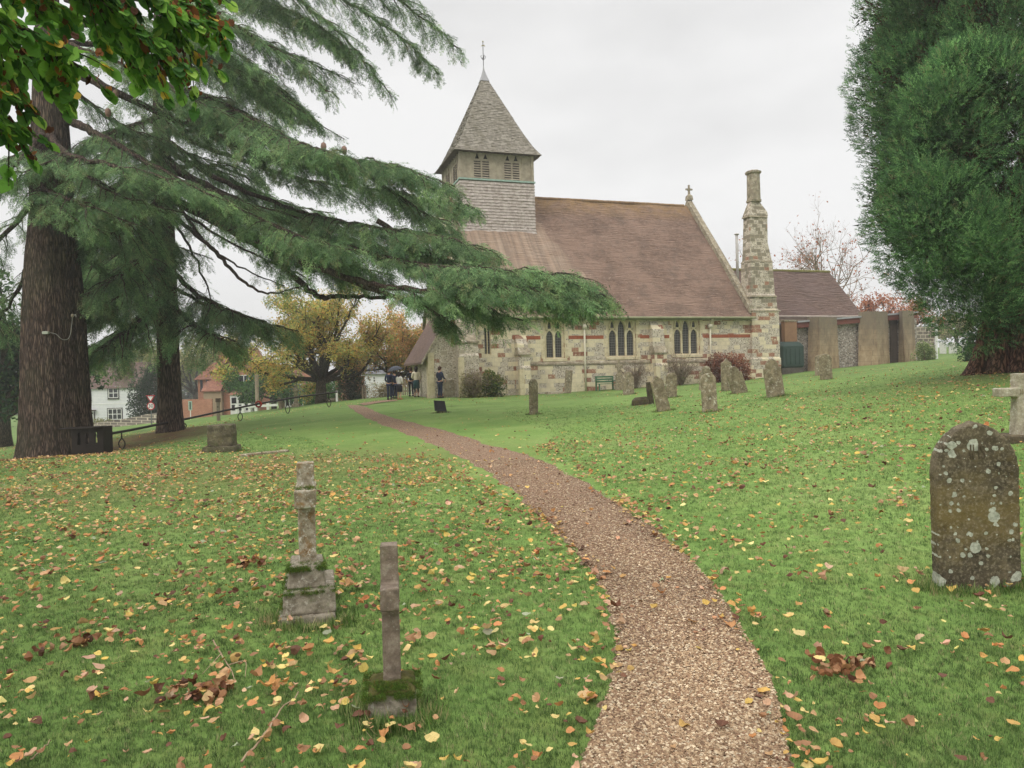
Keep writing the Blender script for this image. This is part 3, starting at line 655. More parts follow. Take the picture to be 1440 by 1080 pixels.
m.build('chimney_flue', M['ashlar_grey'], stk)
# metal flue behind the gable
t, z0_ = ch(1036.5, 356, 5.); zt = ch(1036, 330, 5.)[1]
MB().rod((t, 5, z0_ - 2.5), (t, 5, zt), .11, 10).lathe([(.20, zt + .0), (.20, zt + .05), (.02, zt + .14)], 10, (t, 5, 0)).build('metal_flue', plain('steel_flue', 'b3afa9', .4, .15, 3), church, True)

# ------------------------------------------------------------------ tower
NT0 = 5.1; t0, t1 = ch(647.5, 285, NT0)[0], ch(751.5, 285, NT0)[0]; w = t1 - t0; NT1 = NT0 + w; tc, nc_ = (t0 + t1) / 2, (NT0 + NT1) / 2
zc1 = ch(700, 254, NT0)[1]; zc2 = ch(700, 217, NT0)[1]; zap = ch(676, 113, nc_)[1]; ztip = ch(675.5, 95, nc_)[1]; zrod = ch(674, 59, nc_)[1]
def rings(name, mat, prof, pitch, parent, seed=2, lift=.03, jit=.012):   # square courses: profile of (half width, z)
    r = np.random.default_rng(seed); P = np.array(prof, float); seg = np.r_[0, np.cumsum(np.linalg.norm(np.diff(P, axis=0), axis=1))]; n = int(seg[-1] / pitch)
    V, F, o = [], [], 0
    for i in range(n):
        for side in range(4):
            a = side * PI / 2; ca, sa = math.cos(a), math.sin(a)
            h0, z0 = [np.interp(seg[-1] * i / n, seg, P[:, c]) for c in (0, 1)]; h1_, z1 = [np.interp(seg[-1] * min(1, (i + 1.05) / n), seg, P[:, c]) for c in (0, 1)]
            k = max(2, int(2 * h0 / .22)); s = np.linspace(-1, 1, k + 1)
            out = h0 + lift + r.normal(0, jit, k + 1); drop = r.normal(0, .012, k + 1); rows_ = []
            for hw_, dist, z in ((h0 + lift, out, z0 + drop), (h0 + lift, h0 * np.ones(k + 1) - .01, z0 + drop * 0), (h1_, (h1_ + .004) * np.ones(k + 1), z1 + drop * 0)):
                x, y = s * hw_, -dist
                rows_.append(np.stack([tc + x * ca - y * sa, nc_ + x * sa + y * ca, np.broadcast_to(z, x.shape)], 1))
            V += rows_; 
            for q in range(k): F += [(o+q, o+q+1, o+2*(k+1)+q+1, o+2*(k+1)+q), (o+(k+1)+q, o+(k+1)+q+1, o+q+1, o+q)]
            o += 3 * (k + 1)
    return mesh(name, np.vstack(V), F, mat, parent)
hw = w / 2; zt0 = 9.6
tow = rings('tower', M['shingle_pale'], [(hw + .02, zt0), (hw + .30, 11.15), (hw + .10, 11.7), (hw + .01, 12.2), (hw, zc1 - .1)], .21, church, 2, .05)
MB().box(tc - hw + .03, tc + hw - .03, nc_ - hw + .03, nc_ + hw - .03, zt0, zc1).build('tower_core', M['oak_dark'], tow)
MB().box(tc - hw - .40, tc + hw + .36, nc_ - hw - .40, nc_ - hw, 11.0 - .03, 11.06).build('flashing', plain('terracotta_flashing', 'c49a7c', .8, .1, 4), tow)
m = MB(); e = hw + .09
for sx, sy in ((0, -1), (0, 1), (-1, 0), (1, 0)):
    a, b_ = (e, .06) if sx == 0 else (.06, e - .062)
    cx, cy = tc + sx * hw, nc_ + sy * hw; m.box(cx - a, cx + a, cy - b_ - (.03 if sx == 0 else 0), cy + b_ + (.03 if sx == 0 else 0), zc1 - .05, zc1 + .06)
m.build('copper_band', M['copper'], tow)
# belfry: core, posts, boards, louvred lights
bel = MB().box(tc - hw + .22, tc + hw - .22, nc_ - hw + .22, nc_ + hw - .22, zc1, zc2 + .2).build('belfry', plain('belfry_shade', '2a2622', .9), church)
def face(a):                                                # local frame of one belfry face
    return Matrix.Translation((tc, nc_, 0)) @ Matrix.Rotation(a, 4, 'Z')
zb0, zb1 = zc1 + .062, zc2 + .12
for a in (0, -PI/2, PI/2, PI):
    fm = face(a); bm_ = MB(); y = -hw + .02
    X = np.array([-1, -.90, -.62, -.10, .10, .62, .90, 1]) * (hw - .02)
    op = []
    for c in (-.41, .41): op += [(c * hw - .31, .50), (c * hw + .31, .50)]
    hs = []
    for cx, ww in op:
        hs.append([(cx - ww/2, zb0 + .02), (cx + ww/2, zb0 + .02), (cx + ww/2, zb1 - .62), (cx - ww/2, zb1 - .62)])
        hs.append([(cx - .17, zb1 - .50), (cx + .17, zb1 - .50), (cx + .10, zb1 - .36), (cx + .06, zb1 - .24), (cx, zb1 - .10), (cx - .06, zb1 - .24), (cx - .10, zb1 - .36)])
    bm_.plate([(-hw + .16, zb0), (hw - .16, zb0), (hw - .16, zb1), (-hw + .16, zb1)], hs, y + .05, y + .12)
    bm_.xf(fm).build('boarding', M['oak'], bel)
    for s in (-1, 1): MB().box(s * (hw - .07) - .09, s * (hw - .07) + .09, y - .02, y + .16, zb0 + .001, zb1).xf(fm).build('post', M['oak'], bel)
    for xx in (-.70, 0, .70): MB().box(xx * hw - .045, xx * hw + .045, y + .01, y + .10, zb0, zb1).xf(fm).build('post', M['oak'], bel)
    for cx, ww in op:
        lm = MB(); z = zb0 + .06
        while z < zb1 - .66:
            lm.add([(cx - ww/2, y + .02, z), (cx + ww/2, y + .02, z), (cx + ww/2, y + .14, z + .12), (cx - ww/2, y + .14, z + .12), (cx - ww/2, y + .02, z + .03), (cx + ww/2, y + .02, z + .03), (cx + ww/2, y + .14, z + .15), (cx - ww/2, y + .14, z + .15)],
                   [(3,2,1,0),(4,5,6,7),(0,1,5,4),(1,2,6,5),(2,3,7,6),(3,0,4,7)]); z += .17
        lm.xf(fm).build('louvre', M['oak'], bel)
    bk = MB().box(-hw * .96, hw * .96, y - .025, y + .035, zb1 - .07, zb1 - .003)
    for xx in np.linspace(-hw * .92, hw * .92, 11): bk.add([(xx - .06, y - .03, zb1), (xx + .06, y - .03, zb1), (xx, y - .03, zb1 - .22), (xx - .06, y + .04, zb1), (xx + .06, y + .04, zb1), (xx, y + .04, zb1 - .22)], [(0,2,1),(3,4,5),(0,3,5,2),(1,2,5,4),(0,1,4,3)])
    bk.xf(fm).build('bracket', M['oak'], bel)
ov = hw + .42
MB().box(tc - ov, tc + ov, nc_ - ov, nc_ + ov, zc2 + .04, zc2 + .10).build('eaves_board', M['oak_dark'], bel)
sp = rings('spire', M['shingle_dark'], [(ov + .04, zc2 + .02), (ov - .38, zc2 + .62), (ov - .95, zc2 + 1.75), (.22, zap)], .15, church, 5)
MB().loft([[(tc + sx*q, nc_ + sy*q, z) for sx, sy in ((-1,-1),(1,-1),(1,1),(-1,1))] for q, z in ((.34, zap - .12), (.17, zap + .35), (.06, zap + .75), (.02, ztip + .15))]).build('lead_cap', M['grey_lead'], sp)
m = MB().rod((tc, nc_, ztip), (tc, nc_, zrod), .026, 6)
for dz in (.85,): 
    for s in (-1, 1):
        m.tube([(tc, nc_, ztip + dz - .25), (tc + s*.13, nc_, ztip + dz - .15), (tc + s*.2, nc_, ztip + dz), (tc + s*.12, nc_, ztip + dz + .06)], .018, 5)
        m.tube([(tc, nc_, ztip + dz - .25), (tc, nc_ + s*.18, ztip + dz - .15), (tc, nc_ + s*.26, ztip + dz)], .025, 5)
fin = m.build('finial', M['black_iron'], sp)
MB().lathe([(.0, zrod - .02), (.06, zrod + .03), (.06, zrod + .08), (0, zrod + .13)], 8, (tc, nc_, 0)).plate([(tc - .16, zrod - .30), (tc + .07, zrod - .26), (tc + .17, zrod - .31), (tc + .10, zrod - .17), (tc - .06, zrod - .2)], [], nc_ - .012, nc_ + .012).build('weathervane', plain('gilt_vane', 'a39a72', .5), fin)

# ------------------------------------------------------------------ porch block at the west end
pt0, pt1 = ch(603, 530, -.2)[0], TW - .02; zp = 3.25; pc, zg = (pt0 + pt1) / 2, 5.6; gpz = min(chg(pt0, -.3), chg(pt1, -.3)) - .5
porch = MB().plate([(pt0, gpz), (pt1, gpz), (pt1, zp), (pc, zg - .1), (pt0, zp)], [], -.2, .25).box(pt0, pt0 + .4, .252, 6, gpz, zp).build('porch', M['rubble2'], church)
MB().box(pt0 - .06, pt0 + .34, -.28, .2, gpz, zp - .02).build('quoin', M['ashlar'], porch)
MB().box(pt0 + .9, pt0 + 1.6, -.26, .1, gpz, 1.5).build('stone_seat', M['ashlar_grey'], porch)
for s, (a, c) in enumerate(((pt0 - .45, pc), (pt1, pc))):
    k = (zg - zp) / (pc - pt0); za = zg - abs(c - a) * k
    MB().loft([[(a, y_, za), (c, y_, zg), (c, y_, zg + .14), (a, y_, za + .14)] for y_ in (-.42, 6.2)]).build('roof', M['roof_plain'], porch)
    MB().loft([[(a - .03, y_, za - .05), (c, y_, zg + .06), (c, y_, zg + .26), (a - .03, y_, za + .16)] for y_ in (-.52, -.425)]).build('bargeboard', M['ashlar_grey'], porch)
t, z = ch(640, 466, .1); MB().box(t - .35, t + .4, -.23, .1, z - .8, z + .7).build('brick_panel', M['redbrick_band'], porch)

# ================================================================== CHURCH HALL
HN = 4.0
hall = thing('church_hall', 'low hall with brown hipped roof, flint panels and splayed stone piers', 'church hall', (X0, Y0, 0), TH)
te0, ze = ch(1080, 444, HN); te1, _ = ch(1214, 442, HN); tr0, zr = ch(1087, 381, HN + 4.5); tr1, _ = ch(1166, 380, HN + 4.5); te0 -= 4
rf = courses('roof', M['roof_plain'], [(te0, HN, ze), (te1, HN, ze), (tr1, HN + 4.5, zr), (te0, HN + 4.5, zr)], .14, hall)
MB().add([(te1, HN, ze), (te1, HN + 9, ze), (tr1, HN + 4.5, zr + .01)], [(0, 1, 2)]).add([(te0, HN + 4.5, zr), (tr1, HN + 4.5, zr), (te1, HN + 9, ze), (te0, HN + 9, ze)], [(0, 1, 2, 3)]).build('roof_slope', M['roof_plain'], rf)
MB().tube([(te0, HN + 4.5, zr + .03), (tr1, HN + 4.5, zr + .03)], .13, 6).build('ridge_tiles', plain('mossy_ridge', '6f6a3a', .9, .3, 4), rf)
MB().tube([(te0, HN - .05, ze - .05), (te1, HN - .05, ze - .05)], .07, 6).build('gutter', plain('grey_gutter', 'a79b8e', .7), hall)
MB().box(te0 + .3, te1 - .35, HN + .4, HN + 8.6, 0, ze - .02).build('wall', plain('pinkish_render', 'c4ad9b', .9, .12, 2), hall)
# modern front range
b = NB('knapped_flint'); 
M['flint'] = b.end(b.mix(b.ramp(b.vor(9), (.3, 0.), (.6, .8)), b.ramp(b.xyz(b.vor(9, None, 'Color'))[0], (0, '3f3b38'), (.35, '6f6862'), (.65, '948c84'), (.9, 'c9c2ba')), 'a2968a'), .8, b.m_('SUBTRACT', 1., b.vor(9)), .7, .05)
b = NB('pier_stone'); o = b.xyz(b.co())
M['pier'] = b.end(b.mix(b.ramp(b.m_('ADD', b.m_('MULTIPLY', o[2], .14), b.m_('MULTIPLY', b.noise(1.3, None, 5), .5)), (.62, 0.), (.98, .75)), b.mix(b.m_('MULTIPLY', b.m_('MAXIMUM', b.m_('GREATER_THAN', b.m_('FRACT', b.m_('DIVIDE', o[2], .42)), .95), b.m_('GREATER_THAN', b.m_('FRACT', b.m_('ADD', b.m_('DIVIDE', b.m_('ADD', o[0], o[1]), .7), b.m_('MULTIPLY', b.m_('FLOOR', b.m_('DIVIDE', o[2], .42)), .5))), .965)), .55), b.ramp(b.noise(1.6, b.vm('MULTIPLY', b.co(), (1., 1., .45)), 8, .78), (.34, '7d6650'), (.5, 'a08a6e'), (.66, 'b8a386')), '6a5b49'), '6f685b'), .92, b.noise(24, None, 5), .5, .02)
fa0, zf0 = ch(1121, 452, 1.2); fa1, zf1 = ch(1290, 438.5, 1.2)
pa, pb_ = ch(1121, 500, 1.6)[0], ch(1290, 500, 1.6)[0]; gz = chg(pa, 1.6) - .8
zf0, zf1 = zf0 - .05, zf1 - .05
MB().plate([(pa, gz), (pb_, gz), (pb_, zf1 - .3), (pa, zf0 - .3)], [], 1.6, 1.9).build('flint_panel', M['flint'], hall)
MB().plate([(fa0, zf0 - .45), (fa1, zf1 - .45), (fa1, zf1 - .05), (fa0, zf0 - .05)], [], 1.2, 1.5).build('fascia', plain('red_brown_fascia', '70443a', .7, .15, 2), hall)
MB().loft([[(fa0, 1.1, zf0 - .045), (fa1, 1.1, zf1 - .045), (fa1, 1.1, zf1 + .09), (fa0, 1.1, zf0 + .09)], [(fa0, HN + .3, zf0 - .045), (fa1, HN + .3, zf1 - .045), (fa1, HN + .3, zf1 + .09), (fa0, HN + .3, zf0 + .09)]]).build('flat_roof', M['grey_lead'], hall)
def pier(xl, xm, xr, yt, yb):
    n0 = .55; tl, tm, tr = ch(xl, 480, n0 + .75)[0], ch(xm, 480, n0 - .35)[0], ch(xr, 480, n0 + .35)[0]; zt, zb_ = ch(xm, yt, n0)[1], ch(xm, yb + 6, n0)[1]; m = MB()
    def sec(z, e): return [(tl - e, n0 + .75, z), (tm, n0 - .35 - e, z), (tr + e, n0 + .35, z), (tr + e, n0 + 1.04, z), (tl - e * .3 + .25, n0 + 1.04, z)]
    zz = np.linspace(zb_, zt, 7); o = m.loft([sec(z, .16 * (1 - i / 6) ** 1.5 + random.uniform(-.01, .01)) for i, z in enumerate(zz)]).build('pier', M['pier'], hall)
    mm = MB()
    for k in range(26):
        f = random.random(); x_ = tl + (tr - tl) * f; y_ = n0 + .45 + random.uniform(-.1, .4); s = random.uniform(.05, .11)
        mm.lathe([(s, 0), (s * .9, s * .5), (s * .3, s * .8)], 6, (x_, y_, zt - .02))
    mm.build('moss', plain('dry_moss', '5f5a3c', .95, .3, 9), o)
pier(1137, 1152, 1177.5, 446, 516); pier(1208, 1232, 1249, 438, 513); pier(1264.5, 1270, 1286, 437, 508)
t_, z1_ = ch(1112, 452, .9); ta, tb = ch(1104, 480, .9)[0], ch(1121, 480, .9)[0]
MB().box(ta, tb, .9, 1.3, gz, z1_).build('side_pier', plain('rusty_brown_stone', '8f6e55', .9, .2, 2), hall)
MB().box(ta - .05, tb + .05, .85, 1.35, z1_, z1_ + .12).build('pier_cap', M['ashlar_grey'], hall)
dr = MB().box(ch(1252.5, 480, 1.5)[0], ch(1263, 480, 1.5)[0], 1.53, 1.598, gz, zf1 - .5).build('door', M['oak_dark'], hall)
# grey block wall beyond, with a white pipe
a, z1_ = ch(1286, 459, 2.5); c, _ = ch(1314, 462, 2.5); b = NB('block_wall'); o = b.xyz(b.co())
br_ = b.n('TexBrick', {'Vector': b.vec(b.m_('ADD', o[0], o[1]), o[2], 0.), 'Scale': 1., 'Color1': (*L('5f574f'), 1), 'Color2': (*L('857b70'), 1), 'Mortar': (*L('c4b8a6'), 1), 'Mortar Size': .028, 'Brick Width': .55, 'Row Height': .3})
M['block'] = b.end(br_.outputs[0], .95, b.noise(15), .5, .03)
bw = MB().box(a, c, 2.5, 2.85, chg(c, 2.5) - .6, z1_).build('block_wall', M['block']); bw.location = (X0, Y0, 0); bw.rotation_euler = (0, 0, TH)
tag(bw, 'dark stone block wall with pale joints beside the hall', 'wall')
t_, z1_ = ch(1316.5, 464, 2.3); dp = MB().rod((t_, 2.3, chg(t_, 2.3) - .3), (t_, 2.3, z1_), .10, 8).lathe([(.13, z1_), (.05, z1_ + .1)], 8, (t_, 2.3, 0)).build('bollard_post', M['white_paint']); dp.location = (X0, Y0, 0); dp.rotation_euler = (0, 0, TH)
tag(dp, 'tall white post at the end of the dark block wall', 'post')

# ------------------------------------------------------------------ oil tank and bench
tl, _ = ch(1099, 500, .6); tr, _ = ch(1133, 500, .6); z1_ = ch(1115, 480, .6)[1]; z0_ = ch(1115, 517, .6)[1]; g = chg((tl + tr) / 2, .8)
tk = thing('oil_tank', 'dark green plastic oil tank beside the church chimney', 'oil tank', chw((tl + tr) / 2, 1.2, g), TH); hw_ = (tr - tl) / 2; z0_, z1_ = z0_ - g, z1_ - g
M['tank'] = plain('green_plastic', '35463f', .5, .12, 2, .05)
m = MB()
def rs(z, e, n=.6): 
    x, y, q = hw_ - e, n - e, .18; return [(-x + q, -y, z), (x - q, -y, z), (x, -y + q, z), (x, y - q, z), (x - q, y, z), (-x + q, y, z), (-x, y - q, z), (-x, -y + q, z)]
m.loft([rs(z0_, .08), rs(z0_ + .12, 0), rs(z0_ + (z1_ - z0_) * .82, 0), rs(z1_ - .1, .16), rs(z1_, .3)]); m.build('tank_body', M['tank'], tk, bevel=.03)
m = MB()
for x in (-.55, -.2, .2, .55): m.box(x * hw_ - .09, x * hw_ + .09, -.64, -.55, z0_ + .25, z0_ + (z1_ - z0_) * .74)
m.build('rib', M['tank'], tk, bevel=.02)
MB().lathe([(.22, z1_ - .02), (.22, z1_ + .08), (.05, z1_ + .12)], 12, (.2, 0, 0)).build('filler_cap', M['tank'], tk)
MB().box(-hw_ * .9, hw_ * .9, -.5, .5, -.4, z0_).build('plinth', plain('dark_blocks', '5c564e', .9, .3, 4), tk)
tl, _ = ch(840, 540, -1.2); tr, _ = ch(865.5, 540, -1.2); tc_ = (tl + tr) / 2; g = chg(tc_, -1.2)
bn = thing('park_bench', 'green painted wooden bench against the church wall', 'bench', chw(tc_, -1.2, g), TH); bw_ = (tr - tl) / 2
M['bench'] = plain('green_bench_paint', '4f7354', .6, .15, 5)
m = MB(); [m.box(-bw_, bw_, -.25 + k*.13, -.14 + k*.13, .42, .455) for k in range(4)]; m.build('seat', M['bench'], bn)
m = MB(); [m.box(-bw_, bw_, .26 + k*.03, .29 + k*.03, .52 + k*.16, .63 + k*.16) for k in range(3)]; m.build('backrest', M['bench'], bn)
for s in (-1, 1):
    MB().box(s*bw_*.92 - .04, s*bw_*.92 + .04, -.24, -.17, -.05, .42).box(s*bw_*.92 - .04, s*bw_*.92 + .04, .26, .34, -.05, .95).box(s*bw_*.92 - .035, s*bw_*.92 + .035, -.26, .30, .60, .65).build('leg', M['bench'], bn)
# ================================================================== GRAVESTONES
M['grave'] = stone('lichened_grave_stone', '8d8069', '655a48', 'a8997f', 'd2ccba', 11, .3, .4, None, 1.8)
M['grave_dark'] = stone('dark_lichened_stone', '5b5140', '3c3529', '716448', 'bcbba6', 11, .0, .5)
M['moss'] = foliage('moss', .1, .9, .1)
M['iron_black'] = M['black_iron']
def scale_at(px, py): return gp(px, py)[1] / FPX
def outline(kind, w, h):
    a = w / 2
    if kind == 'round': return [(-a, 0), (a, 0), (a, h - a * .8)] + [(a * math.cos(t), h - a * .8 + a * .8 * math.sin(t)) for t in np.linspace(.2, PI - .2, 11)] + [(-a, h - a * .8)]
    if kind == 'gothic':
        s = h - w * .62; arc = [(math.sqrt(1.27 ** 2 - (1.24 * k / 9) ** 2) - .27, w * .62 * k / 9) for k in range(1, 9)]      # two-centred pointed arch
        return [(-a, 0), (a, 0), (a, s)] + [(a * x, s + z) for x, z in arc] + [(0, h)] + [(-a * x, s + z) for x, z in arc[::-1]] + [(-a, s)]
    if kind == 'shoulder':
        s = h - w * .5; return [(-a, 0), (a, 0), (a, s), (a * .72, s), (a * .70, s + w * .12)] + [(a * .7 * math.cos(t), s + w * .12 + w * .36 * math.sin(t)) for t in np.linspace(.15, PI - .15, 9)] + [(-a * .70, s + w * .12), (-a * .72, s), (-a, s)]
    if kind == 'ogee':
        s = h - w * .45; return [(-a, 0), (a, 0), (a, s), (a * .8, s + w * .1), (a * .5, s + w * .16), (a * .25, s + w * .32), (0, h), (-a * .25, s + w * .32), (-a * .5, s + w * .16), (-a * .8, s + w * .1), (-a, s)]
    return [(-a, 0), (a, 0), (a, h), (-a, h)]
def headstone(label, px, yb, wpx, hpx, kind='round', lean=0, back=0, rz=0, th=.11, mat='grave', name='headstone', group='old headstones on the lawn before the church', rough_=True, dz=-.18):
    g = gp(px, yb)
    if 640 < px < 1060 and (-SI * (g[0] - X0) + CO * (g[1] - Y0)) > -1.3: g = chw(ch(px, yb, -1.4)[0], -1.4); g[2] = h1(g[0], g[1])
    s = g[1] / FPX; w, h = wpx * s, hpx * s - dz
    m = MB().plate([(x, z + dz) for x, z in outline(kind, w, h)], [], -th / 2, th / 2)
    o = m.build(name, M[mat]); o.location = tuple(g); o.rotation_euler = (-back, lean + ROLL * 0, rz)
    if rough_: rough(o, max(.012, s * .9), .02, .12)
    return tag(o, label, 'headstone', group)
headstone('thin pointed headstone standing alone nearest the path before the church', 750.5, 583, 14, 50, 'gothic', .02, 0, .9, .16)
headstone('small leaning headstone with white lichen top by the church wall', 798, 551, 11, 33, 'square', .12, 0, .5, .14)
headstone('shouldered grey headstone standing right of the stone cross', 884, 555, 16, 33, 'shoulder', .0, .05)
headstone('mossy headstone leaning steeply left beside broken cross', 934, 578, 19, 52, 'ogee', -.22, .05, .3)
headstone('round topped headstone behind the mossy steeply leaning one', 944, 559, 15.5, 35, 'round', .03)
headstone('tall lichen spotted round headstone in the middle of front row', 998.5, 579, 21, 54, 'round', -.03, .03)
headstone('headstone half hidden behind the tall lichen spotted round one', 992, 548, 18, 34, 'shoulder', .05)
headstone('pale pointed headstone in front of the red bush', 1022, 550, 15, 46, 'ogee', .0)
headstone('greenish headstone leaning left over in front of the red bush', 1041, 553, 22, 40, 'shoulder', -.30, 0, .1)
headstone('big shouldered headstone tilted left in front of the chimney', 1091, 558, 25, 54, 'shoulder', -.10, .04)
headstone('lichened headstone standing just behind another near the hall piers', 1152, 528, 12, 29, 'round', .02)
headstone('round headstone with flaking foot near the hall piers', 1162, 534, 17, 36.5, 'round', -.03)
headstone('slim weathered headstone beside the green shrub by the west wall', 673, 556, 9.5, 36, 'round', .0, 0, .3)
for px, yb, wp, hp, lab in ((1340, 497, 11, 15, 'white headstone in the far field seen right of the hall'), (1357.5, 495, 8, 14, 'white headstone in the far field close to the cypress trunk'), (1326, 494, 9, 12, 'tan headstone in the far field close to the white post')):
    g = at(px, yb, 78); g[2] = h1(g[0], g[1]); s = 78 / FPX
    o = MB().plate(outline('square', wp * s, hp * s + .3), [], -.06, .06).build('headstone', plain('pale_gravestone', 'c3c2ba' if 'white' in lab else 'a08f72', .8), None); o.location = (g[0], g[1], at(px, yb, 78)[2] - .25); tag(o, lab, 'headstone', 'headstones in the far field')
# stone cross among them
g = chw(ch(871, 540, -1.9)[0], -1.9); g[2] = h1(g[0], g[1]); s = g[1] / FPX; m = MB()
m.plate([(-6*s, -.2), (6*s, -.2), (5*s, 21*s), (2.2*s, 25*s), (2.2*s, 31*s), (5.5*s, 31*s), (5.5*s, 36*s), (2.2*s, 36*s), (1.8*s, 42*s), (-1.8*s, 42*s), (-2.2*s, 36*s), (-5.5*s, 36*s), (-5.5*s, 31*s), (-2.2*s, 31*s), (-2.2*s, 25*s), (-5*s, 21*s)], [], -.1, .1)
o = rough(m.build('grave_cross', M['grave']), .03, .03, .12); o.location = tuple(g); tag(o, 'weathered stone cross on tapering block in front of green bench', 'grave cross')
# broken cross with fallen block
g = gp(915, 568); s = g[1] / FPX
o = MB().plate([(-3.5*s, -.15), (4*s, -.15), (3*s, 16*s), (3.2*s, 25*s), (2*s, 31*s), (-2.5*s, 31*s), (-3*s, 24*s), (-3*s, 16*s)], [], -.12, .1).build('broken_cross', M['grave_dark']); rough(o, .02, .03, .1); o.location = tuple(g); o.rotation_euler = (0, -.08, .2); tag(o, 'broken dark cross shaft with white lichen cap on lawn', 'broken cross')
g = gp(901, 569); s = g[1] / FPX
o = MB().loft([[(-12*s, -.2, -.1), (12*s, -.2, -.1), (12*s, .25, -.1), (-12*s, .25, -.1)], [(-12*s, -.2, 6*s), (12*s, -.18, 8*s), (12*s, .2, 8*s), (-11*s, .2, 6*s)], [(-7*s, -.12, 10*s), (9*s, -.12, 11*s), (9*s, .15, 11*s), (-7*s, .15, 10*s)]]).build('fallen_stone', M['grave_dark']); rough(o, .03, .05, .15); o.location = tuple(g); tag(o, 'low dark fallen stone lying at the broken cross', 'stone')
# flat ledger by the wall, black tilted tablet
g = chw(ch(779, 545, -1.2)[0], -1.2); g[2] = h1(g[0], g[1]); s = g[1] / FPX
o = MB().box(-12*s, 12*s, -.35, .35, -.1, .14, .04, .04).build('ledger_stone', M['ashlar_grey']); rough(o, .03, .03, .12); o.location = tuple(g); o.rotation_euler = (0, 0, TH); tag(o, 'flat pale ledger stone in the grass near the church wall', 'grave slab')
g = gp(621, 581); s = g[1] / FPX; tb = thing('flood_light', 'black square floodlight tilted up on lawn beside the path', 'floodlight', g, .35)
o = MB().loft([[(-9*s, 0, 2.5*s), (8*s, 0, 1.5*s), (8*s, .16, 1.5*s), (-9*s, .16, 2.5*s)], [(-10.5*s, .22, 17*s), (5*s, .22, 17.5*s), (5*s, .32, 17.5*s), (-10.5*s, .32, 17*s)]]).build('lamp_housing', plain('black_metal', '1d1c1c', .5), tb, bevel=.01); o.rotation_euler = (0, .12, 0)
MB().box(-5*s, 6*s, .0, .3, -.1, 2.6*s).build('base', M['grave_dark'], tb)

# LONGGRASS
# ------------------------------------------------------------------ near gothic headstone
def text(body, size, mat, parent, loc, rot=(PI/2, 0, 0), ext=.004, name='lettering'):
    c = bpy.data.curves.new(name, 'FONT'); c.body = body; c.size = size; c.align_x = 'CENTER'; c.align_y = 'CENTER'; c.extrude = ext; c.materials.append(mat)
    t_ = bpy.data.objects.new(name, c); COL.objects.link(t_); bpy.context.view_layer.update(); me = bpy.data.meshes.new_from_object(t_.evaluated_get(bpy.context.evaluated_depsgraph_get())); bpy.data.objects.remove(t_)
    if not me.materials: me.materials.append(mat)
    o = bpy.data.objects.new(name, me); COL.objects.link(o); o.parent = parent; o.location = loc; o.rotation_euler = rot; return o
b = NB('blotched_gravestone'); v = b.co(); o3 = b.xyz(v)
c = b.ramp(b.noise(5, v, 9, .72), (.32, '332e25'), (.5, '544c3c'), (.68, '7a6e58'))
mid = b.m_('SUBTRACT', 1., b.m_('ABSOLUTE', b.m_('DIVIDE', b.m_('SUBTRACT', o3[2], .52), .5)))
c = b.mix(b.m_('MULTIPLY', b.ramp(b.m_('ADD', b.m_('MULTIPLY', b.noise(6, v, 7, .75), .8), b.m_('MULTIPLY', mid, .3)), (.5, 0.), (.72, 1.)), .75), c, '6f6038')
c = b.mix(b.ramp(b.noise(60, v, 3), (.5, 0.), (.7, .55)), c, '9a8f78')
c = b.mix(b.ramp(b.m_('ADD', b.m_('MULTIPLY', b.noise(9, v, 6, .7), 1.), b.m_('MULTIPLY', o3[2], -.35)), (.47, 0.), (.62, .8)), c, '2f2a22')
vd = b.vm('ADD', v, b.vm('MULTIPLY', b.noise(22, v, 4, .6, 1), (.03, .03, .03)))
for sc_, th_, k_ in ((8., .44, 0), (19., .40, 1)):
    dv_ = b.xyz(vd); vn = b.n('TexVoronoi', {'Scale': sc_, 'Vector': b.vec(dv_[0], dv_[2], 0.)}, voronoi_dimensions='2D'); cel = b.xyz(vn.outputs['Color'])[k_]; rad = b.m_('MULTIPLY', b.m_('SUBTRACT', cel, .45), .80)
    bl = b.m_('GREATER_THAN', rad, b.m_('ADD', vn.outputs['Distance'], b.m_('MULTIPLY', b.noise(50, v, 3), .14)))
    c = b.mix(b.m_('MULTIPLY', bl, .92), c, b.ramp(b.noise(45, v, 4), (.35, '8f9384'), (.6, 'b9bbaa')))
M['blotch'] = b.end(c, .93, b.noise(45, v, 6, .7), .5, .008)
g = gp(1373, 826); s = g[1] / FPX; w_ = 107 * s; h_ = 235 * s
gs = thing('gothic_headstone', 'large pointed headstone blotched with white lichen at right beside the lawn edge', 'headstone', g, -.10)
st = MB().plate([(x, z - .15) for x, z in outline('gothic', w_, h_ + .15)], [], -.06, .06).build('stone_slab', M['blotch'], gs); rough(st, .011, .012, .06)
q = text('IHS', .115, M['grave_dark'], gs, (.0, -.062, h_ - .21), ext=.004, name='carved_monogram'); q.scale = (.62, 1.3, 1); 
gs.rotation_euler = (.03, -.02, -.12)
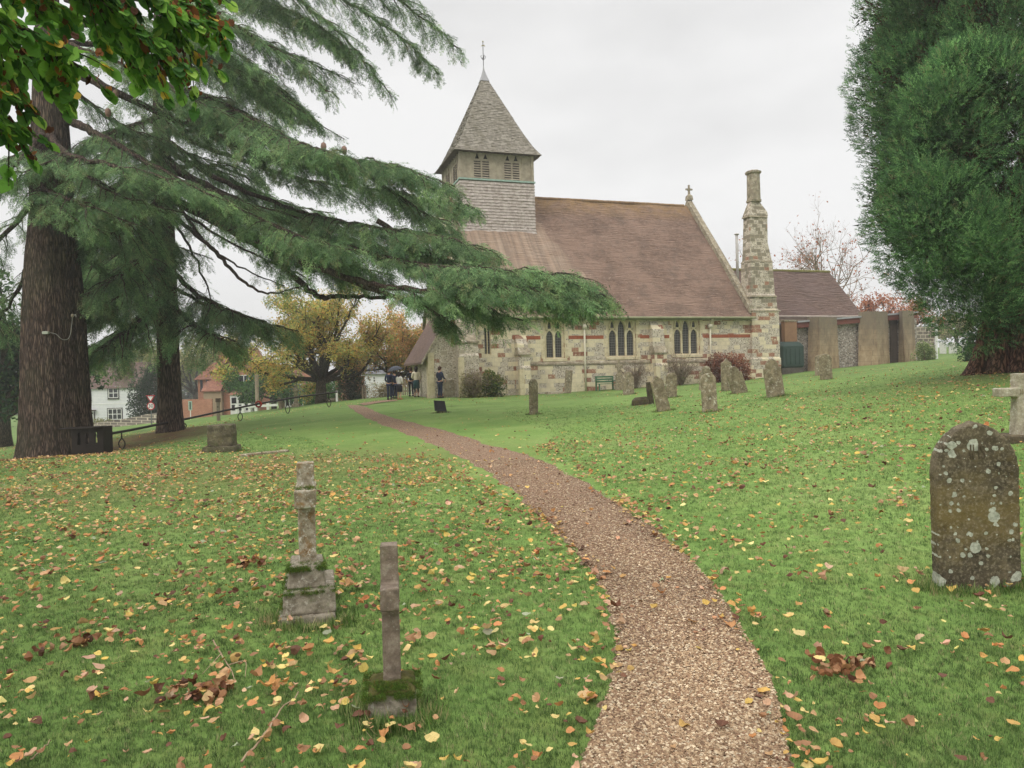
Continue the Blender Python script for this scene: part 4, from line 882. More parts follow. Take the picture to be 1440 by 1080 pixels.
# ------------------------------------------------------------------ pale cross at right edge
g = gp(1437, 617); s = g[1] / FPX
gc = thing('grave_cross', 'pale stone cross on low plinth at right edge of lawn', 'grave cross', g, -.06)
M['pale_cross'] = stone('pale_cross_stone', 'a39b86', '7f7765', 'bdb5a0', 'd8d4c6', 14, .25, .35, None, 3.)
sh = MB().plate([(-13*s, 0), (10*s, 0), (9*s, 60*s), (32*s, 60*s), (32*s, 72*s), (9*s, 72*s), (9*s, 92*s), (-9*s, 92*s), (-9*s, 72*s), (-34*s, 72*s), (-34*s, 60*s), (-9*s, 60*s)], [], -.085, .085).build('cross', M['pale_cross'], gc); rough(sh, .014, .01, .06)
text('IHS', .10, M['grave'], gc, (0, -.092, 66*s), ext=.004, name='carved_monogram')
pl = MB().box(-32*s, 32*s, -.3, .3, -.2, .06, .02, .02).build('plinth', M['grave_dark'], gc); rough(pl, .02, .02, .08)
# ------------------------------------------------------------------ two crosses left of the path, seen edge on
def moss_pad(parent, boxes, n, size=.03):
    P = []; 
    for x0, x1, y0, y1, z, k in boxes:
        q = int(n * k); e = rng.random((q, 2)); P.append(np.stack([x0 + (x1-x0)*e[:, 0], y0 + (y1-y0)*e[:, 1], z + rng.normal(0, .006, q)], 1))
    P = np.vstack(P); P = P[np.sin(P[:, 0] * 61 + 2 * np.sin(P[:, 2] * 40)) + np.sin(P[:, 1] * 47 + P[:, 0] * 33) > -.75]; n = len(P); t6 = tuft * .7
    V = scatter(t6, P, rng.normal(0, 1, (n, 3)) * (1, 1, .2), np.array((0, 0, 1.)) + rng.normal(0, .45, (n, 3)), rng.uniform(.5, 1.1, n) * size)
    cl = np.repeat(pal(n, ['48622a','59752f','3c4e20','6d7d38','6f6234'], .2, [.3,.3,.2,.12,.08]), 24, 0)
    return mesh('moss', V, tris(V), M['moss'], parent, False, cl)
M['cross_a'] = stone('flaking_cross_stone', '9b907c', '6f6450', 'b9b2a2', 'dbd7ca', 13, .36, .25, '84633a', 4.5)
M['cross_b'] = stone('brown_cross_stone', '7c6e60', '60554a', '948878', 'b5aea0', 18, .08, .25, None, 4.)
M['step'] = stone('grey_step_stone', '8d8474', '6a6153', 'a69d8c', 'c9c4b6', 16, .2, .6, None, 4.)
g = gp(432, 876); s = g[1] / FPX
ca = thing('stepped_cross', 'pale flaking stone cross on mossy stepped plinth, seen edge on', 'grave cross', g, .25)
def bx(x0, x1, y0, y1, t=.0): return MB().box(x0*s, x1*s, y0, y1, 0, 0)
S3 = lambda a, c, d0, d1, z0, z1, t=.006: MB().box((a)*s, c*s, d0, d1, z0*s, z1*s, t, t)
D_ = .36
o = S3(-40, 40, -.02, .62, -30, 10); o = rough(o.build('step', M['step'], ca), .01, .012, .05)
o = S3(-33, 40, .02, .56, 9, 44); o = rough(o.build('step', M['step'], ca), .01, .014, .06)
o = S3(-27, 27, .08, .46, 43, 76, .02); o = rough(o.build('step', M['step'], ca), .01, .016, .06)
o = MB().box(-10*s, 14*s, .2, .325, 74*s, 221*s).box(-13*s, 16*s, .03, .5, 160*s, 186*s).build('cross', M['cross_a'], ca); rough(o, .008, .010, .04)
moss_pad(ca, [(-27*s, 27*s, .06, .2, 75*s, 1), (-28*s, 28*s, .06, .12, 70*s, .3), (-33*s, 40*s, .03, .10, 43.5*s, .9), (-34*s, -27*s, .03, .5, 43*s, .5), (-12*s, 15*s, .04, .19, 186*s, .5), (-36*s, -28*s, .02, .3, 20*s, .5), (-28*s, 28*s, .06, .09, 72*s, 1.), (-34*s, 41*s, .0, .05, 41*s, 1.)], 560, .021)
g = gp(552, 1010); s = g[1] / FPX
cb = thing('slender_cross', 'slender brown stone cross on mossy square base, seen edge on', 'grave cross', g, .15)
o = MB().box(-36*s, 36*s, 0, .28, -.15, 32*s, .01, .01).build('plinth', M['step'], cb); rough(o, .008, .010, .05)
o = MB().box(-12*s, 13*s, .09, .18, 30*s, 238*s).box(-12.6*s, 13.6*s, -.01, .28, 152*s, 184*s).build('cross', M['cross_b'], cb); rough(o, .006, .004, .03)
P = [(-42*s, 42*s, -.025, .08, 33*s, 2.2), (-42*s, -12*s, .05, .27, 35*s, 1.6), (13*s, 42*s, .05, .27, 35*s, 1.6), (-28*s, 28*s, .0, .09, 41*s, 1.6), (-41*s, 41*s, -.03, .0, 30*s, 1.)]
moss_pad(cb, P, 520, .017)
cl_ = MB().loft([[(x * q * s, .13 + y * q, z * s) for x, y in ((-36, -.13), (36, -.13), (36, .13), (-36, .13))] for q, z in ((1, 30), (.85, 37), (.5, 43))]); rough(cl_.build('soil_cap', plain('mossy_soil', '4d4a26', .95, .4, 20, .5), cb), .01, .02, .03)
# ------------------------------------------------------------------ block monument and long kerb
g = gp(313, 635); s = g[1] / FPX
bk = thing('chest_tomb', 'dark weathered stone block tomb on stepped base beneath the cedar', 'tomb', g, .1)
M['tomb'] = stone('green_grey_tomb_stone', '5d5645', '454032', '716850', '9a977e', 9, .12, .6, None, 2.)
rough(MB().loft([[(x*s*q, y*q, z*s) for x, y in ((-16.5, -.25), (16.5, -.25), (16.5, .25), (-16.5, .25))] for q, z in ((1, 8), (.97, 22), (1, 22.5), (.95, 38))]).build('tomb_block', M['tomb'], bk), .015, .03, .1)
rough(MB().box(-23*s, 22*s, -.36, .36, -.2, 8.5*s, .02, .02).build('base', M['tomb'], bk), .02, .03, .1)
A, B_ = gp(338, 642), gp(405, 635); dv = B_ - A
o = MB().box(0, float(np.linalg.norm(dv)), -.09, .09, -.08, .05, .01, .01).build('grave_kerb', M['grave']); rough(o, .02, .02, .1); o.location = tuple(A); o.rotation_euler = (0, 0, math.atan2(dv[1], dv[0])); tag(o, 'low stone grave kerb sunk in leafy grass right of block tomb', 'grave kerb')

# untrimmed grass round the feet of the stones
GB = []
def ring_grass(px, py, wpx, n):
    g = gp(px, py); s = g[1] / FPX; a = rng.random(n) * 2 * PI; rx, ry = wpx * s * .55 + .03, .13 + .02; q = rng.normal(1, .12, n)
    GB.append(np.stack([g[0] + np.cos(a) * rx * q, g[1] + .02 + np.sin(a) * ry * q, 0 * a], 1))
for q in ((1373, 826, 112, 260), (432, 876, 84, 200), (552, 1010, 78, 200), (1437, 617, 70, 160), (313, 635, 46, 160), (750.5, 583, 16, 60), (934, 578, 22, 70), (998.5, 579, 23, 70), (944, 559, 17, 60), (1041, 553, 24, 60), (1022, 550, 17, 50), (1091, 558, 28, 80), (1162, 534, 18, 50), (1152, 528, 14, 40), (884, 555, 17, 50), (621, 581, 18, 50)): ring_grass(*q)
P = np.vstack(GB); P[:, 2] = H(P[:, 0], P[:, 1]); n = len(P); a = rng.random(n) * 6.28
V = scatter(tuft, P, np.stack([np.cos(a), np.sin(a), 0 * a], 1), np.array((0, 0, 1.)) + rng.normal(0, .2, (n, 3)), rng.uniform(.03, .075, n) * (1 + P[:, 1] * .012))
tag(mesh('grass', V, tris(V), M['grass'], None, False, np.repeat(pal(n, ['4a6330','5a763a','6c8a46','8a9a5c','a59c70'], .15), 24, 0)), 'longer untrimmed grass round the gravestones', kind='stuff')
# ================================================================== TREES
def spray_tpl(seed, n=58):
    r = np.random.default_rng(seed); T = []
    for _ in range(n):
        a = r.random() ** .8; sd = r.choice((-1, 1)); l = (1 - a) * .34 + .06; q = r.random() * l
        root = np.array((a + q * .6, sd * q, -.22 * a * a - .25 * q * q + r.normal(0, .012)))
        ang = r.uniform(-.2, 1.0) * sd; d = np.array((math.cos(ang), math.sin(ang), r.normal(-.15, .35))); ln = r.uniform(.07, .13); wv = unit(np.cross(d, (r.normal(0, .5), r.normal(0, .5), 1))) * .016
        T.append((root - wv, root + wv, root + d * ln))
    for k in range(4): T.append(((k/4, -.006, -.22*(k/4)**2), (k/4, .006, -.22*(k/4)**2), ((k+1.2)/4, 0, -.22*((k+1.2)/4)**2)))
    return np.array(T)
SPR = [spray_tpl(k) for k in range(5)]
def frames(n): return np.stack([np.cos(n), np.sin(n), 0*n], 1)
class Crown:
    def __init__(s, tpls, seed): s.t = tpls; s.p = []; s.x = []; s.z = []; s.s = []; s.c = []; s.r = np.random.default_rng(seed)
    def add(s, p, x, z, sc, c): s.p.append(p); s.x.append(x); s.z.append(z); s.s.append(np.broadcast_to(sc, (len(p),))); s.c.append(c)
    def build(s, name, mat, parent):
        p, x, z, sc, c = map(np.concatenate, (s.p, s.x, s.z, s.s, s.c)); k = s.r.integers(0, len(s.t), len(p)); V, C_ = [], []
        for i, t in enumerate(s.t):
            q = np.nonzero(k == i)[0]; V.append(scatter(t, p[q], x[q], z[q], sc[q])); C_.append(np.repeat(c[q], len(t) * 3, 0))
        V = np.vstack(V); print(name, len(V) // 3, 'tris'); return mesh(name, V, tris(V), mat, parent, False, np.vstack(C_))
CED = ['64825a', '769666', '8ba872', '567350', '9db67c', '868a62']
def cedar_limb(cr, lm, P, r0, f0=.25, sp=1.6, den=1., hang=.25, r1=.015, size=.5):
    r = cr.r; P = np.asarray(P, float); Ls = np.linalg.norm(np.diff(P, axis=0), axis=1).sum(); n = max(10, int(Ls / .35)); Q = smooth_path(P, n)
    Q[1:-1] += r.normal(0, .03, (n - 2, 3)); u = np.linspace(0, 1, n); lm.tube(Q, r0 * .8 * (1 - u) ** 1.2 + r1, 7)
    Tn = unit(np.gradient(Q, axis=0)); cnt = int(Ls * (1 - f0) * 5.5 * den)
    for j in range(cnt):
        f = f0 + (1 - f0) * (j + r.random()) / cnt; i = min(int(f * (n - 1)), n - 2); o = Q[i]; t = Tn[i]; side = unit(np.cross(t, (0, 0, 1))) * (1 if j % 2 else -1)
        taper = min(1, (1 - f) * 2.6 + .18) * min(1, (f - f0) * 4 + .45)
        ln = sp * taper * r.uniform(.6, 1.15); fw = r.uniform(.5, 1.1); d = unit(side * r.uniform(.55, 1) + t * fw + np.array((0, 0, r.uniform(-.12, .18))))
        k = max(4, int(ln / .22)); s = np.linspace(0, 1, k)[:, None]
        B = o + d * ln * s + np.array((0, 0, -1)) * hang * ln * s ** 2 + r.normal(0, .02, (k, 3)); B[0] = o
        lm.tube(B, np.linspace(.018 + .01 * ln, .004, k), 4)
        m = max(3, int(ln * 17 * den)); ss = r.random(m) ** .8; bi = np.minimum((ss * (k - 1)).astype(int), k - 2); fr = (ss * (k - 1) - bi)[:, None]
        p = B[bi] * (1 - fr) + B[bi + 1] * fr; bd = unit(B[bi + 1] - B[bi]); sd = unit(np.cross(bd, (0, 0, 1))) * r.choice((-1, 1), m)[:, None]
        x = bd * r.uniform(.5, 1.1, (m, 1)) + sd * r.uniform(.0, .9, (m, 1)) + np.array((0, 0, 1)) * r.normal(-.12 - hang * .4, .2, (m, 1))
        tone = r.normal(1, .16); cr.add(p, x, np.array((0, 0, 1.)) + r.normal(0, .25, (m, 3)), r.uniform(.6, 1.15, m) * size, pal(m, CED, .16, [.2,.25,.22,.15,.1,.08], r) * tone)
    m = int(Ls * (1 - f0) * 7 * den); f = f0 + (1 - f0) * r.random(m); i = np.minimum((f * (n - 1)).astype(int), n - 2)
    cr.add(Q[i], Tn[i] + r.normal(0, .6, (m, 3)) * (1, 1, .4), np.array((0, 0, 1.)) + r.normal(0, .2, (m, 3)), r.uniform(.5, .9, m) * size, pal(m, CED, .16, None, r))
def px_path(*a): return [at(*q) for q in a]
def trunk_mb(base, prof, k=20, flute=.05, lean=(0, 0)):      # prof: (height, radius)
    P = [np.array((base[0] + lean[0]*z, base[1] + lean[1]*z, base[2] + z)) for z, _ in prof]
    Pi = smooth_path(P, len(prof) * 4); R = np.interp(Pi[:, 2] - base[2], [z for z, _ in prof], [r for _, r in prof])
    V, F = tube_np(Pi, R, k * 3, flute, 1.); r = np.random.default_rng(int(abs(base[0]) * 10)); a = np.arange(k * 3) * 2 * PI / (k * 3)
    V = V.reshape(len(Pi), -1, 3); c = Pi[:, None]; 
    rib = .035 * np.sin(a * 17 + 3) + .025 * np.sin(a * 29 + 1) + .02 * np.sin(a * 41)
    V = c + (V - c) * (1 + rib[None, :, None] + r.normal(0, .006, V.shape[:2] + (1,)))
    return MB().add(V.reshape(-1, 3), [list(f) for f in F])
# ---- first cedar: the great trunk at left
t1 = at(58, 645, T1[1]); s1 = T1[1] / FPX
c1 = thing('cedar_tree', 'huge dark cedar with thick ribbed trunk at left edge of the lawn', 'cedar tree', (0, 0, 0))
b1 = np.array((T1[0], T1[1] + .9, T1[2] - .3))
tk = trunk_mb(b1, [(0, 54*s1), (.35, 50*s1), (1.0, 46.5*s1), (2.2, 43.5*s1), (4, 41*s1), (5.5, 39*s1), (7.5, 34*s1), (9, 28*s1), (11, 26*s1), (16, 16*s1), (21, 5*s1)], 20, .04, (.012, 0))
cr, lm = Crown(SPR, 11), MB(); y1 = b1[1]
# big stubs and boughs with a visible root on the trunk
cedar_limb(cr, lm, px_path((88, 95, y1), (130, 112, y1 - .3), (170, 133, y1 - .6), (260, 175, y1 + .5), (330, 205, y1 + 1.5), (420, 232, y1 + 2.5), (520, 262, y1 + 3.3)), .24, .35, 1.7)
cedar_limb(cr, lm, px_path((90, 165, y1), (125, 182, y1 - .8), (165, 205, y1 - 1.4), (250, 250, y1 - 1.5), (360, 290, y1 - .8), (470, 318, y1 + .5)), .2, .25, 1.6)
cedar_limb(cr, lm, px_path((60, 190, y1 - .5), (30, 225, y1 - 2), (-30, 262, y1 - 3)), .15, .2, 1.3)
cedar_limb(cr, lm, px_path((70, 190, y1 - .6), (100, 220, y1 - 2.2), (170, 235, y1 - 3.2), (270, 262, y1 - 3.6), (350, 300, y1 - 3.6)), .15, .2, 1.5, 1., .3)
cedar_limb(cr, lm, px_path((80, 230, y1 - .6), (60, 262, y1 - 2.), (110, 285, y1 - 3), (200, 318, y1 - 3.2)), .12, .2, 1.3, .9, .35)
cedar_limb(cr, lm, px_path((88, -30, y1), (180, -20, y1 - .5), (300, 20, y1 - .5), (400, 80, y1), (478, 140, y1 + .3)), .2, .3, 1.5)
cedar_limb(cr, lm, px_path((88, -90, y1), (220, -90, y1), (360, -40, y1 + .3), (480, 50, y1 + .8), (552, 138, y1 + 1)), .2, .3, 1.5)
cedar_limb(cr, lm, px_path((90, -160, y1), (260, -160, y1 + .5), (440, -70, y1 + 1), (560, 0, y1 + 1.6), (650, 72, y1 + 2)), .2, .35, 1.6)
cedar_limb(cr, lm, px_path((90, -160, y1), (280, -120, y1 + 2), (450, -20, y1 + 3), (560, 50, y1 + 3.6), (618, 105, y1 + 4)), .16, .35, 1.4)
cedar_limb(cr, lm, px_path((90, -240, y1), (300, -190, y1 + 1), (520, -90, y1 + 1.5), (640, -30, y1 + 2)), .16, .35, 1.5)
cedar_limb(cr, lm, px_path((95, 60, y1), (220, 70, y1 + 1.5), (350, 120, y1 + 2.5), (485, 196, y1 + 3)), .12, .35, 1.3, 1., .25)
cedar_limb(cr, lm, px_path((95, -20, y1), (240, 10, y1 + .8), (370, 60, y1 + 1.4), (500, 118, y1 + 2)), .14, .3, 1.6)
cedar_limb(cr, lm, px_path((95, 30, y1), (200, 50, y1 - .6), (320, 95, y1 - .6), (430, 160, y1)), .14, .35, 1.4)
cedar_limb(cr, lm, px_path((80, 200, y1 - .6), (90, 215, y1 - 1.8), (60, 232, y1 - 2.6), (-10, 250, y1 - 3)), .1, .2, 1.1, 1., .35)
cedar_limb(cr, lm, px_path((95, 300, y1 + .3), (150, 312, y1 + 1.4), (230, 340, y1 + 2.5), (300, 365, y1 + 3)), .1, .1, 1.4, .9, .35)
cedar_limb(cr, lm, px_path((40, 292, y1), (-10, 350, y1 + .5), (-60, 400, y1 + 1)), .12, .1, 1.2, 1.)
cedar_limb(cr, lm, px_path((45, 368, y1 + .6), (5, 440, y1 + 2), (-20, 480, y1 + 2.5)), .1, .1, 1.2, 1., .5)
for a in (((75, 215, y1 - .6), (110, 240, y1 - 1.6), (170, 275, y1 - 2.2), (260, 300, y1 - 2.4)), ((50, 230, y1 - .6), (40, 262, y1 - 1.6), (95, 300, y1 - 2.2), (150, 330, y1 - 2.3)), ((60, 205, y1 - .6), (20, 220, y1 - 1.8), (-40, 240, y1 - 2.5)),
          ((95, 120, y1), (160, 170, y1 + 1), (240, 205, y1 + 2), (340, 240, y1 + 2.6)), ((92, 60, y1), (170, 90, y1 - 1), (250, 130, y1 - 1.6), (330, 165, y1 - 1.8)), ((92, 0, y1), (200, 25, y1 - 1), (300, 60, y1 - 1.2), (390, 110, y1 - 1)),
          ((100, 340, y1 + .4), (130, 372, y1 + 2), (175, 405, y1 + 3.5), (215, 425, y1 + 4)), ((100, 390, y1 + .6), (125, 425, y1 + 3), (160, 455, y1 + 5))):
    cedar_limb(cr, lm, px_path(*a), .09, .12, 1.35, 1.15, .35)
tk.V += [v for v in lm.V]; tk.F += [[i + tk.n for i in f] for f in lm.F]
tk.build('trunk', M['bark_cedar'], c1, True)
cr.build('crown', M['needle'], c1)
# ---- second cedar
b2 = np.array((T2[0], T2[1], T2[2] - .3)); s2 = T2[1] / FPX; y2 = b2[1]
c2 = thing('cedar_tree', 'second cedar with slimmer trunk and long drooping boughs before the church', 'cedar tree', (0, 0, 0))
tk = trunk_mb(b2, [(0, 22*s2), (.4, 18.5*s2), (1.2, 16*s2), (3, 14.5*s2), (6, 14*s2), (9, 13*s2), (14, 11*s2), (20, 4*s2)], 14, .04)
cr, lm = Crown(SPR, 12), MB()
def limb2(*a, **k):
    q = dict(r=.12, f=.25, sp=2.2, d=1., h=.3); q.update(k); cedar_limb(cr, lm, px_path(*a), q['r'], q['f'], q['sp'], q['d'], q['h'], .02, .66)
limb2((240, 150, y2), (300, 186, y2 - 2), (390, 218, y2 - 4), (480, 222, y2 - 6), (560, 235, y2 - 7), (640, 262, y2 - 8), r=.17, f=.35)
limb2((240, 185, y2), (310, 215, y2 - 1), (420, 250, y2 - 2), (530, 268, y2 - 3), (610, 282, y2 - 3.5), (668, 292, y2 - 4), r=.12, f=.3, sp=1.8)
limb2((240, 215, y2), (330, 262, y2 - 3), (430, 300, y2 - 5), (520, 318, y2 - 7), (610, 330, y2 - 8), (700, 358, y2 - 9), r=.12, f=.3)
limb2((240, 240, y2), (340, 290, y2 - 1), (460, 330, y2 - 2), (560, 352, y2 - 3), (650, 378, y2 - 3.5), (745, 395, y2 - 4), r=.12, f=.3)
limb2((240, 235, y2), (350, 290, y2 - 4), (470, 340, y2 - 7), (590, 372, y2 - 9), (700, 380, y2 - 10.5), (785, 388, y2 - 11), (852, 418, y2 - 11.5), r=.16, f=.4, sp=2.)
limb2((240, 260, y2), (360, 335, y2 - 5), (470, 385, y2 - 8), (580, 408, y2 - 10), (690, 402, y2 - 11), (770, 408, y2 - 11.6), (820, 420, y2 - 12), r=.19, f=.45, sp=1.8)
limb2((240, 280, y2), (370, 350, y2 - 2), (440, 412, y2 - 4), (480, 416, y2 - 5), (560, 418, y2 - 6.5), (640, 428, y2 - 7.5), (740, 452, y2 - 9), r=.19, f=.66, sp=1.3, h=.2)
limb2((470, 385, y2 - 8), (560, 420, y2 - 8.5), (610, 438, y2 - 8.6), (642, 462, y2 - 8.6), r=.1, f=.45, sp=1.0, h=.3)
limb2((590, 372, y2 - 9), (650, 410, y2 - 9.5), (700, 440, y2 - 9.7), r=.1, f=.1, sp=1.3, h=.45)
limb2((240, 300, y2), (300, 352, y2 - 4), (340, 395, y2 - 6), (380, 412, y2 - 7), (430, 402, y2 - 8), r=.10, f=.75, sp=1.0, d=.5)
limb2((238, 380, y2), (285, 420, y2 - 2), (330, 440, y2 - 3.5), (375, 452, y2 - 4), r=.14, f=.15, sp=1.4, h=.4)
limb2((238, 360, y2), (200, 400, y2 - 2), (150, 425, y2 - 3), (120, 440, y2 - 3.4), r=.14, f=.1, sp=1.9, h=.4)
limb2((238, 400, y2), (205, 440, y2 - 3), (170, 470, y2 - 4), (140, 492, y2 - 5), r=.14, f=.1, sp=1.7, h=.5)
limb2((238, 300, y2), (190, 340, y2 - 1.5), (140, 372, y2 - 2), (112, 390, y2 - 2), r=.14, f=.1, sp=2., h=.35)
limb2((238, 250, y2), (190, 290, y2 + 1), (130, 330, y2 + 2), (80, 360, y2 + 2), r=.14, f=.1, sp=2., h=.35)
limb2((238, 180, y2), (190, 200, y2 - 2), (150, 225, y2 - 2.5), (110, 250, y2 - 3), r=.14, f=.15, sp=2.)
limb2((238, 120, y2), (280, 132, y2 - 4), (330, 155, y2 - 6), (400, 190, y2 - 8), r=.16, f=.2, sp=1.8)
limb2((238, 60, y2), (300, 70, y2 - 2), (370, 110, y2 - 4), (430, 160, y2 - 5), r=.13, f=.2, sp=2., d=1.1)
limb2((238, 20, y2), (330, 0, y2 - 2), (420, 20, y2 - 4), (500, 75, y2 - 5), r=.13, f=.2, sp=2., d=1.1)
limb2((238, 420, y2), (262, 450, y2 - 2), (290, 468, y2 - 4), (330, 480, y2 - 5), r=.12, f=.15, sp=1.4, h=.6)
limb2((240, 200, y2), (300, 240, y2 + 1.5), (380, 280, y2 + 2.5), (470, 300, y2 + 3), f=.2, sp=2.2, h=.35)
limb2((240, 225, y2), (280, 262, y2 - 4), (350, 300, y2 - 7), (430, 335, y2 - 9), (500, 352, y2 - 10), f=.3, sp=1.7, h=.3)
limb2((238, 265, y2), (280, 330, y2 - 1.5), (330, 372, y2 - 2.5), (400, 402, y2 - 3), f=.8, sp=.9, d=.5, h=.3, r=.09)
limb2((238, 300, y2), (262, 340, y2 - 1.5), (290, 400, y2 - 2), (300, 440, y2 - 2), f=.6, sp=.8, d=.4, h=.5, r=.07)
limb2((238, 160, y2), (200, 172, y2 - 3), (150, 190, y2 - 5), (120, 200, y2 - 6), f=.1, sp=2., h=.4)
limb2((238, 215, y2), (200, 240, y2 - 3), (160, 265, y2 - 5), (118, 280, y2 - 6), f=.1, sp=2.1, h=.45)
limb2((238, 270, y2), (200, 300, y2 - 3), (165, 325, y2 - 5), (125, 335, y2 - 6), f=.1, sp=2.1, h=.45)
limb2((238, 90, y2), (290, 100, y2 + 1), (350, 130, y2 + 2), (420, 175, y2 + 3), f=.2, sp=2., h=.3)
limb2((238, 140, y2), (310, 160, y2 - 5), (400, 195, y2 - 8), (480, 215, y2 - 10), f=.25, sp=2.)
limb2((238, 330, y2), (205, 362, y2 - 3), (165, 392, y2 - 5), (118, 415, y2 - 6), f=.1, sp=2., h=.45)
limb2((240, 262, y2), (330, 300, y2 - 3), (400, 338, y2 - 5), (480, 368, y2 - 6.5), (555, 388, y2 - 7.5), r=.08, f=.4, sp=1.5, h=.55)
limb2((238, 400, y2), (290, 428, y2 - 2), (350, 448, y2 - 3), (420, 466, y2 - 4), r=.09, f=.2, sp=1.4, h=.5)
limb2((240, 290, y2), (320, 340, y2 + 1), (390, 372, y2 + 1.6), (440, 395, y2 + 2), r=.07, f=.45, sp=1.4, d=.8, h=.4)
limb2((240, 275, y2), (330, 318, y2 - 2), (420, 352, y2 - 3), (500, 372, y2 - 4), r=.08, f=.35, sp=1.4, h=.3)
limb2((238, 345, y2), (195, 385, y2 + 1), (150, 415, y2 + 2), (105, 430, y2 + 2), r=.1, f=.1, sp=2., d=1.2, h=.4)
limb2((238, 310, y2), (200, 345, y2 + 2), (160, 365, y2 + 4), (110, 385, y2 + 5), r=.1, f=.1, sp=2.2, d=1.2, h=.4)
limb2((238, 420, y2), (200, 450, y2 + 1), (150, 480, y2 + 2), (110, 500, y2 + 2), r=.1, f=.1, sp=1.6, d=1.2, h=.4)
limb2((238, 240, y2), (190, 262, y2 + 3), (140, 290, y2 + 5), (90, 300, y2 + 6), r=.1, f=.1, sp=2.2, d=1.1, h=.4)
limb2((530, 310, y2 - 7), (600, 352, y2 - 6.5), (680, 378, y2 - 6.8), r=.1, f=.1, sp=1.8, h=.35)
limb2((480, 222, y2 - 6), (540, 262, y2 - 5.5), (600, 300, y2 - 5.6), (650, 330, y2 - 5.7), r=.1, f=.1, sp=1.8, h=.3)
for q in range(9):
    a = q * .9 + 2.2; d_ = np.array((math.cos(a), abs(math.sin(a)), 0)); z = 6 + q * 1.5; o = b2 + np.array((0, 0, z)); L_ = 6 - q * .35
    cedar_limb(cr, lm, [o, o + d_ * L_ * .5 + (0, 0, .3), o + d_ * L_ + (0, 0, -.6)], .14, .2, 2., .6, .3, .02, .9)
tk.V += lm.V; tk.F += [[i + tk.n for i in f] for f in lm.F]
tk.build('trunk', M['bark_cedar'], c2, True)
cr.build('crown', M['needle'], c2)
M['cone'] = plain('cedar_cone', '8a6f63', .9, .15, 20, .4)
for px, py, d in ((163, 132, y1 - .8), (152, 158, y1 - .7), (455, 206, y2 - 6.3), (484, 211, y2 - 6.8)):
    g = at(px, py, d); s = d / FPX; o = MB().lathe([(.0, -7*s), (3.2*s, -5*s), (4.2*s, 0), (3.4*s, 4*s), (0, 6.5*s)], 10).build('cone', M['cone'], c1 if px < 300 else c2, True); o.location = tuple(g)
# box, cable and camera on the first trunk
def on_trunk(px, py, f=.93):                                   # point on the bark facing the lens
    g = at(px, py, b1[1] - .4); ax = b1[0] + .012 * (g[2] - b1[2]); R = np.interp(g[2] - b1[2], [0, 2.2, 4, 5.5], [54*s1, 43.5*s1, 41*s1, 39*s1]); dx = np.clip(g[0] - ax, -R*.95, R*.95)
    d = b1[1] - math.sqrt(max(R*R*1.05 - dx*dx, .01)); return at(px, py, d) - np.array((0, .03, 0))
g = on_trunk(65, 468); jb = MB().loft([[(x, -.05, z) for x, z in ((-.10, -.05), (.10, -.05), (.11, 0), (.10, .05), (-.10, .05), (-.11, 0))], [(x, .06, z) for x, z in ((-.10, -.05), (.10, -.05), (.11, 0), (.10, .05), (-.10, .05), (-.11, 0))]]).build('junction_box', plain('grey_white_plastic', 'a5a79b', .6, .08), None, bevel=.012); jb.location = tuple(g); tag(jb, 'pale junction box fixed to the great cedar trunk', 'junction box')
cb_ = MB().tube(smooth_path([on_trunk(*q) - np.array((0, .015, 0)) for q in ((72, 468), (80, 470), (88, 477), (96, 477), (100, 470), (102, 456), (103, 446))], 30), .010, 5).build('power_cable', plain('grey_cable', '9a978f', .6), None, True); tag(cb_, 'thin pale cable looping across the great cedar trunk', 'cable')
g = at(104, 444, b1[1] - .45); sc_ = thing('security_camera', 'small camera on bracket at the right edge of the great cedar trunk', 'camera', g)
MB().rod((-.06, 0, .01), (.10, -.05, .03), .012).rod((.10, -.05, .03), (.11, -.06, -.05), .012).build('bracket', plain('pale_bracket', 'b8b5aa', .6), sc_); MB().lathe([(0, -.06), (.05, -.05), (.055, .02), (.03, .06), (0, .065)], 10, (-.03, -.04, 0)).build('lamp_head', plain('tan_housing', '8f8371', .6), sc_, True)

# ---- lime tree beside the camera (branches hang into the picture)
def lime_leaf(seed):
    r = np.random.default_rng(seed); s = np.linspace(0, 1, 7); w = .5 * np.sin(PI * np.clip(s * .9 + .1, 0, 1)) ** .6 * (1.12 - .45 * s); zz = -.12 * s ** 2 + r.normal(0, .02, 7)
    c = np.stack([s, 0*s, zz], 1); l = np.stack([s - .12*(s < .1), w, zz + .12*w + r.normal(0, .025, 7)], 1); q = np.stack([s - .12*(s < .1), -w, zz + .12*w + r.normal(0, .025, 7)], 1); T = []
    for k in range(6): T += [(c[k], c[k+1], l[k]), (l[k], c[k+1], l[k+1]), (c[k+1], c[k], q[k]), (c[k+1], q[k], q[k+1])]
    return np.array(T)
LL = [lime_leaf(k) for k in range(5)]
lt = thing('lime_tree', 'lime tree with broad green leaves hanging into the top left corner', 'lime tree')
lb = np.array((-4.9, 2.6, h1(-4.9, 2.6) - .2)); tk = trunk_mb(lb, [(0, .42), (.5, .34), (2, .30), (4, .27), (7, .18), (9, .06)], 10, .03)
cr, lm = Crown(LL, 21), MB()
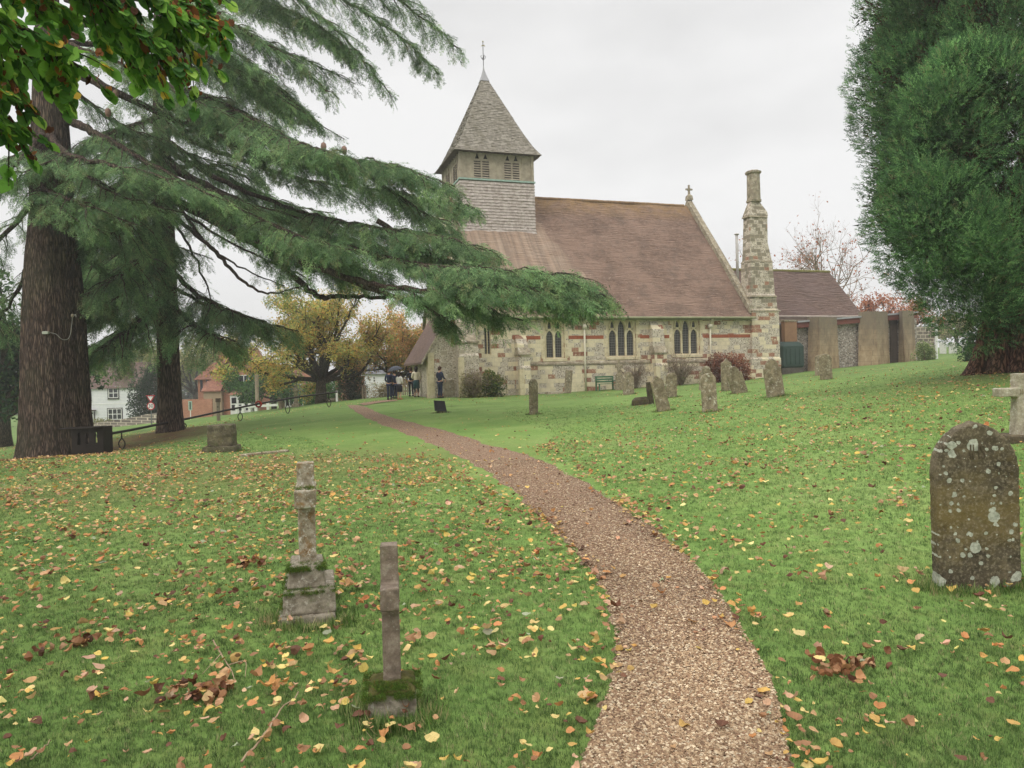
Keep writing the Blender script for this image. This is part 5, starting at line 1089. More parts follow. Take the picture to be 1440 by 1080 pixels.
def lime_branch(P, n, r0, sz=.080, brown=.25, hang=.0):
    r = cr.r; Q = smooth_path(P, 16); lm.tube(Q, np.linspace(r0, .004, 16), 5); Tn = unit(np.gradient(Q, axis=0)); k = int(n / 7)
    for j in range(k):
        f = .2 + .8 * (j + r.random()) / k; i = min(int(f * 15), 14); d = unit(Tn[i] * r.uniform(.3, 1) + np.cross(Tn[i], (0, 0, 1)) * r.choice((-1, 1)) * r.uniform(.3, 1) + (0, 0, r.uniform(-.4, .1) - hang)); ln = r.uniform(.12, .30)
        s = np.linspace(0, 1, 6)[:, None]; B = Q[i] + d * ln * s + np.array((0, 0, -.3)) * ln * s ** 2; lm.tube(B, np.linspace(.006, .002, 6), 4)
        m = 9; u = r.uniform(.1, 1, m); p = Q[i] + d * ln * u[:, None] + np.array((0, 0, -.3)) * ln * (u ** 2)[:, None]
        x = d + np.cross(d, (0, 0, 1)) * r.choice((-1, 1), m)[:, None] * r.uniform(.3, 1.2, (m, 1)) + np.array((0, 0, 1)) * r.normal(-.45, .25, (m, 1)); z = np.array((0, 0, 1.)) + r.normal(0, .35, (m, 3))
        c = pal(m, ['56803a', '689440', '7eaa4a', '446c34', '9cbc58', 'd6b048', '7c4e2e'], .15, [.27, .27, .2, .12, .09, .03, .02], r); cr.add(p, x, z, r.uniform(.7, 1.15, m) * sz, c)
        if r.random() < brown * 2:                            # papery brown seed bracts hanging below
            m = 5; p = Q[i] + d * ln * r.uniform(.4, 1, (m, 1)) + r.normal(0, .02, (m, 3)); x = np.array((0, 0, -1.)) + r.normal(0, .35, (m, 3)); c = pal(m, ['6b442c', '875632', 'a26a3a', '533322'], .15, None, r); cr.add(p, x, r.normal(0, 1, (m, 3)), r.uniform(.3, .6, m) * sz, c)
tp = lambda z: lb + np.array((0, 0, z))
lime_branch([tp(4.2), at(-80, -120, 3.6), at(60, -60, 4.2), at(180, -10, 4.6), at(305, 42, 5.0)], 300, .05)
lime_branch([tp(4.0), at(-120, -60, 3.8), at(40, -10, 4.4), at(140, 40, 4.8), at(222, 100, 5.0)], 260, .05, brown=.25)
lime_branch([tp(3.6), at(-100, 10, 3.8), at(0, 60, 4.2), at(48, 90, 4.4), at(82, 118, 4.5)], 170, .04)
lime_branch([tp(3.3), at(-120, 100, 3.6), at(-40, 140, 3.9), at(0, 165, 4.1), at(26, 195, 4.2)], 110, .03, hang=.1, brown=.3)
lime_branch([tp(4.4), at(-60, -160, 4), at(100, -110, 4.6), at(230, -50, 5.1), at(300, 0, 5.4)], 240, .05)
lime_branch([tp(3.9), at(-120, -10, 3.5), at(-20, 20, 3.7), at(70, 60, 4.0), at(110, 95, 4.2)], 220, .04)
lime_branch([at(60, -60, 4.2), at(120, -20, 4.4), at(190, 40, 4.6), at(240, 75, 4.7)], 200, .02, brown=.3)
lime_branch([at(100, -90, 4.4), at(180, -30, 4.7), at(250, 0, 5.0), at(312, 32, 5.2)], 120, .02, brown=.3)
lime_branch([at(150, -60, 4.4), at(220, 0, 4.6), at(250, 40, 4.8), at(270, 80, 4.9)], 90, .02, brown=.25)
lime_branch([at(-20, 20, 3.9), at(0, 80, 4.0), at(10, 120, 4.1)], 80, .02, hang=.1)
for a in (2.6, 3.6, 4.6, 1.2): lime_branch([tp(4.5), tp(5.3) + 1.6 * np.array((math.cos(a), math.sin(a), .2)), tp(5.6) + 3. * np.array((math.cos(a), math.sin(a), 0))], 160, .06)
tk.V += lm.V; tk.F += [[i + tk.n for i in f] for f in lm.F]
tk.build('trunk', M['bark_grey'], lt, True); cr.build('crown', M['leaf'], lt)

# ---- great cypress at right
def plume_tpl(seed, n=22):
    r = np.random.default_rng(seed); T = []
    for _ in range(n):
        a = r.random(); th = r.uniform(-1, 1) * .75 * (1 - a * .35); q = np.array((a * math.cos(th * .6), math.sin(th) * a * .45, r.normal(0, .07) - .1 * a * a)); d = unit(np.array((1, th * 1.1 + r.normal(0, .25), r.normal(.1, .3)))); ln = r.uniform(.12, .24); wv = unit(np.cross(d, r.normal(0, 1, 3))) * .034
        T.append((q - wv, q + wv, q + d * ln))
    return np.array(T)
PL = [plume_tpl(k) for k in range(5)]
cy = thing('cypress_tree', 'massive dark green cypress with fluted red-brown trunk at right edge', 'cypress tree')
yb = np.array((TY[0] + .5, TY[1] + .3, TY[2] - .5))
tk = MB()
ys = yb[1] / FPX
V, F = tube_np(smooth_path([yb, yb + (0, 0, .6), yb + (.05, 0, 1.6), yb + (.1, 0, 3), yb + (.1, 0, 6), yb + (0, 0, 12)], 26), np.interp(np.linspace(0, 12, 26), [0, .6, 1.4, 3, 6, 12], [1.62, 1.42, 1.3, 1.15, .8, .1]), 72, .10, .4); tk.add(V, [list(f) for f in F])
for a in np.linspace(0, 6.28, 14)[:-1]:                        # buttressed stems fused to the trunk
    d_ = np.array((math.cos(a), math.sin(a), 0)); R_ = 1.16 + .12 * math.sin(a * 3)
    tk.tube(smooth_path([yb + d_ * (R_ + .38) - (0, 0, .1), yb + d_ * R_ + (0, 0, .7), yb + d_ * (R_ - .25) + (0, 0, 2.), yb + d_ * (R_ - .3) + (0, 0, 3.4), yb + d_ * 1.6 + (0, 0, 6)], 16), np.interp(np.linspace(0, 1, 16), [0, .3, 1], [.42, .33, .16]), 8)
cr = Crown(PL, 31); r = cr.r
prof = np.array([(3.2, 2.0), (3.6, 2.7), (4.1, 3.1), (4.8, 3.6), (5.5, 4.0), (6.6, 4.3), (7.7, 3.9), (8.4, 3.95), (9.0, 4.3), (10.5, 4.25), (12, 4.1), (14, 3.2), (15.5, 1.6)])
cyx, cyy = at(1440, 300, 20.)[0], 20.
lobes = []
for k in range(95):
    z = r.uniform(5.0, 14.8); R_ = np.interp(z, prof[:, 0], prof[:, 1]); a = r.uniform(0, 6.28); rl = r.uniform(.95, 1.5)
    lobes.append((np.array((cyx + math.cos(a) * (R_ - rl * .98), cyy + math.sin(a) * (R_ - rl * .98), z)), rl))
for px, py in ((1232, 0), (1226, 50), (1226, 100), (1232, 140), (1248, 185), (1240, 215), (1222, 255), (1222, 295), (1232, 330), (1252, 360), (1270, 390), (1298, 400), (1330, 402)):   # the side seen against the sky
    lobes.append((at(px + 64, py, 20) , 1.2)); lobes.append((at(px + 80, py + 18, 19.2) , 1.25)); lobes.append((at(px + 84, py - 14, 20.6) , 1.25))
for px, py, rl in ((1360, 150, 1.3), (1320, 190, 1.0), (1410, 130, 1.1), (1430, 330, 1.2), (1370, 350, .9), (1330, 310, 1.), (1300, 300, .9)):
    lobes.append((at(px, py, 16.9), rl))
CYP = ['456642', '54784b', '678c55', '7fa568', '3a563a', '7a805a']
for c_, rl in lobes:                                           # each bough is a cluster of rounded tufts
    front = c_[1] < cyy + 1.5; k = int((17 if front else 7) * rl * rl); bt = r.normal(1.08, .26)
    sd = unit(r.normal(0, 1, (k, 3)) + np.array((0, -.25 if front else 0, .25))); sc_ = c_ + sd * rl * .72 * np.array((1, 1, 1.2)); sr = r.uniform(.34, .56, k)
    for q in range(k):
        n = 42 if front else 24; d_ = unit(r.normal(0, 1, (n, 3)) + sd[q] * .9 + np.array((0, 0, .3))); p = sc_[q] + d_ * sr[q] * r.uniform(.75, 1.0, (n, 1))
        up = d_ * .8 + sd[q] * .3 + np.array((0, 0, .55)) + r.normal(0, .15, (n, 3)); tone = bt * r.normal(1, .1)
        cr.add(p, up, r.normal(0, 1, (n, 3)) + d_, r.uniform(.15, .26, n), pal(n, CYP, .12, [.22, .27, .22, .13, .1, .06], r) * tone)
n = 6500; z = r.uniform(4.6, 14, n); a = r.uniform(0, 6.28, n); R_ = np.interp(z, prof[:, 0], prof[:, 1]) * r.uniform(.35, .82, n)   # brown inner twigs
cr.add(np.stack([cyx + np.cos(a)*R_, cyy + np.sin(a)*R_, z], 1), np.stack([np.cos(a), np.sin(a), .4 + 0*a], 1) + r.normal(0, .4, (n, 3)), r.normal(0, 1, (n, 3)), r.uniform(.5, .9, n), pal(n, ['4b3a2c', '3e4a2e', '2f3d28', '5a4432'], .15, None, r))
tk.build('trunk', M['bark_yew'], cy, True); cr.build('crown', M['needle'], cy)

# ---- generic broadleaf tree
LQ = [np.array([((0, 0, 0), (.5, .33, .04), (1, 0, 0)), ((0, 0, 0), (1, 0, 0), (.5, -.33, .04))]), np.array([((0, 0, 0), (.45, .4, -.05), (1, 0, -.1)), ((0, 0, 0), (1, 0, -.1), (.45, -.3, .06))])]
def tree(name, label, cat, base, h, spread, rt, fork, cols, nleaf, lsz, seed, group=None, mat='bark_grey', w=None, up=.9, nl=7, depth=4, leafmat='leaf', vase=0.):
    r = np.random.default_rng(seed); root = thing(name, label, cat, (0, 0, 0), 0, group); lm = MB(); tips = []
    base = np.array(base, float); lm.tube([base - (0, 0, .4), base + (0, 0, fork * .4), base + (0, 0, fork)], [rt * 1.35, rt, rt * .9], 10)
    def grow(p, d, ln, rad, lv):
        k = 5; P = [p]; 
        for _ in range(k):
            d = unit(d + r.normal(0, .16, 3) + np.array((0, 0, .06 * up))); P.append(P[-1] + d * ln / k)
        lm.tube(P, np.linspace(rad, rad * .6, k + 1), 5 if lv > 1 else 3)
        for q in P[2:]: 
            if lv <= 2: tips.append((q, lv))
        if lv == 0: return
        for i in range(r.integers(2, 4) if lv > 1 else 3):
            j = r.integers(2, k + 1); a = unit(d + r.normal(0, .55, 3)); grow(P[j], a, ln * r.uniform(.55, .8), rad * .55, lv - 1)
    for i in range(nl):
        a = i * 2.4 + r.uniform(0, .6); el = r.uniform(.35, 1.25) if not vase else r.uniform(.2, 1.3)
        d = np.array((math.cos(a) * math.cos(el) * spread / h * 1.6, math.sin(a) * math.cos(el) * spread / h * 1.6, math.sin(el))); grow(base + (0, 0, fork * r.uniform(.75, 1)), unit(d), (h - fork) * r.uniform(.36, .46), rt * .5, depth - 1)
    tk = lm.build('trunk', M[mat], root, True)
    if nleaf:
        T = np.array([t[0] for t in tips]); i = r.integers(0, len(T), nleaf); cr = Crown(LQ, seed); tone = r.normal(1, .12, (len(T), 1)); hue = r.integers(0, len(cols), len(T))
        c = np.array([L(x) for x in cols]); ci = np.where(r.random(nleaf) < .55, hue[i], r.choice(len(c), nleaf, p=w))
        cr.add(T[i] + r.normal(0, .28, (nleaf, 3)), r.normal(0, 1, (nleaf, 3)), r.normal(0, .6, (nleaf, 3)) + (0, 0, 1), r.uniform(.6, 1.3, nleaf) * lsz, c[ci] * tone[i] * r.normal(1, .12, (nleaf, 1)).clip(.5, 1.5))
        cr.build('crown', M[leafmat], root)
    return root
def gz(px, py, d): g = at(px, py, d); g[2] = min(g[2], h1(g[0], g[1])) if False else h1(g[0], g[1]); return g
AUT = ['d0bb68', 'cdae5c', 'bcb868', 'c9a262', 'a6ae66', '8f9e5c']
tree('autumn_tree', 'broad golden and green autumn tree with stout trunk beyond the lawn', 'autumn tree', gz(452, 566, 60), 11.5, 9.5, .44, 2.0, AUT, 42000, .19, 41, w=[.2,.17,.2,.11,.18,.14], nl=13, vase=1, up=.8)
tree('autumn_tree', 'orange tinted autumn tree behind the people near the porch', 'autumn tree', gz(553, 556, 66), 9.5, 7.5, .32, 1.9, ['cfa860', 'c79868', 'cca072', 'a89f5c', '8a965a'], 30000, .20, 43, w=[.25,.2,.2,.2,.15], nl=9, vase=1)
tree('bare_tree', 'tall bare tree with few russet leaves rising behind the hall roof', 'bare tree', gz(1135, 500, 84), 18.5, 18, .34, 3, ['a5623f', 'b8744c', '8f5a40'], 2200, .26, 45, nl=14, depth=6, mat='twig')
tree('bare_tree', 'smaller russet leaved tree showing above the hall piers', 'bare tree', gz(1228, 500, 90), 9.5, 7, .25, 3, ['b5704c', 'a5623f', 'c28a66'], 3500, .26, 46, nl=8, depth=4)
tree('bare_tree', 'russet leaved tree between the hall piers and the cypress', 'bare tree', gz(1282, 500, 95), 9, 6, .25, 3, ['b5704c', 'a5623f', 'c28a66'], 2600, .26, 47, nl=8, depth=4)
tree('willow_tree', 'pale yellow green tree behind the brick house', 'tree', gz(275, 560, 120), 17, 8, .4, 4, ['9a9a5e', 'a8a468', '868f58', 'b5ae7c'], 9000, .42, 48, nl=9)
tree('willow_tree', 'pale yellow green tree right of the white cottage', 'tree', gz(205, 560, 125), 15, 5, .35, 4, ['8f9455', '9aa060', '76824c'], 7000, .42, 49, nl=8)
tree('dark_tree', 'dark green tree behind the great cedar at the far left', 'tree', gz(5, 600, 45), 11, 6, .4, 2, ['3a5236', '445f3c', '2f452f', '56703f'], 12000, .30, 50, nl=9)
tree('dark_tree', 'green tree left of the white cottage behind the great trunk', 'tree', gz(60, 600, 120), 13, 8, .4, 3, ['4a6340', '5a7048', '3c5236'], 8000, .42, 51, nl=9)
tree('hazel_tree', 'yellowing tree in the far field behind the white headstones', 'tree', gz(1345, 480, 120), 7, 7, .3, 2, ['9a9460', '878a58', 'a8a070'], 5000, .40, 52, nl=8)
tree('oak_tree', 'pale autumn tree behind the porch roof', 'tree', gz(590, 550, 85), 8.5, 5, .3, 3, ['a08a50', '8f8a58', 'b39a66'], 4000, .26, 53, nl=8)
tree('green_tree', 'mid green tree filling the gap behind the brick house bay window', 'tree', gz(385, 560, 84), 7, 6, .3, 1.5, ['4d6f3a', '5f8042', '3f5c34'], 9000, .24, 54, nl=8)

# ---- bushes
def bush(name, label, c, rx, ry, rz_, cols, n, sz, seed, stems=0, shell=.55, group=None, cat='bush', mat='leaf', flat=1.):
    r = np.random.default_rng(seed); root = thing(name, label, cat, (0, 0, 0), 0, group); c = np.array(c)
    if n:
        cr = Crown(LQ, seed); k = 14; cc = unit(r.normal(0, 1, (k, 3))) * r.uniform(.3, .62, (k, 1)); cc[:, 2] = np.abs(cc[:, 2]) * flat + .15
        i = r.integers(0, k, n); d_ = unit(r.normal(0, 1, (n, 3))) * r.uniform(shell, 1, (n, 1)) ** .5 * .42; p = cc[i] + d_; p[:, 2] = np.abs(p[:, 2])
        tone = r.normal(1, .13, (k, 1)); cr.add(c + p * (rx, ry, rz_), d_ + r.normal(0, .5, (n, 3)), r.normal(0, .5, (n, 3)) + (0, 0, 1), r.uniform(.6, 1.3, n) * sz, pal(n, cols, .14, None, r) * tone[i]); cr.build('foliage', M[mat], root)
    m = MB()
    for q in range(max(stems, 8)):
        a = r.uniform(0, 6.28); e = r.uniform(.2, .95); P = [c + (0, 0, -.1), c + np.array((math.cos(a)*rx*.5*e, math.sin(a)*ry*.5*e, rz_*.42)), c + np.array((math.cos(a)*rx*1.*e, math.sin(a)*ry*1.*e, rz_*r.uniform(.6, 1.0)*(1.1-.45*e)))]; P = smooth_path(P, 7) + r.normal(0, .035, (7, 3)); m.tube(P, np.linspace(.018 if stems else .03, .006, 7), 4)
        for s in range(9 if stems else 0):
            j = r.integers(1, 7); m.tube([P[j], P[j] + unit(r.normal(0, 1, 3) + (0, 0, .6)) * r.uniform(.25, .7)], [.010, .004], 3)
    m.build('stems', M['twig'], root, True); return root
def bpx(px, yb, d): return gz(px, yb, d)
def wch(px, n): t = ch(px, 520, n)[0]; q = chw(t, n); q[2] = h1(q[0], q[1]); return q
bush('red_bush', 'rounded red-brown bush against the church wall', wch(1022, -1.6), 1.75, 1.3, 2.05, ['7f4f3c', '8f5d46', '6e4436', '9a6a50', '7a5540'], 9000, .11, 61)
bush('bare_shrub', 'bare twiggy shrub right of the buttress below third window', wch(957, -1.3), 1.7, 1.1, 2.2, ['6f7a48', '7a6a50'], 350, .10, 62, 60)
bush('bare_shrub', 'bare twiggy shrub left of the buttress behind headstones', wch(893, -1.3), 1.3, 1.0, 2.0, ['7a6a50'], 100, .10, 63, 45)
bush('wall_shrub', 'loose green shrub with yellow stems against the west end wall', wch(692, -1.5), 1.0, .9, 1.55, ['6b7a3a', '4f6a34', '7f8a48', '5a6b38', '968f58'], 3500, .13, 64, 25)
bush('wall_shrub', 'pale dry shrub growing beside the corner buttress', wch(664, -1.9), 1.0, .8, 1.7, ['8a8458', '77794a', '998f6a'], 1300, .12, 65, 25)
bush('holly_bush', 'dense dark grey-green bush at the far edge of lawn', gz(493, 564, 62), 1.7, 1.5, 3.0, ['46583f', '55684c', '394a36', '5f7052'], 7000, .12, 66)
bush('low_hedge', 'brown clipped hedge behind the people', gz(541, 557, 75), 2.4, 1.0, 2.3, ['8a7a50', '7a7048', '98885c'], 4000, .14, 67)
bush('laurel_bush', 'small pale green bush in front of the dark block wall', at(1301, 507, 56.5) - (0, 0, .15), 1.05, .8, 1.55, ['7d9058', '92a268', '667c48', 'a8b080'], 3000, .12, 68)
bush('conifer_hedge', 'tall dark green hedge beside the white cottage', gz(212, 590, 84), 3.6, 2, 6.6, ['34492f', '3f5636', '2b3d28'], 12000, .22, 69)
bush('green_shrub', 'bright green shrub left of the golden tree trunk', gz(436, 566, 68), 1.6, 1.2, 2.3, ['4f7a3c', '5f8a44', '43682f'], 3500, .14, 70)
bush('green_shrub', 'bright green shrub right of the golden tree trunk', gz(468, 564, 68), 1.6, 1.2, 3.0, ['4f7a3c', '5f8a44', '43682f'], 3500, .14, 71)
bush('ivy_shrub', 'dark ivy shrub in the shade beside the cypress trunk', gz(1368, 500, 40), .8, .8, 2.0, ['33482f', '40573a', '4a6242'], 2500, .12, 72)
w_ = bush('distant_wood', 'dark wooded ridge far beyond the village', gz(150, 560, 190), 90, 12, 15, ['55683f', '6a7348', '7d7a50', '48583a'], 30000, 1.3, 73, cat='wood', flat=.6); w_['kind'] = 'stuff'
# ================================================================== VILLAGE
M['weatherboard'] = None
b = NB('white_weatherboard'); o = b.xyz(b.co()); M['weatherboard'] = b.end(b.mix(b.m_('GREATER_THAN', b.m_('FRACT', b.m_('DIVIDE', o[2], .2)), .88), b.ramp(b.noise(1.2), (.3, 'd2d3d4'), (.7, 'e4e4e3')), 'a9abae'), .6)
b = NB('orange_brick'); o = b.xyz(b.co())
br_ = b.n('TexBrick', {'Vector': b.vec(b.m_('ADD', o[0], o[1]), o[2], 0.), 'Scale': 1., 'Color1': (*L('9c5a42'), 1), 'Color2': (*L('b4735a'), 1), 'Mortar': (*L('b8a088'), 1), 'Mortar Size': .012, 'Brick Width': .24, 'Row Height': .08})
M['brick'] = b.end(b.mix(b.ramp(b.noise(.9, None, 6), (.4, 0.), (.75, .5)), br_.outputs[0], '8a5a48'), .9, b.noise(20), .3, .02)
M['tile_red'] = roof_mat('weathered_red_tiles', ('7d5445', '8d6250', '9c705c', '6d4a3e', '86604f'), 'b09a84', False)
M['render_grey'] = plain('tan_render', 'a08d74', .9, .12, 1.5)
M['slate'] = plain('grey_slate', '77777a', .7, .15, 3)
def front(d, pxc, pyb): s = d / FPX; return lambda px, py: ((px - pxc) * s, (pyb - py) * s)
def casement(parent, f, x0, x1, y0, y1, nx, ny, yy=0., trim='white_paint', outline_=None):
    (a, z1), (c, z0) = f(x0, y0), f(x1, y1); t = .09; hs = []
    cw_, chh = (c - a - t) / nx, (z1 - z0 - t) / ny
    for i in range(nx):
        for j in range(ny): hs.append([(a + t + i*cw_, z0 + t + j*chh), (a + i*cw_ + cw_, z0 + t + j*chh), (a + i*cw_ + cw_, z0 + j*chh + chh), (a + t + i*cw_, z0 + j*chh + chh)])
    o = MB().plate([(a, z0), (c, z0), (c, z1), (a, z1)], hs, yy - .06, yy + .0).build('window', M[trim], parent)
    MB().box(a + .04, c - .04, yy - .025, yy - .015, z0 + .04, z1 - .04).build('pane', M['glass_dark'], o)
    if outline_:
        q = .10; MB().plate([(a - q, z0 - q), (c + q, z0 - q), (c + q, z1 + q), (a - q, z1 + q)], [[(a - .003, z0 - .003), (c + .003, z0 - .003), (c + .003, z1 + .003), (a - .003, z1 + .003)]], yy - .07, yy).build('frame', M[outline_], o)
    MB().box(a - .15, c + .15, yy - .16, yy - .001, z0 - .16, z0 - .104).build('sill', M[trim if not outline_ else outline_], o)
    return o
def gable_roof(parent, x0, x1, y0, y1, ze, zr, mat, axis='x', ov=.35, name='roof', hip=(0, 0)):
    ym = (y0 + y1) / 2; xm = (x0 + x1) / 2; k = (zr - ze)
    if axis == 'x':
        e = k / (ym - y0) * ov; A, B, C_, D = (x0 - ov, y0 - ov, ze - e), (x1 + ov, y0 - ov, ze - e), (x1 + ov - hip[1], ym, zr), (x0 - ov + hip[0], ym, zr)
        o = courses(name, mat, [A, B, C_, D], .16, parent, .03, .6, .015); E, F_ = (x1 + ov, y1 + ov, ze - e), (x0 - ov, y1 + ov, ze - e)
        MB().add([D, C_, E, F_], [(0, 1, 2, 3)]).add([B, E, C_], [(0, 1, 2)]).add([F_, A, D], [(0, 1, 2)]).build('roof_slope', mat, o)
        MB().tube([D, C_], .13, 6).build('ridge_tiles', mat, o)
    else:
        e = k / (xm - x0) * ov; A, B, C_, D = (x0 - ov, y1, ze - e), (x0 - ov, y0 - ov, ze - e), (xm, y0 - ov, zr), (xm, y1, zr); E, F_ = (x1 + ov, y0 - ov, ze - e), (x1 + ov, y1, ze - e)
        o = courses(name, mat, [A, B, C_, D], .16, parent, .03, .6, .015); courses('roof_slope', mat, [E, F_, D, C_], .16, o, .03, .6, .015); MB().tube([D, C_], .13, 6).build('ridge_tiles', mat, o)
    return o
def place(d, pxc, pyb): return tuple(at(pxc, pyb, d))
# white cottage
f = front(100, 145, 599); wc = thing('white_cottage', 'white weatherboarded cottage with brown tiled roof across the road', 'cottage', place(100, 145, 599))
(x0, ze), (x1, _) = f(70, 543.5), f(193.5, 543.5); zr = f(0, 511)[1]
MB().box(x0, x1, 0, 7, -2, ze).build('wall', M['weatherboard'], wc); gable_roof(wc, x0, x1, 0, 7, ze, zr, M['roof_plain'], 'x', .3)
casement(wc, f, 121.5, 129, 546.5, 561.5, 1, 3, 0, 'white_paint', 'black_iron'); casement(wc, f, 154, 168, 546, 560, 2, 2, 0, 'white_paint', 'black_iron'); casement(wc, f, 152.5, 172, 575, 590.5, 3, 2, 0, 'white_paint', 'black_iron')
(a, z1), (c, z0) = f(120, 578), f(133, 601); dr = MB().box(a, c, -.06, -.001, z0 - .3, z1).build('door', M['white_paint'], wc)
MB().box(a + .12, a + .5, -.075, -.061, z1 - .35, z1 - .15).box(c - .5, c - .12, -.075, -.061, z1 - .35, z1 - .15).build('pane', M['glass_dark'], dr)
MB().box(c + .002, c + .10, -.10, -.001, z0 - .3, z1).box(a - .10, a - .002, -.10, -.001, z0 - .3, z1).build('frame', M['black_iron'], dr); MB().box(a - .3, c + .35, -.6, -.101, z1 + .05, z1 + .2).build('door_canopy', M['oak_dark'], dr)
MB().box(x0, x1, -.035, -.001, f(0, 568)[1] - .04, f(0, 568)[1] + .04).build('drip_board', M['white_paint'], wc)
bush('garden_hedge', 'low clipped yellowish hedge in front of the white cottage', gz(144, 600, 93), 2.6, .5, 1.1, ['8a8a4a', '7a8044', '95925a'], 2500, .12, 80, cat='hedge')
g0, g1 = at(120, 603, 88), at(236, 590, 78)
def wall_line(name, label, P, zt, zb_, th, mat, cap=None):
    o = MB().loft([[(p[0], p[1] - th/2, p[2] + zb_), (p[0], p[1] + th/2, p[2] + zb_), (p[0], p[1] + th/2, p[2] + z), (p[0], p[1] - th/2, p[2] + z)] for p, z in zip(P, zt)]).build(name, M[mat]); return tag(o, label, 'wall')
wall_line('garden_wall', 'low mottled brick garden wall in front of the white cottage', [gz(130, 600, 86), gz(170, 600, 84), gz(205, 598, 81), gz(236, 595, 78)], [.7, .8, 1.0, 1.1], -.6, .35, 'block')
f = front(62, 112, 603); sh = thing('mossy_shed', 'small shed with mossy hipped roof behind the great trunk', 'shed', place(62, 112, 603)); (a, ze), (c, _) = f(98, 598), f(119, 598)
MB().box(a + .1, c - .2, 0, 1.4, -1.5, ze).build('wall', M['oak_dark'], sh); m = MB().loft([[(a - .2, -.3, ze), (c, -.3, ze), (c, 1.7, ze), (a - .2, 1.7, ze)], [(a + .3, .3, ze + .75), (c - .7, .3, ze + .6), (c - .7, 1.1, ze + .6), (a + .3, 1.1, ze + .75)]]); m.build('roof', plain('mossy_tiles', '5f5a40', .9, .3, 4, .4), sh)
# brick house
f = front(85, 300, 586); bh = thing('brick_house', 'orange brick house with tiled roofs and ivy beyond the handrail', 'house', place(85, 300, 586), .0)
(a, ze), (c, _) = f(267, 530), f(302, 530); MB().box(a, c, 2.4, 9, -1.5, ze).build('wall', M['brick'], bh); gable_roof(bh, a, c + 3, 2.4, 9, ze, f(0, 491)[1], M['tile_red'], 'x', .3, hip=(2.6, 0))
for q in (272.5, 281): (wx, z1), (_, z0) = f(q, 534), f(q, 551); MB().box(wx - .14, wx + .14, 2.33, 2.399, z0, z1).build('window', M['glass_dark'], bh)
casement(bh, f, 277, 282.5, 552, 562, 2, 2, 2.4)
(a, ze), (c, _) = f(296.5, 519), f(352, 519); MB().box(a, c, .4, 7, -1.5, ze).build('wall', M['brick'], bh); gable_roof(bh, a, c, .4, 7, ze, f(0, 490)[1], M['tile_red'], 'x', .35, hip=(2.4, .5))
(ga, gze), (gc, _) = f(318, 516), f(362, 516); gz1 = f(0, 494)[1]
MB().plate([(ga, -1.5), (gc, -1.5), (gc, gze), ((ga + gc)/2, gz1), (ga, gze)], [], -.6, .398).build('gable_wall', M['tile_red'], bh); gable_roof(bh, ga, gc, -.6, 5, gze, gz1 + .1, M['tile_red'], 'y', .3)
MB().box(ga + .02, gc - .02, -.66, -.602, -1.5, f(0, 521)[1]).build('render_panel', M['brick'], bh)
casement(bh, f, 340, 362, 528.5, 541, 3, 1, -.66)
(a, z1), (c, z0) = f(331, 556), f(361.5, 581); bay = MB().box(a, c, -1.4, -.661, -1.0, z1).build('bay_window', M['white_paint'], bh)
for k in range(3):
    for j in range(2): x = a + .15 + k * (c - a - .1) / 3; z = z1 - .95 - j * .8; MB().box(x, x + (c - a) / 3 - .3, -1.43, -1.401, z, z + .65).build('pane', M['glass_dark'], bay)
MB().loft([[(a - .15, -1.55, z1), (c + .15, -1.55, z1), (c + .15, -.67, z1), (a - .15, -.67, z1)], [(a + .3, -1.0, z1 + .65), (c - .3, -1.0, z1 + .65), (c - .3, -.67, z1 + .65), (a + .3, -.67, z1 + .65)]]).build('bay_roof', M['tile_red'], bay)
(a, z1), (c, z0) = f(292, 550), f(318, 541); MB().box(a + .1, c, -1.2, .399, -1.5, z1).build('lean_to', M['render_grey'], bh); MB().loft([[(a - .1, -1.4, z1 - .05), (c, -1.4, z1 - .05), (c, -1.4, z1 + .08), (a - .1, -1.4, z1 + .08)], [(a - .1, .39, z0 + .3), (c, .39, z0 + .3), (c, .39, z0 + .45), (a - .1, .39, z0 + .45)]]).build('lean_to_roof', M['tile_red'], bh)
(a, z1), (c, _) = f(293.5, 483), f(301, 483); MB().box(a, c, 3.2, 4.2, f(0, 505)[1], z1).box(a - .1, c + .1, 3.1, 4.3, z1 - .5, z1 - .3).box(a - .06, c + .06, 3.14, 4.26, z1 + .002, z1 + .15).lathe([(.2, z1 + .15), (.16, z1 + .6)], 8, ((a + c) / 2, 3.7, 0)).build('chimney', M['brick'], bh)
def ivy(parent, f, rects, yy, n, seed, cols=('4f7a3c', '5f8a44', '43682f', '6a8f4a')):
    r = np.random.default_rng(seed); cr = Crown(LQ, seed)
    for x0, y0, x1, y1 in rects:
        e = r.random((n, 2)); u = unit(e - .5 + 1e-6); (a, z1), (c, z0) = f(x0, y0), f(x1, y1); q = (e - .5); keep = (np.abs(q) ** 2.5).sum(1) < .5 ** 2.5 * r.uniform(.6, 1.2, n); e = e[keep]; k = len(e)
        p = np.stack([a + (c - a) * e[:, 0], yy - r.uniform(.02, .6, k), z0 + (z1 - z0) * e[:, 1]], 1); cr.add(p, r.normal(0, 1, (k, 3)), r.normal(0, .6, (k, 3)) + (0, -1, .5), r.uniform(.12, .28, k), pal(k, list(cols), .15, None, r))
    cr.build('ivy', M['leaf'], parent)
ivy(bh, f, [(319, 517, 343, 552), (330, 538, 362, 551), (352, 520, 376, 570)], -.66, 1600, 81)
gw = wall_line('brick_garden_wall', 'red brick garden wall before the orange brick house', [at(248, 588, 80), at(299, 585, 80)], [2.0, 1.85], -.8, .3, 'brick')
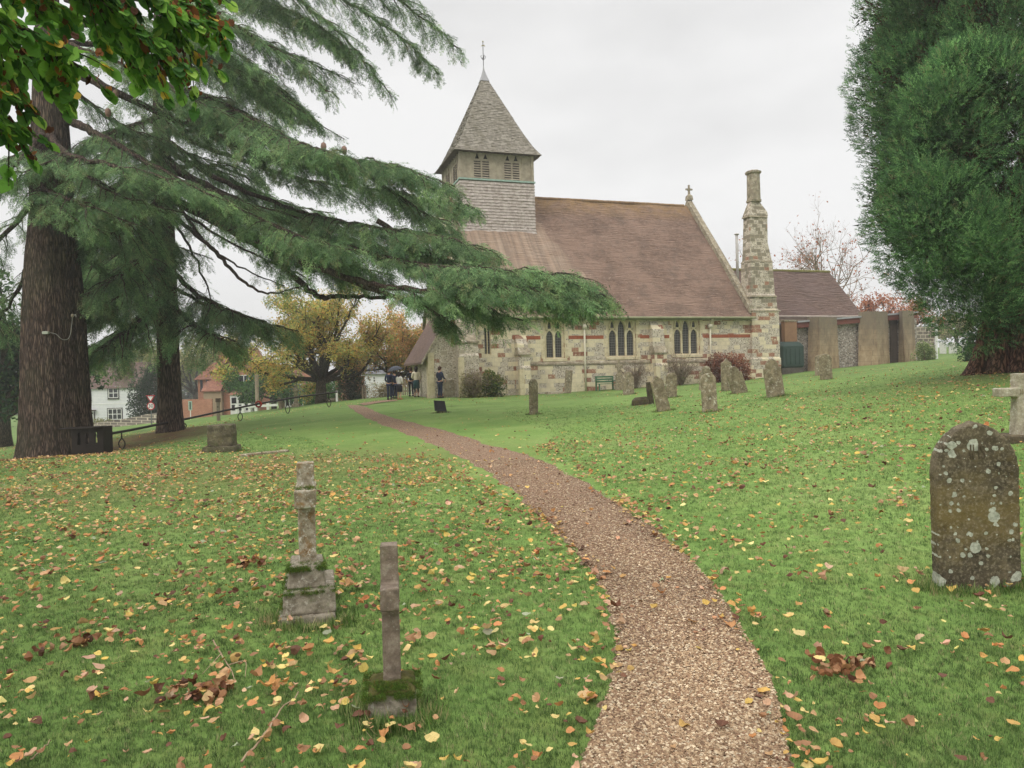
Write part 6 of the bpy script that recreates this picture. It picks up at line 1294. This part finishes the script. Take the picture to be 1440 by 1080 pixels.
f = front(74, 268, 586); nb = thing('notice_board', 'pale green notice board on post before the brick garden wall', 'notice board', place(74, 268, 586)); (a, z1), (c, z0) = f(265.5, 564), f(270.5, 577); MB().box(a, c, -.05, .05, z0, z1).build('board', plain('pale_green_paint', '9fb3a4', .6), nb); MB().box((a+c)/2 - .04, (a+c)/2 + .04, -.02, .02, -.6, z0).build('post', M['white_paint'], nb); MB().box(a + .12, c - .08, -.065, -.051, z0 + .1, z1 - .1).build('panel', plain('dark_green_panel', '3f5a4c', .6), nb)
g = gz(307.5, 592, 47); s = 47 / FPX; zt = at(307, 560, 47)[2] - g[2]
pp = thing('wooden_post', 'grey timber post with dark square top on the lawn by the handrail', 'post', g); MB().box(-.085, .085, -.08, .08, -.3, zt - .25).build('shaft', plain('grey_timber', '7d7364', .9, .2, 4), pp); MB().box(-.13, .13, -.1, .1, zt - .249, zt).lathe([(.07, zt - .6), (.07, zt - .5)], 8, (0, -.05, 0)).build('cap', M['oak_dark'], pp)
# second cottage with bay, third brick house, white house end
f = front(84, 418, 575); ct = thing('bay_cottage', 'red roofed cottage with white bay window behind the golden tree', 'cottage', place(84, 418, 575)); (a, ze), (c, _) = f(392, 548), f(446, 548)
MB().box(a, c, 0, 6, -2, ze).build('wall', M['render_grey'], ct); gable_roof(ct, a, c, 0, 6, ze, f(0, 519)[1], M['tile_red'], 'x', .3)
(a, z1), (c, z0) = f(405, 552), f(430, 572); bay = MB().box(a, c, -1.1, -.001, -1, z1).build('bay_window', M['white_paint'], ct)
for k in range(4): x = a + .12 + k * (c - a - .1) / 4; MB().box(x, x + (c - a) / 4 - .16, -1.13, -1.101, z0 + .2, z1 - .25).build('pane', M['glass_dark'], bay)
MB().loft([[(a - .1, -1.3, z1), (c + .1, -1.3, z1), (c + .1, -.01, z1), (a - .1, -.01, z1)], [(a + .35, -.6, z1 + .85), (c - .35, -.6, z1 + .85), (c - .35, -.01, z1 + .85), (a + .35, -.01, z1 + .85)]]).build('bay_roof', M['slate'], bay); MB().box(a + .2, c - .2, -.5, -.3, z1 + .86, z1 + 1.0).build('ridge_capping', M['white_paint'], bay)
f = front(96, 492, 565); b3 = thing('brick_house', 'brick house end with pale eaves behind the dark holly bush', 'house', place(96, 492, 565)); (a, ze), (c, _) = f(472, 524), f(511, 524)
MB().box(a, c, 0, 7, -2, ze).build('wall', M['brick'], b3); gable_roof(b3, a, c, 0, 7, ze, f(0, 506)[1], M['tile_red'], 'x', .3); MB().box(a - .3, c + .3, -.36, -.31, ze - .45, ze - .2).build('fascia', M['white_paint'], b3)
f = front(92, 522, 560); b4 = thing('white_house', 'white walled house with slate roof seen left of the people', 'house', place(92, 522, 560)); (a, ze), (c, _) = f(513.5, 525), f(545, 525)
MB().box(a, c, 0, 6, -2, ze).build('wall', M['weatherboard'], b4); gable_roof(b4, a, c, 0, 6, ze, f(0, 513)[1], M['slate'], 'x', .3); casement(b4, f, 525, 529, 529, 538, 1, 2, 0)
# handrail
hr = thing('handrail', 'long black iron handrail on oval looped posts across the lawn', 'handrail')
P = px_path((152, 610.5, 27), (190, 603.5, 29.3), (222, 597, 31.5), (260, 589.5, 34), (335, 573.5, 38), (405, 560.5, 41), (440, 555.5, 43), (474, 551.2, 45))
Q = smooth_path(P, 60); MB().tube(Q, .05, 8).build('rail', M['black_iron'], hr, True)
for px in (167, 260, 335, 405, 463):
    i = np.argmin(np.abs(Q[:, 0] / Q[:, 1] * FPX + 720 - px)); q = Q[i]; gzv = h1(q[0], q[1]); L_ = q[2] - gzv
    m = MB().tube([q, q - (0, 0, L_ * .38)], .028, 6)
    for s in (-1, 1): m.tube(smooth_path([q - (0, 0, L_ * .36), q + (s * .10, 0, -L_ * .55), q + (s * .12, 0, -L_ * .7), q + (s * .08, 0, -L_ * .86), q - (0, 0, L_ * 1.02)], 12), .024, 6)
    m.tube([q - (0, 0, L_ * .98), q - (0, 0, L_ + .2)], .03, 6); m.build('post', M['black_iron'], hr, True)
i = np.argmin(np.abs(Q[:, 0] / Q[:, 1] * FPX + 720 - 366)); q = Q[i] + (0, -.08, -.02); wr = thing('poppy_wreath', 'red poppy wreath hung on the black handrail', 'wreath', q)
a_ = np.linspace(0, 2*PI, 19)[:-1]; m = MB()
for t in a_: m.lathe([(0, -.05), (.05, -.03), (.055, .02), (.02, .05), (0, .05)], 6, (math.cos(t) * .14, random.uniform(-.02, .02), math.sin(t) * .14))
m.build('petals', plain('poppy_red', 'a8352c', .7, .2, 10), wr)
# litter bin
g = gp(124, 641); s = g[1] / FPX; W_, Hh = 42 * s / 2, 40 * s; bn = thing('litter_bin', 'black wooden bin with bottle shaped cut-outs beside the great cedar', 'bin', g, .12)
M['bin'] = plain('black_stained_wood', '2b2320', .75, .25, 5, .3)
def bottle(c): 
    w_ = 2.1 * s; z0 = 16 * s; return [(c - w_, z0), (c + w_, z0), (c + w_, z0 + 8*s), (c + w_ * .45, z0 + 11.5*s), (c + w_ * .85, z0 + 14*s), (c + w_ * .7, z0 + 16.5*s), (c, z0 + 17.5*s), (c - w_ * .7, z0 + 16.5*s), (c - w_ * .85, z0 + 14*s), (c - w_ * .45, z0 + 11.5*s), (c - w_, z0 + 8*s)]
hs = [bottle(k * 11.2 * s) for k in (-1, 0, 1)]; ol = [(-W_, -.25), (W_, -.25), (W_, Hh), (-W_, Hh)]
MB().plate(ol, hs, -.02, .02).build('front_panel', M['bin'], bn); MB().plate(ol, hs, .66, .70).build('rear_panel', M['bin'], bn)
for sx in (-1, 1): MB().box(sx * (W_ - .02) - .02, sx * (W_ - .02) + .02, .021, .659, -.25, Hh - .003).build('side_panel', M['bin'], bn)
MB().plate([(-W_ - .02, 0), (W_ + .02, 0), (W_ + .02, .76), (-W_ - .02, .76)], [[(-W_ + .12, .12), (W_ - .12, .12), (W_ - .12, .62), (-W_ + .12, .62)]], 0, .03).xf(Matrix.Translation((0, -.04, Hh + .031)) @ Matrix.Rotation(PI/2, 4, 'X').inverted() @ Matrix.Scale(-1, 4, (0, 0, 1))).build('rim', M['bin'], bn)
# traffic signs
d = 58; g = gz(212.7, 590, d); s = d / FPX; sg = thing('traffic_sign', 'white give way triangle above round red 30 sign on post', 'traffic sign', g); zt, zc = at(212.7, 559, d)[2] - g[2], at(212.6, 571, d)[2] - g[2]
M['sign_red'] = plain('sign_red', 'b3262e', .5, .05); M['sign_white'] = plain('sign_white', 'e4e2de', .5, .03); M['sign_black'] = plain('sign_black', '1c1c1e', .5, .05)
MB().rod((0, .04, -.3), (0, .04, zt + .2), .04, 8).build('post', plain('grey_steel_post', '6f7372', .5), sg)
R_ = 7.0 * s; tri_ = lambda k: [(-R_ * k * .95, zt + R_ * .45 * k), (0, zt - R_ * 1.0 * k), (R_ * k * .95, zt + R_ * .45 * k)]
tr_ = MB().plate(tri_(1), [], -.01, .0).build('give_way_plate', M['sign_red'], sg); MB().plate(tri_(.66), [], -.016, -.0105).build('plate_face', M['sign_white'], tr_)
text_ = lambda body, size, parent, loc: text(body, size, M['sign_black'], parent, loc, ext=.002)
text_('GIVE WAY', .13, tr_, (0, -.02, zt + .06))
ring = lambda r_: [(r_ * math.cos(t), zc + r_ * math.sin(t)) for t in np.linspace(0, 2*PI, 29)[:-1]]
ro_ = MB().plate(ring(5.6 * s), [], -.01, .0).build('speed_plate', M['sign_red'], sg); MB().plate(ring(4.3 * s), [], -.016, -.0105).build('plate_face', M['sign_white'], ro_); text_('30', .40, ro_, (0, -.02, zc))
# little things beyond the lawn
g = gz(416.5, 573, 58); zt = at(416.5, 541, 58)[2] - g[2]; ms = thing('memorial_post', 'pale carved memorial post with finial beyond the handrail', 'post', g); MB().loft([[(x*w_, y*w_, z) for x, y in ((-1,-1),(1,-1),(1,1),(-1,1))] for w_, z in ((.28, -.3), (.28, .2), (.13, .3), (.11, zt * .65), (.2, zt * .7), (.17, zt * .82), (.09, zt * .86))]).build('shaft', M['ashlar_grey'], ms); MB().lathe([(.05, zt * .86), (.12, zt * .93), (.05, zt)], 8).build('finial', M['ashlar_grey'], ms)
g = gz(396, 574, 58); o = MB().loft([[(-.12, -.1, -.3), (.12, -.1, -.3), (.12, .1, -.3), (-.12, .1, -.3)], [(-.28, -.07, .95), (-.1, -.07, .95), (-.1, .07, .95), (-.28, .07, .95)]]).build('leaning_post', M['wood']); o.location = tuple(g); tag(o, 'short pale post leaning left beyond the handrail', 'post')
g = gz(362, 570, 76); o = MB().rod((0, 0, -.5), (0, 0, 4.2), .2, 8).build('telegraph_pole', M['wood']); o.location = tuple(g); tag(o, 'brown telegraph pole in front of the ivy clad house', 'pole')
g = gz(474, 566, 58); o = MB().box(-.08, .08, -.08, .08, -.3, .85, .01, .01).build('marker_post', M['white_paint']); o.location = tuple(g); tag(o, 'white square post at the far end of handrail', 'post', 'marker posts along the lawn edge')
for px in (510.5, 514.5):
    g = gz(px, 562.5, 60); o = MB().box(-.07, .07, -.07, .07, -.3, 1.0, .01, .01).lathe([(.09, 1.0), (.07, 1.08), (0, 1.12)], 6).build('marker_post', M['wood']); o.location = tuple(g); tag(o, 'pale wooden post right of the dark holly bush' if px < 512 else 'second wooden post between holly bush and people', 'post', 'marker posts along the lawn edge')
a, c = gz(450, 566, 60), gz(474, 565, 60); o = MB().tube([a + (0, 0, .12), (a + c) / 2 + (0, 0, .16), c + (0, 0, .14)], .16, 8).build('log', M['ashlar_grey'], None, True); tag(o, 'pale log lying under the golden tree', 'log')
wf = thing('white_fence', 'low white wooden fence before the brick house bay', 'fence', place(70, 360, 578)); f = front(70, 360, 578)
for px in (333, 342, 351, 360, 377): (x, z1), _ = f(px, 567), 0; MB().box(x - .11, x + .11, -.1, .1, -.8, z1).build('post', M['white_paint'], wf)
(a, z), (c, z2) = f(331, 572), f(391, 570); MB().loft([[(a, -.14, z - .12), (a, -.101, z - .12), (a, -.101, z + .1), (a, -.14, z + .1)], [(c, -.14, z2 - .12), (c, -.101, z2 - .12), (c, -.101, z2 + .1), (c, -.14, z2 + .1)]]).build('rail', M['white_paint'], wf)
pg = thing('picket_gate', 'grey weathered picket gate behind the people by the porch', 'gate', gz(572, 557, 53)); 
for k in range(8): MB().box(-.62 + k * .16, -.52 + k * .16, -.02, .02, .05, 1.0 + .05 * math.sin(k)).build('picket', M['wood'], pg)
for z in (.3, .8): MB().box(-.65, .68, .021, .06, z, z + .1).build('rail', M['wood'], pg)
# ================================================================== PEOPLE
def skin(name, parent, pts, edges, mat, sub=1):
    me = bpy.data.meshes.new(name); me.from_pydata([p[:3] for p in pts], edges, []); me.update(); o = bpy.data.objects.new(name, me); COL.objects.link(o); o.parent = parent
    o.modifiers.new('skin', 'SKIN'); sv = me.skin_vertices[0].data
    for v, p in zip(sv, pts): v.radius = (p[3], p[4] if len(p) > 4 else p[3])
    sv[0].use_root = True; s_ = o.modifiers.new('sub', 'SUBSURF'); s_.levels = s_.render_levels = sub; me.materials.append(M[mat]); o.modifiers['skin'].use_smooth_shade = True; return o
for n_, c_ in (('skin_tone', 'c49a80'), ('navy_cloth', '2b3348'), ('dark_cloth', '25262c'), ('cream_cloth', 'ddd2ba'), ('white_cloth', 'dedad2'), ('teal_cloth', '2f4a4c'), ('black_cloth', '1e1e22'), ('brown_hair', '4a3428'), ('grey_hair', '8a8078'), ('dark_hair', '2e241f'), ('tan_shoe', 'a8704c'), ('umbrella_cloth', '4a4d55')): M[n_] = plain(n_, c_, .8, .1, 8)
def person(label, px, pyf, hpx, rz, top, bottom, hair, skirt=None, arms=((.05, .1), (.05, .1)), shoe='black_cloth', legs='cloth', d=None, head=0.):
    g = gp(px, pyf) if d is None else gz(px, pyf, d); k = hpx * g[1] / FPX / 1.76; P_ = thing('person', label, 'person', g, rz, 'wedding guests gathered outside the porch'); P_.scale = (k, k, k)
    B = [(0,0,.96,.12,.10),(0,.01,1.12,.125,.09),(0,.01,1.30,.155,.105),(0,0,1.44,.10,.08),(0,.01,1.51,.052),(0,.03,1.60,.085,.09),(0,.03,1.69,.085,.095),(0,.025,1.745,.05)]; E = [(i, i+1) for i in range(7)]
    B.append((0, .135, 1.615, .016)); E.append((5, 8))        # nose
    for s, (bend, fwd) in zip((-1, 1), arms):
        b0 = len(B); el = (s * .245, -.02 + fwd * .3, 1.15); wr_ = (s * (.24 - bend), .06 + fwd, .93 + fwd * .7)
        B += [(s*.17, 0, 1.42, .062), (*el, .043), (*wr_, .028), (wr_[0], wr_[1] + .02, wr_[2] - .07, .03, .018)]; E += [(3, b0), (b0, b0+1), (b0+1, b0+2), (b0+2, b0+3)]
        for q in range(4): B += [(wr_[0] + s * .004, wr_[1] - .01 + q * .018, wr_[2] - .125 - .006 * (q in (1, 2)), .0085), (wr_[0] - s * .012, wr_[1] + .0 + q * .018, wr_[2] - .165 - .008 * (q in (1, 2)), .0075)]; n = len(B); E += [(b0+3, n-2), (n-2, n-1)]
        B += [(wr_[0] - s*.015, wr_[1] + .055, wr_[2] - .075, .010), (wr_[0] - s*.022, wr_[1] + .075, wr_[2] - .11, .008)]; n = len(B); E += [(b0+2, n-2), (n-2, n-1)]
    for s in (-1, 1):
        b0 = len(B); B += [(s*.085, 0, .86, .088), (s*.09, .02, .49, .055), (s*.095, -.02, .10, .038), (s*.10, .12, .035, .036, .025)]; E += [(0, b0), (b0, b0+1), (b0+1, b0+2), (b0+2, b0+3)]
    skin('body', P_, B, E, 'skin_tone')
    J = [(0,0,.90,.155,.125),(0,.01,1.12,.145,.11),(0,.01,1.30,.175,.122),(0,0,1.43,.115,.09)]; JE = [(0,1),(1,2),(2,3)]
    for s, (bend, fwd) in zip((-1, 1), arms): n = len(J); J += [(s*.18, 0, 1.42, .075), (s*.25, -.02 + fwd*.3, 1.15, .058), (s*(.24 - bend), .06 + fwd, .95 + fwd*.7, .044)]; JE += [(3, n), (n, n+1), (n+1, n+2)]
    skin('jacket', P_, J, JE, top)
    if skirt: MB().lathe([(.15, 1.0), (.19, .85), (.20, .52), (.17, .5)], 12).build('skirt', M[skirt], P_, True)
    if bottom:
        J = [(0,0,.94,.135,.115)]; JE = []
        for s in (-1, 1): n = len(J); J += [(s*.088, 0, .86, .10), (s*.092, .02, .49, .072 if bottom != 'black_cloth' else .06), (s*.097, -.01, .09, .06 if bottom != 'black_cloth' else .045)]; JE += [(0, n), (n, n+1), (n+1, n+2)]
        skin('trousers', P_, J, JE, bottom)
    for s in (-1, 1): MB().loft([[(s*.10 + x*w_, y, z) for x, y in ((-.045, -.08), (.045, -.08), (.045, .17), (-.045, .17))] for w_, z in ((1, 0), (1, .05), (.7, .09))]).build('shoe', M[shoe], P_, bevel=.012)
    V = []; a = np.linspace(0, 2*PI, 13)[:-1]
    MB().loft([[(math.cos(t) * r_ * .098, .018 + math.sin(t) * r_ * .112 - (.02 if z < 1.66 else 0), z + .035 * math.sin(t) * (z < 1.72)) for t in a] for r_, z in ((.88, 1.60 if not skirt else 1.50), (1.03, 1.66), (1.05, 1.72), (.8, 1.775), (.3, 1.80))]).build('hair', M[hair], P_, True)
    for s in (-1, 1): o = MB().lathe([(0, -.012), (.012, 0), (0, .012)], 6, (s*.033, .112, 1.64)).build('eye', M['black_cloth'], P_); MB().lathe([(0, -.03), (.016, 0), (0, .03)], 6, (s*.093, .02, 1.62)).build('ear', M['skin_tone'], P_)
    return P_, k, g
person('person in navy suit seen from behind at left of the group', 548, 562, 42.5, -.15, 'navy_cloth', 'navy_cloth', 'brown_hair', arms=((.05, .12), (.08, .12)))
person('person in dark navy suit half hidden beside the umbrella holder', 555.5, 560.5, 39, .6, 'navy_cloth', 'navy_cloth', 'dark_hair', d=47.5)
pw, k, g = person('person in white top and dark skirt standing under grey umbrella', 562, 562, 38.5, -.5, 'white_cloth', None, 'dark_hair', skirt='black_cloth', shoe='tan_shoe', arms=((.16, .34), (.05, .08)))
um = thing('umbrella', 'open grey umbrella held over the person in white top', 'umbrella', g + np.array((-.05, -.05, 0)) + np.array((math.sin(.5) * .42, math.cos(.5) * .42, 0)) * k * .5, 0); um.rotation_euler = (0, -.16, 0)
rU = 10.6 * g[1] / FPX; zU = at(561, 514, g[1])[2] - g[2]
m = MB(); a = np.arange(16) * 2*PI/16
m.loft([[(math.cos(t) * r_ * rU, math.sin(t) * r_ * rU, zU - dz * rU - (.03 if i_ % 2 else 0) * (r_ > .9)) for i_, t in enumerate(a)] for r_, dz in ((1, .56), (.86, .33), (.62, .14), (.32, .03), (.05, 0), (.05, .03), (.32, .06), (.62, .17), (.86, .36), (.99, .565))], False); m.build('canopy', M['umbrella_cloth'], um, True)
MB().rod((0, 0, zU - 1.1), (0, 0, zU + .08), .012, 6).build('shaft', M['black_iron'], um); MB().tube([(0, 0, zU - 1.08), (0, 0, zU - 1.2), (.04, 0, zU - 1.25), (.07, 0, zU - 1.2)], .018, 6).build('handle', M['oak_dark'], um)
person('person in cream jacket and teal skirt with dark tights', 586, 558.5, 42.5, .1, 'cream_cloth', 'black_cloth', 'dark_hair', skirt='teal_cloth', arms=((.1, .16), (.05, .1)))
person('person in dark coat partly hidden behind the cream jacket', 578.5, 557.5, 40, .3, 'dark_cloth', 'dark_cloth', 'brown_hair', d=49.5)
person('person in dark suit turned towards the group by the porch corner', 595, 557.5, 41.5, 1.1, 'dark_cloth', 'dark_cloth', 'brown_hair', d=49)
person('person in navy suit standing alone against the porch wall', 619, 556, 43.5, -.7, 'navy_cloth', 'navy_cloth', 'brown_hair', d=45.2, arms=((.08, .2), (.08, .2)))
hz = bpy.data.materials.new('tone_lift_haze'); hz.use_nodes = True; ht = hz.node_tree; ht.nodes.remove(ht.nodes['Principled BSDF'])  # thin haze volume, added to lift dark tones with distance
pv = ht.nodes.new('ShaderNodeVolumePrincipled'); pv.inputs['Color'].default_value = (.93, .93, .92, 1); pv.inputs['Density'].default_value = .0011; pv.inputs['Anisotropy'].default_value = .2
ht.links.new(pv.outputs[0], ht.nodes['Material Output'].inputs['Volume'])
hb = MB().box(-240, 240, -90, 320, -12, 32).build('haze', hz); hb['kind'] = 'stuff'
# ================================================================== LIGHT, SKY, CAMERA
w = bpy.data.worlds.new('World'); S.world = w; w.use_nodes = True; t = w.node_tree
bg = t.nodes['Background']; SUN_EL, SUN_AZ = math.radians(42), math.radians(215)
sky = t.nodes.new('ShaderNodeTexSky'); sky.sky_type = 'NISHITA'; sky.sun_disc = False; sky.sun_elevation = SUN_EL; sky.sun_rotation = SUN_AZ
tc_ = t.nodes.new('ShaderNodeTexCoord'); sp_ = t.nodes.new('ShaderNodeSeparateXYZ'); t.links.new(tc_.outputs['Generated'], sp_.inputs[0])
rp = t.nodes.new('ShaderNodeValToRGB'); t.links.new(sp_.outputs[2], rp.inputs[0]); e = rp.color_ramp.elements
stops = [(0, .84), (.20, .82), (.45, .80), (.66, 1.7), (1., 2.3)]
while len(e) < len(stops): e.new(.5)
for q, (p, v) in zip(e, stops): q.position = p; q.color = (v * .5, v * .497, v * .493, 1)
mp = t.nodes.new('ShaderNodeMapping'); mp.inputs['Scale'].default_value = (1., 1., 2.6); t.links.new(tc_.outputs['Generated'], mp.inputs[0])
nz = t.nodes.new('ShaderNodeTexNoise'); nz.inputs['Scale'].default_value = 1.7; nz.inputs['Detail'].default_value = 5; nz.inputs['Roughness'].default_value = .5; t.links.new(mp.outputs[0], nz.inputs['Vector'])
nr = t.nodes.new('ShaderNodeValToRGB'); t.links.new(nz.outputs[0], nr.inputs[0]); e = nr.color_ramp.elements
for q, (p, v) in zip(e, ((.36, .85), (.62, 1.09))): q.position = p; q.color = (v, v, v, 1)
ml = t.nodes.new('ShaderNodeMix'); ml.data_type = 'RGBA'; ml.blend_type = 'MULTIPLY'; ml.inputs[0].default_value = 1; t.links.new(rp.outputs[0], ml.inputs[6]); t.links.new(nr.outputs[0], ml.inputs[7])
sc = t.nodes.new('ShaderNodeMix'); sc.data_type = 'RGBA'; sc.blend_type = 'MULTIPLY'; sc.inputs[0].default_value = 1; sc.inputs[7].default_value = (20, 20, 20, 1); t.links.new(ml.outputs[2], sc.inputs[6])
mx = t.nodes.new('ShaderNodeMix'); mx.data_type = 'RGBA'; mx.inputs[0].default_value = .96; t.links.new(sky.outputs[0], mx.inputs[6]); t.links.new(sc.outputs[2], mx.inputs[7])
t.links.new(mx.outputs[2], bg.inputs[0]); bg.inputs[1].default_value = .1
sl = bpy.data.lights.new('sun', 'SUN'); sl.energy = 1.1; sl.angle = math.radians(18); sl.color = (1, .96, .9)
so_ = bpy.data.objects.new('sun', sl); COL.objects.link(so_)
d = Vector((math.sin(SUN_AZ) * math.cos(SUN_EL), math.cos(SUN_AZ) * math.cos(SUN_EL), math.sin(SUN_EL)))
so_.rotation_euler = d.to_track_quat('Z', 'Y').to_euler(); so_.location = (0, -10, 30)
cd_ = bpy.data.cameras.new('camera'); cam = bpy.data.objects.new('camera', cd_); COL.objects.link(cam)
cd_.sensor_fit = 'HORIZONTAL'; cd_.sensor_width = 36; cd_.lens = 36 * FPX / 1440; cd_.clip_end = 3000; cd_.clip_start = .05
cam.matrix_world = Matrix.Translation((0, 0, EYE)) @ CAM.to_4x4(); S.camera = cam
S.view_settings.view_transform = 'Standard'; S.view_settings.look = 'None'; S.view_settings.exposure = .12; S.view_settings.gamma = 1
S.cycles.max_bounces = 6; S.cycles.transparent_max_bounces = 4; S.cycles.use_denoising = True
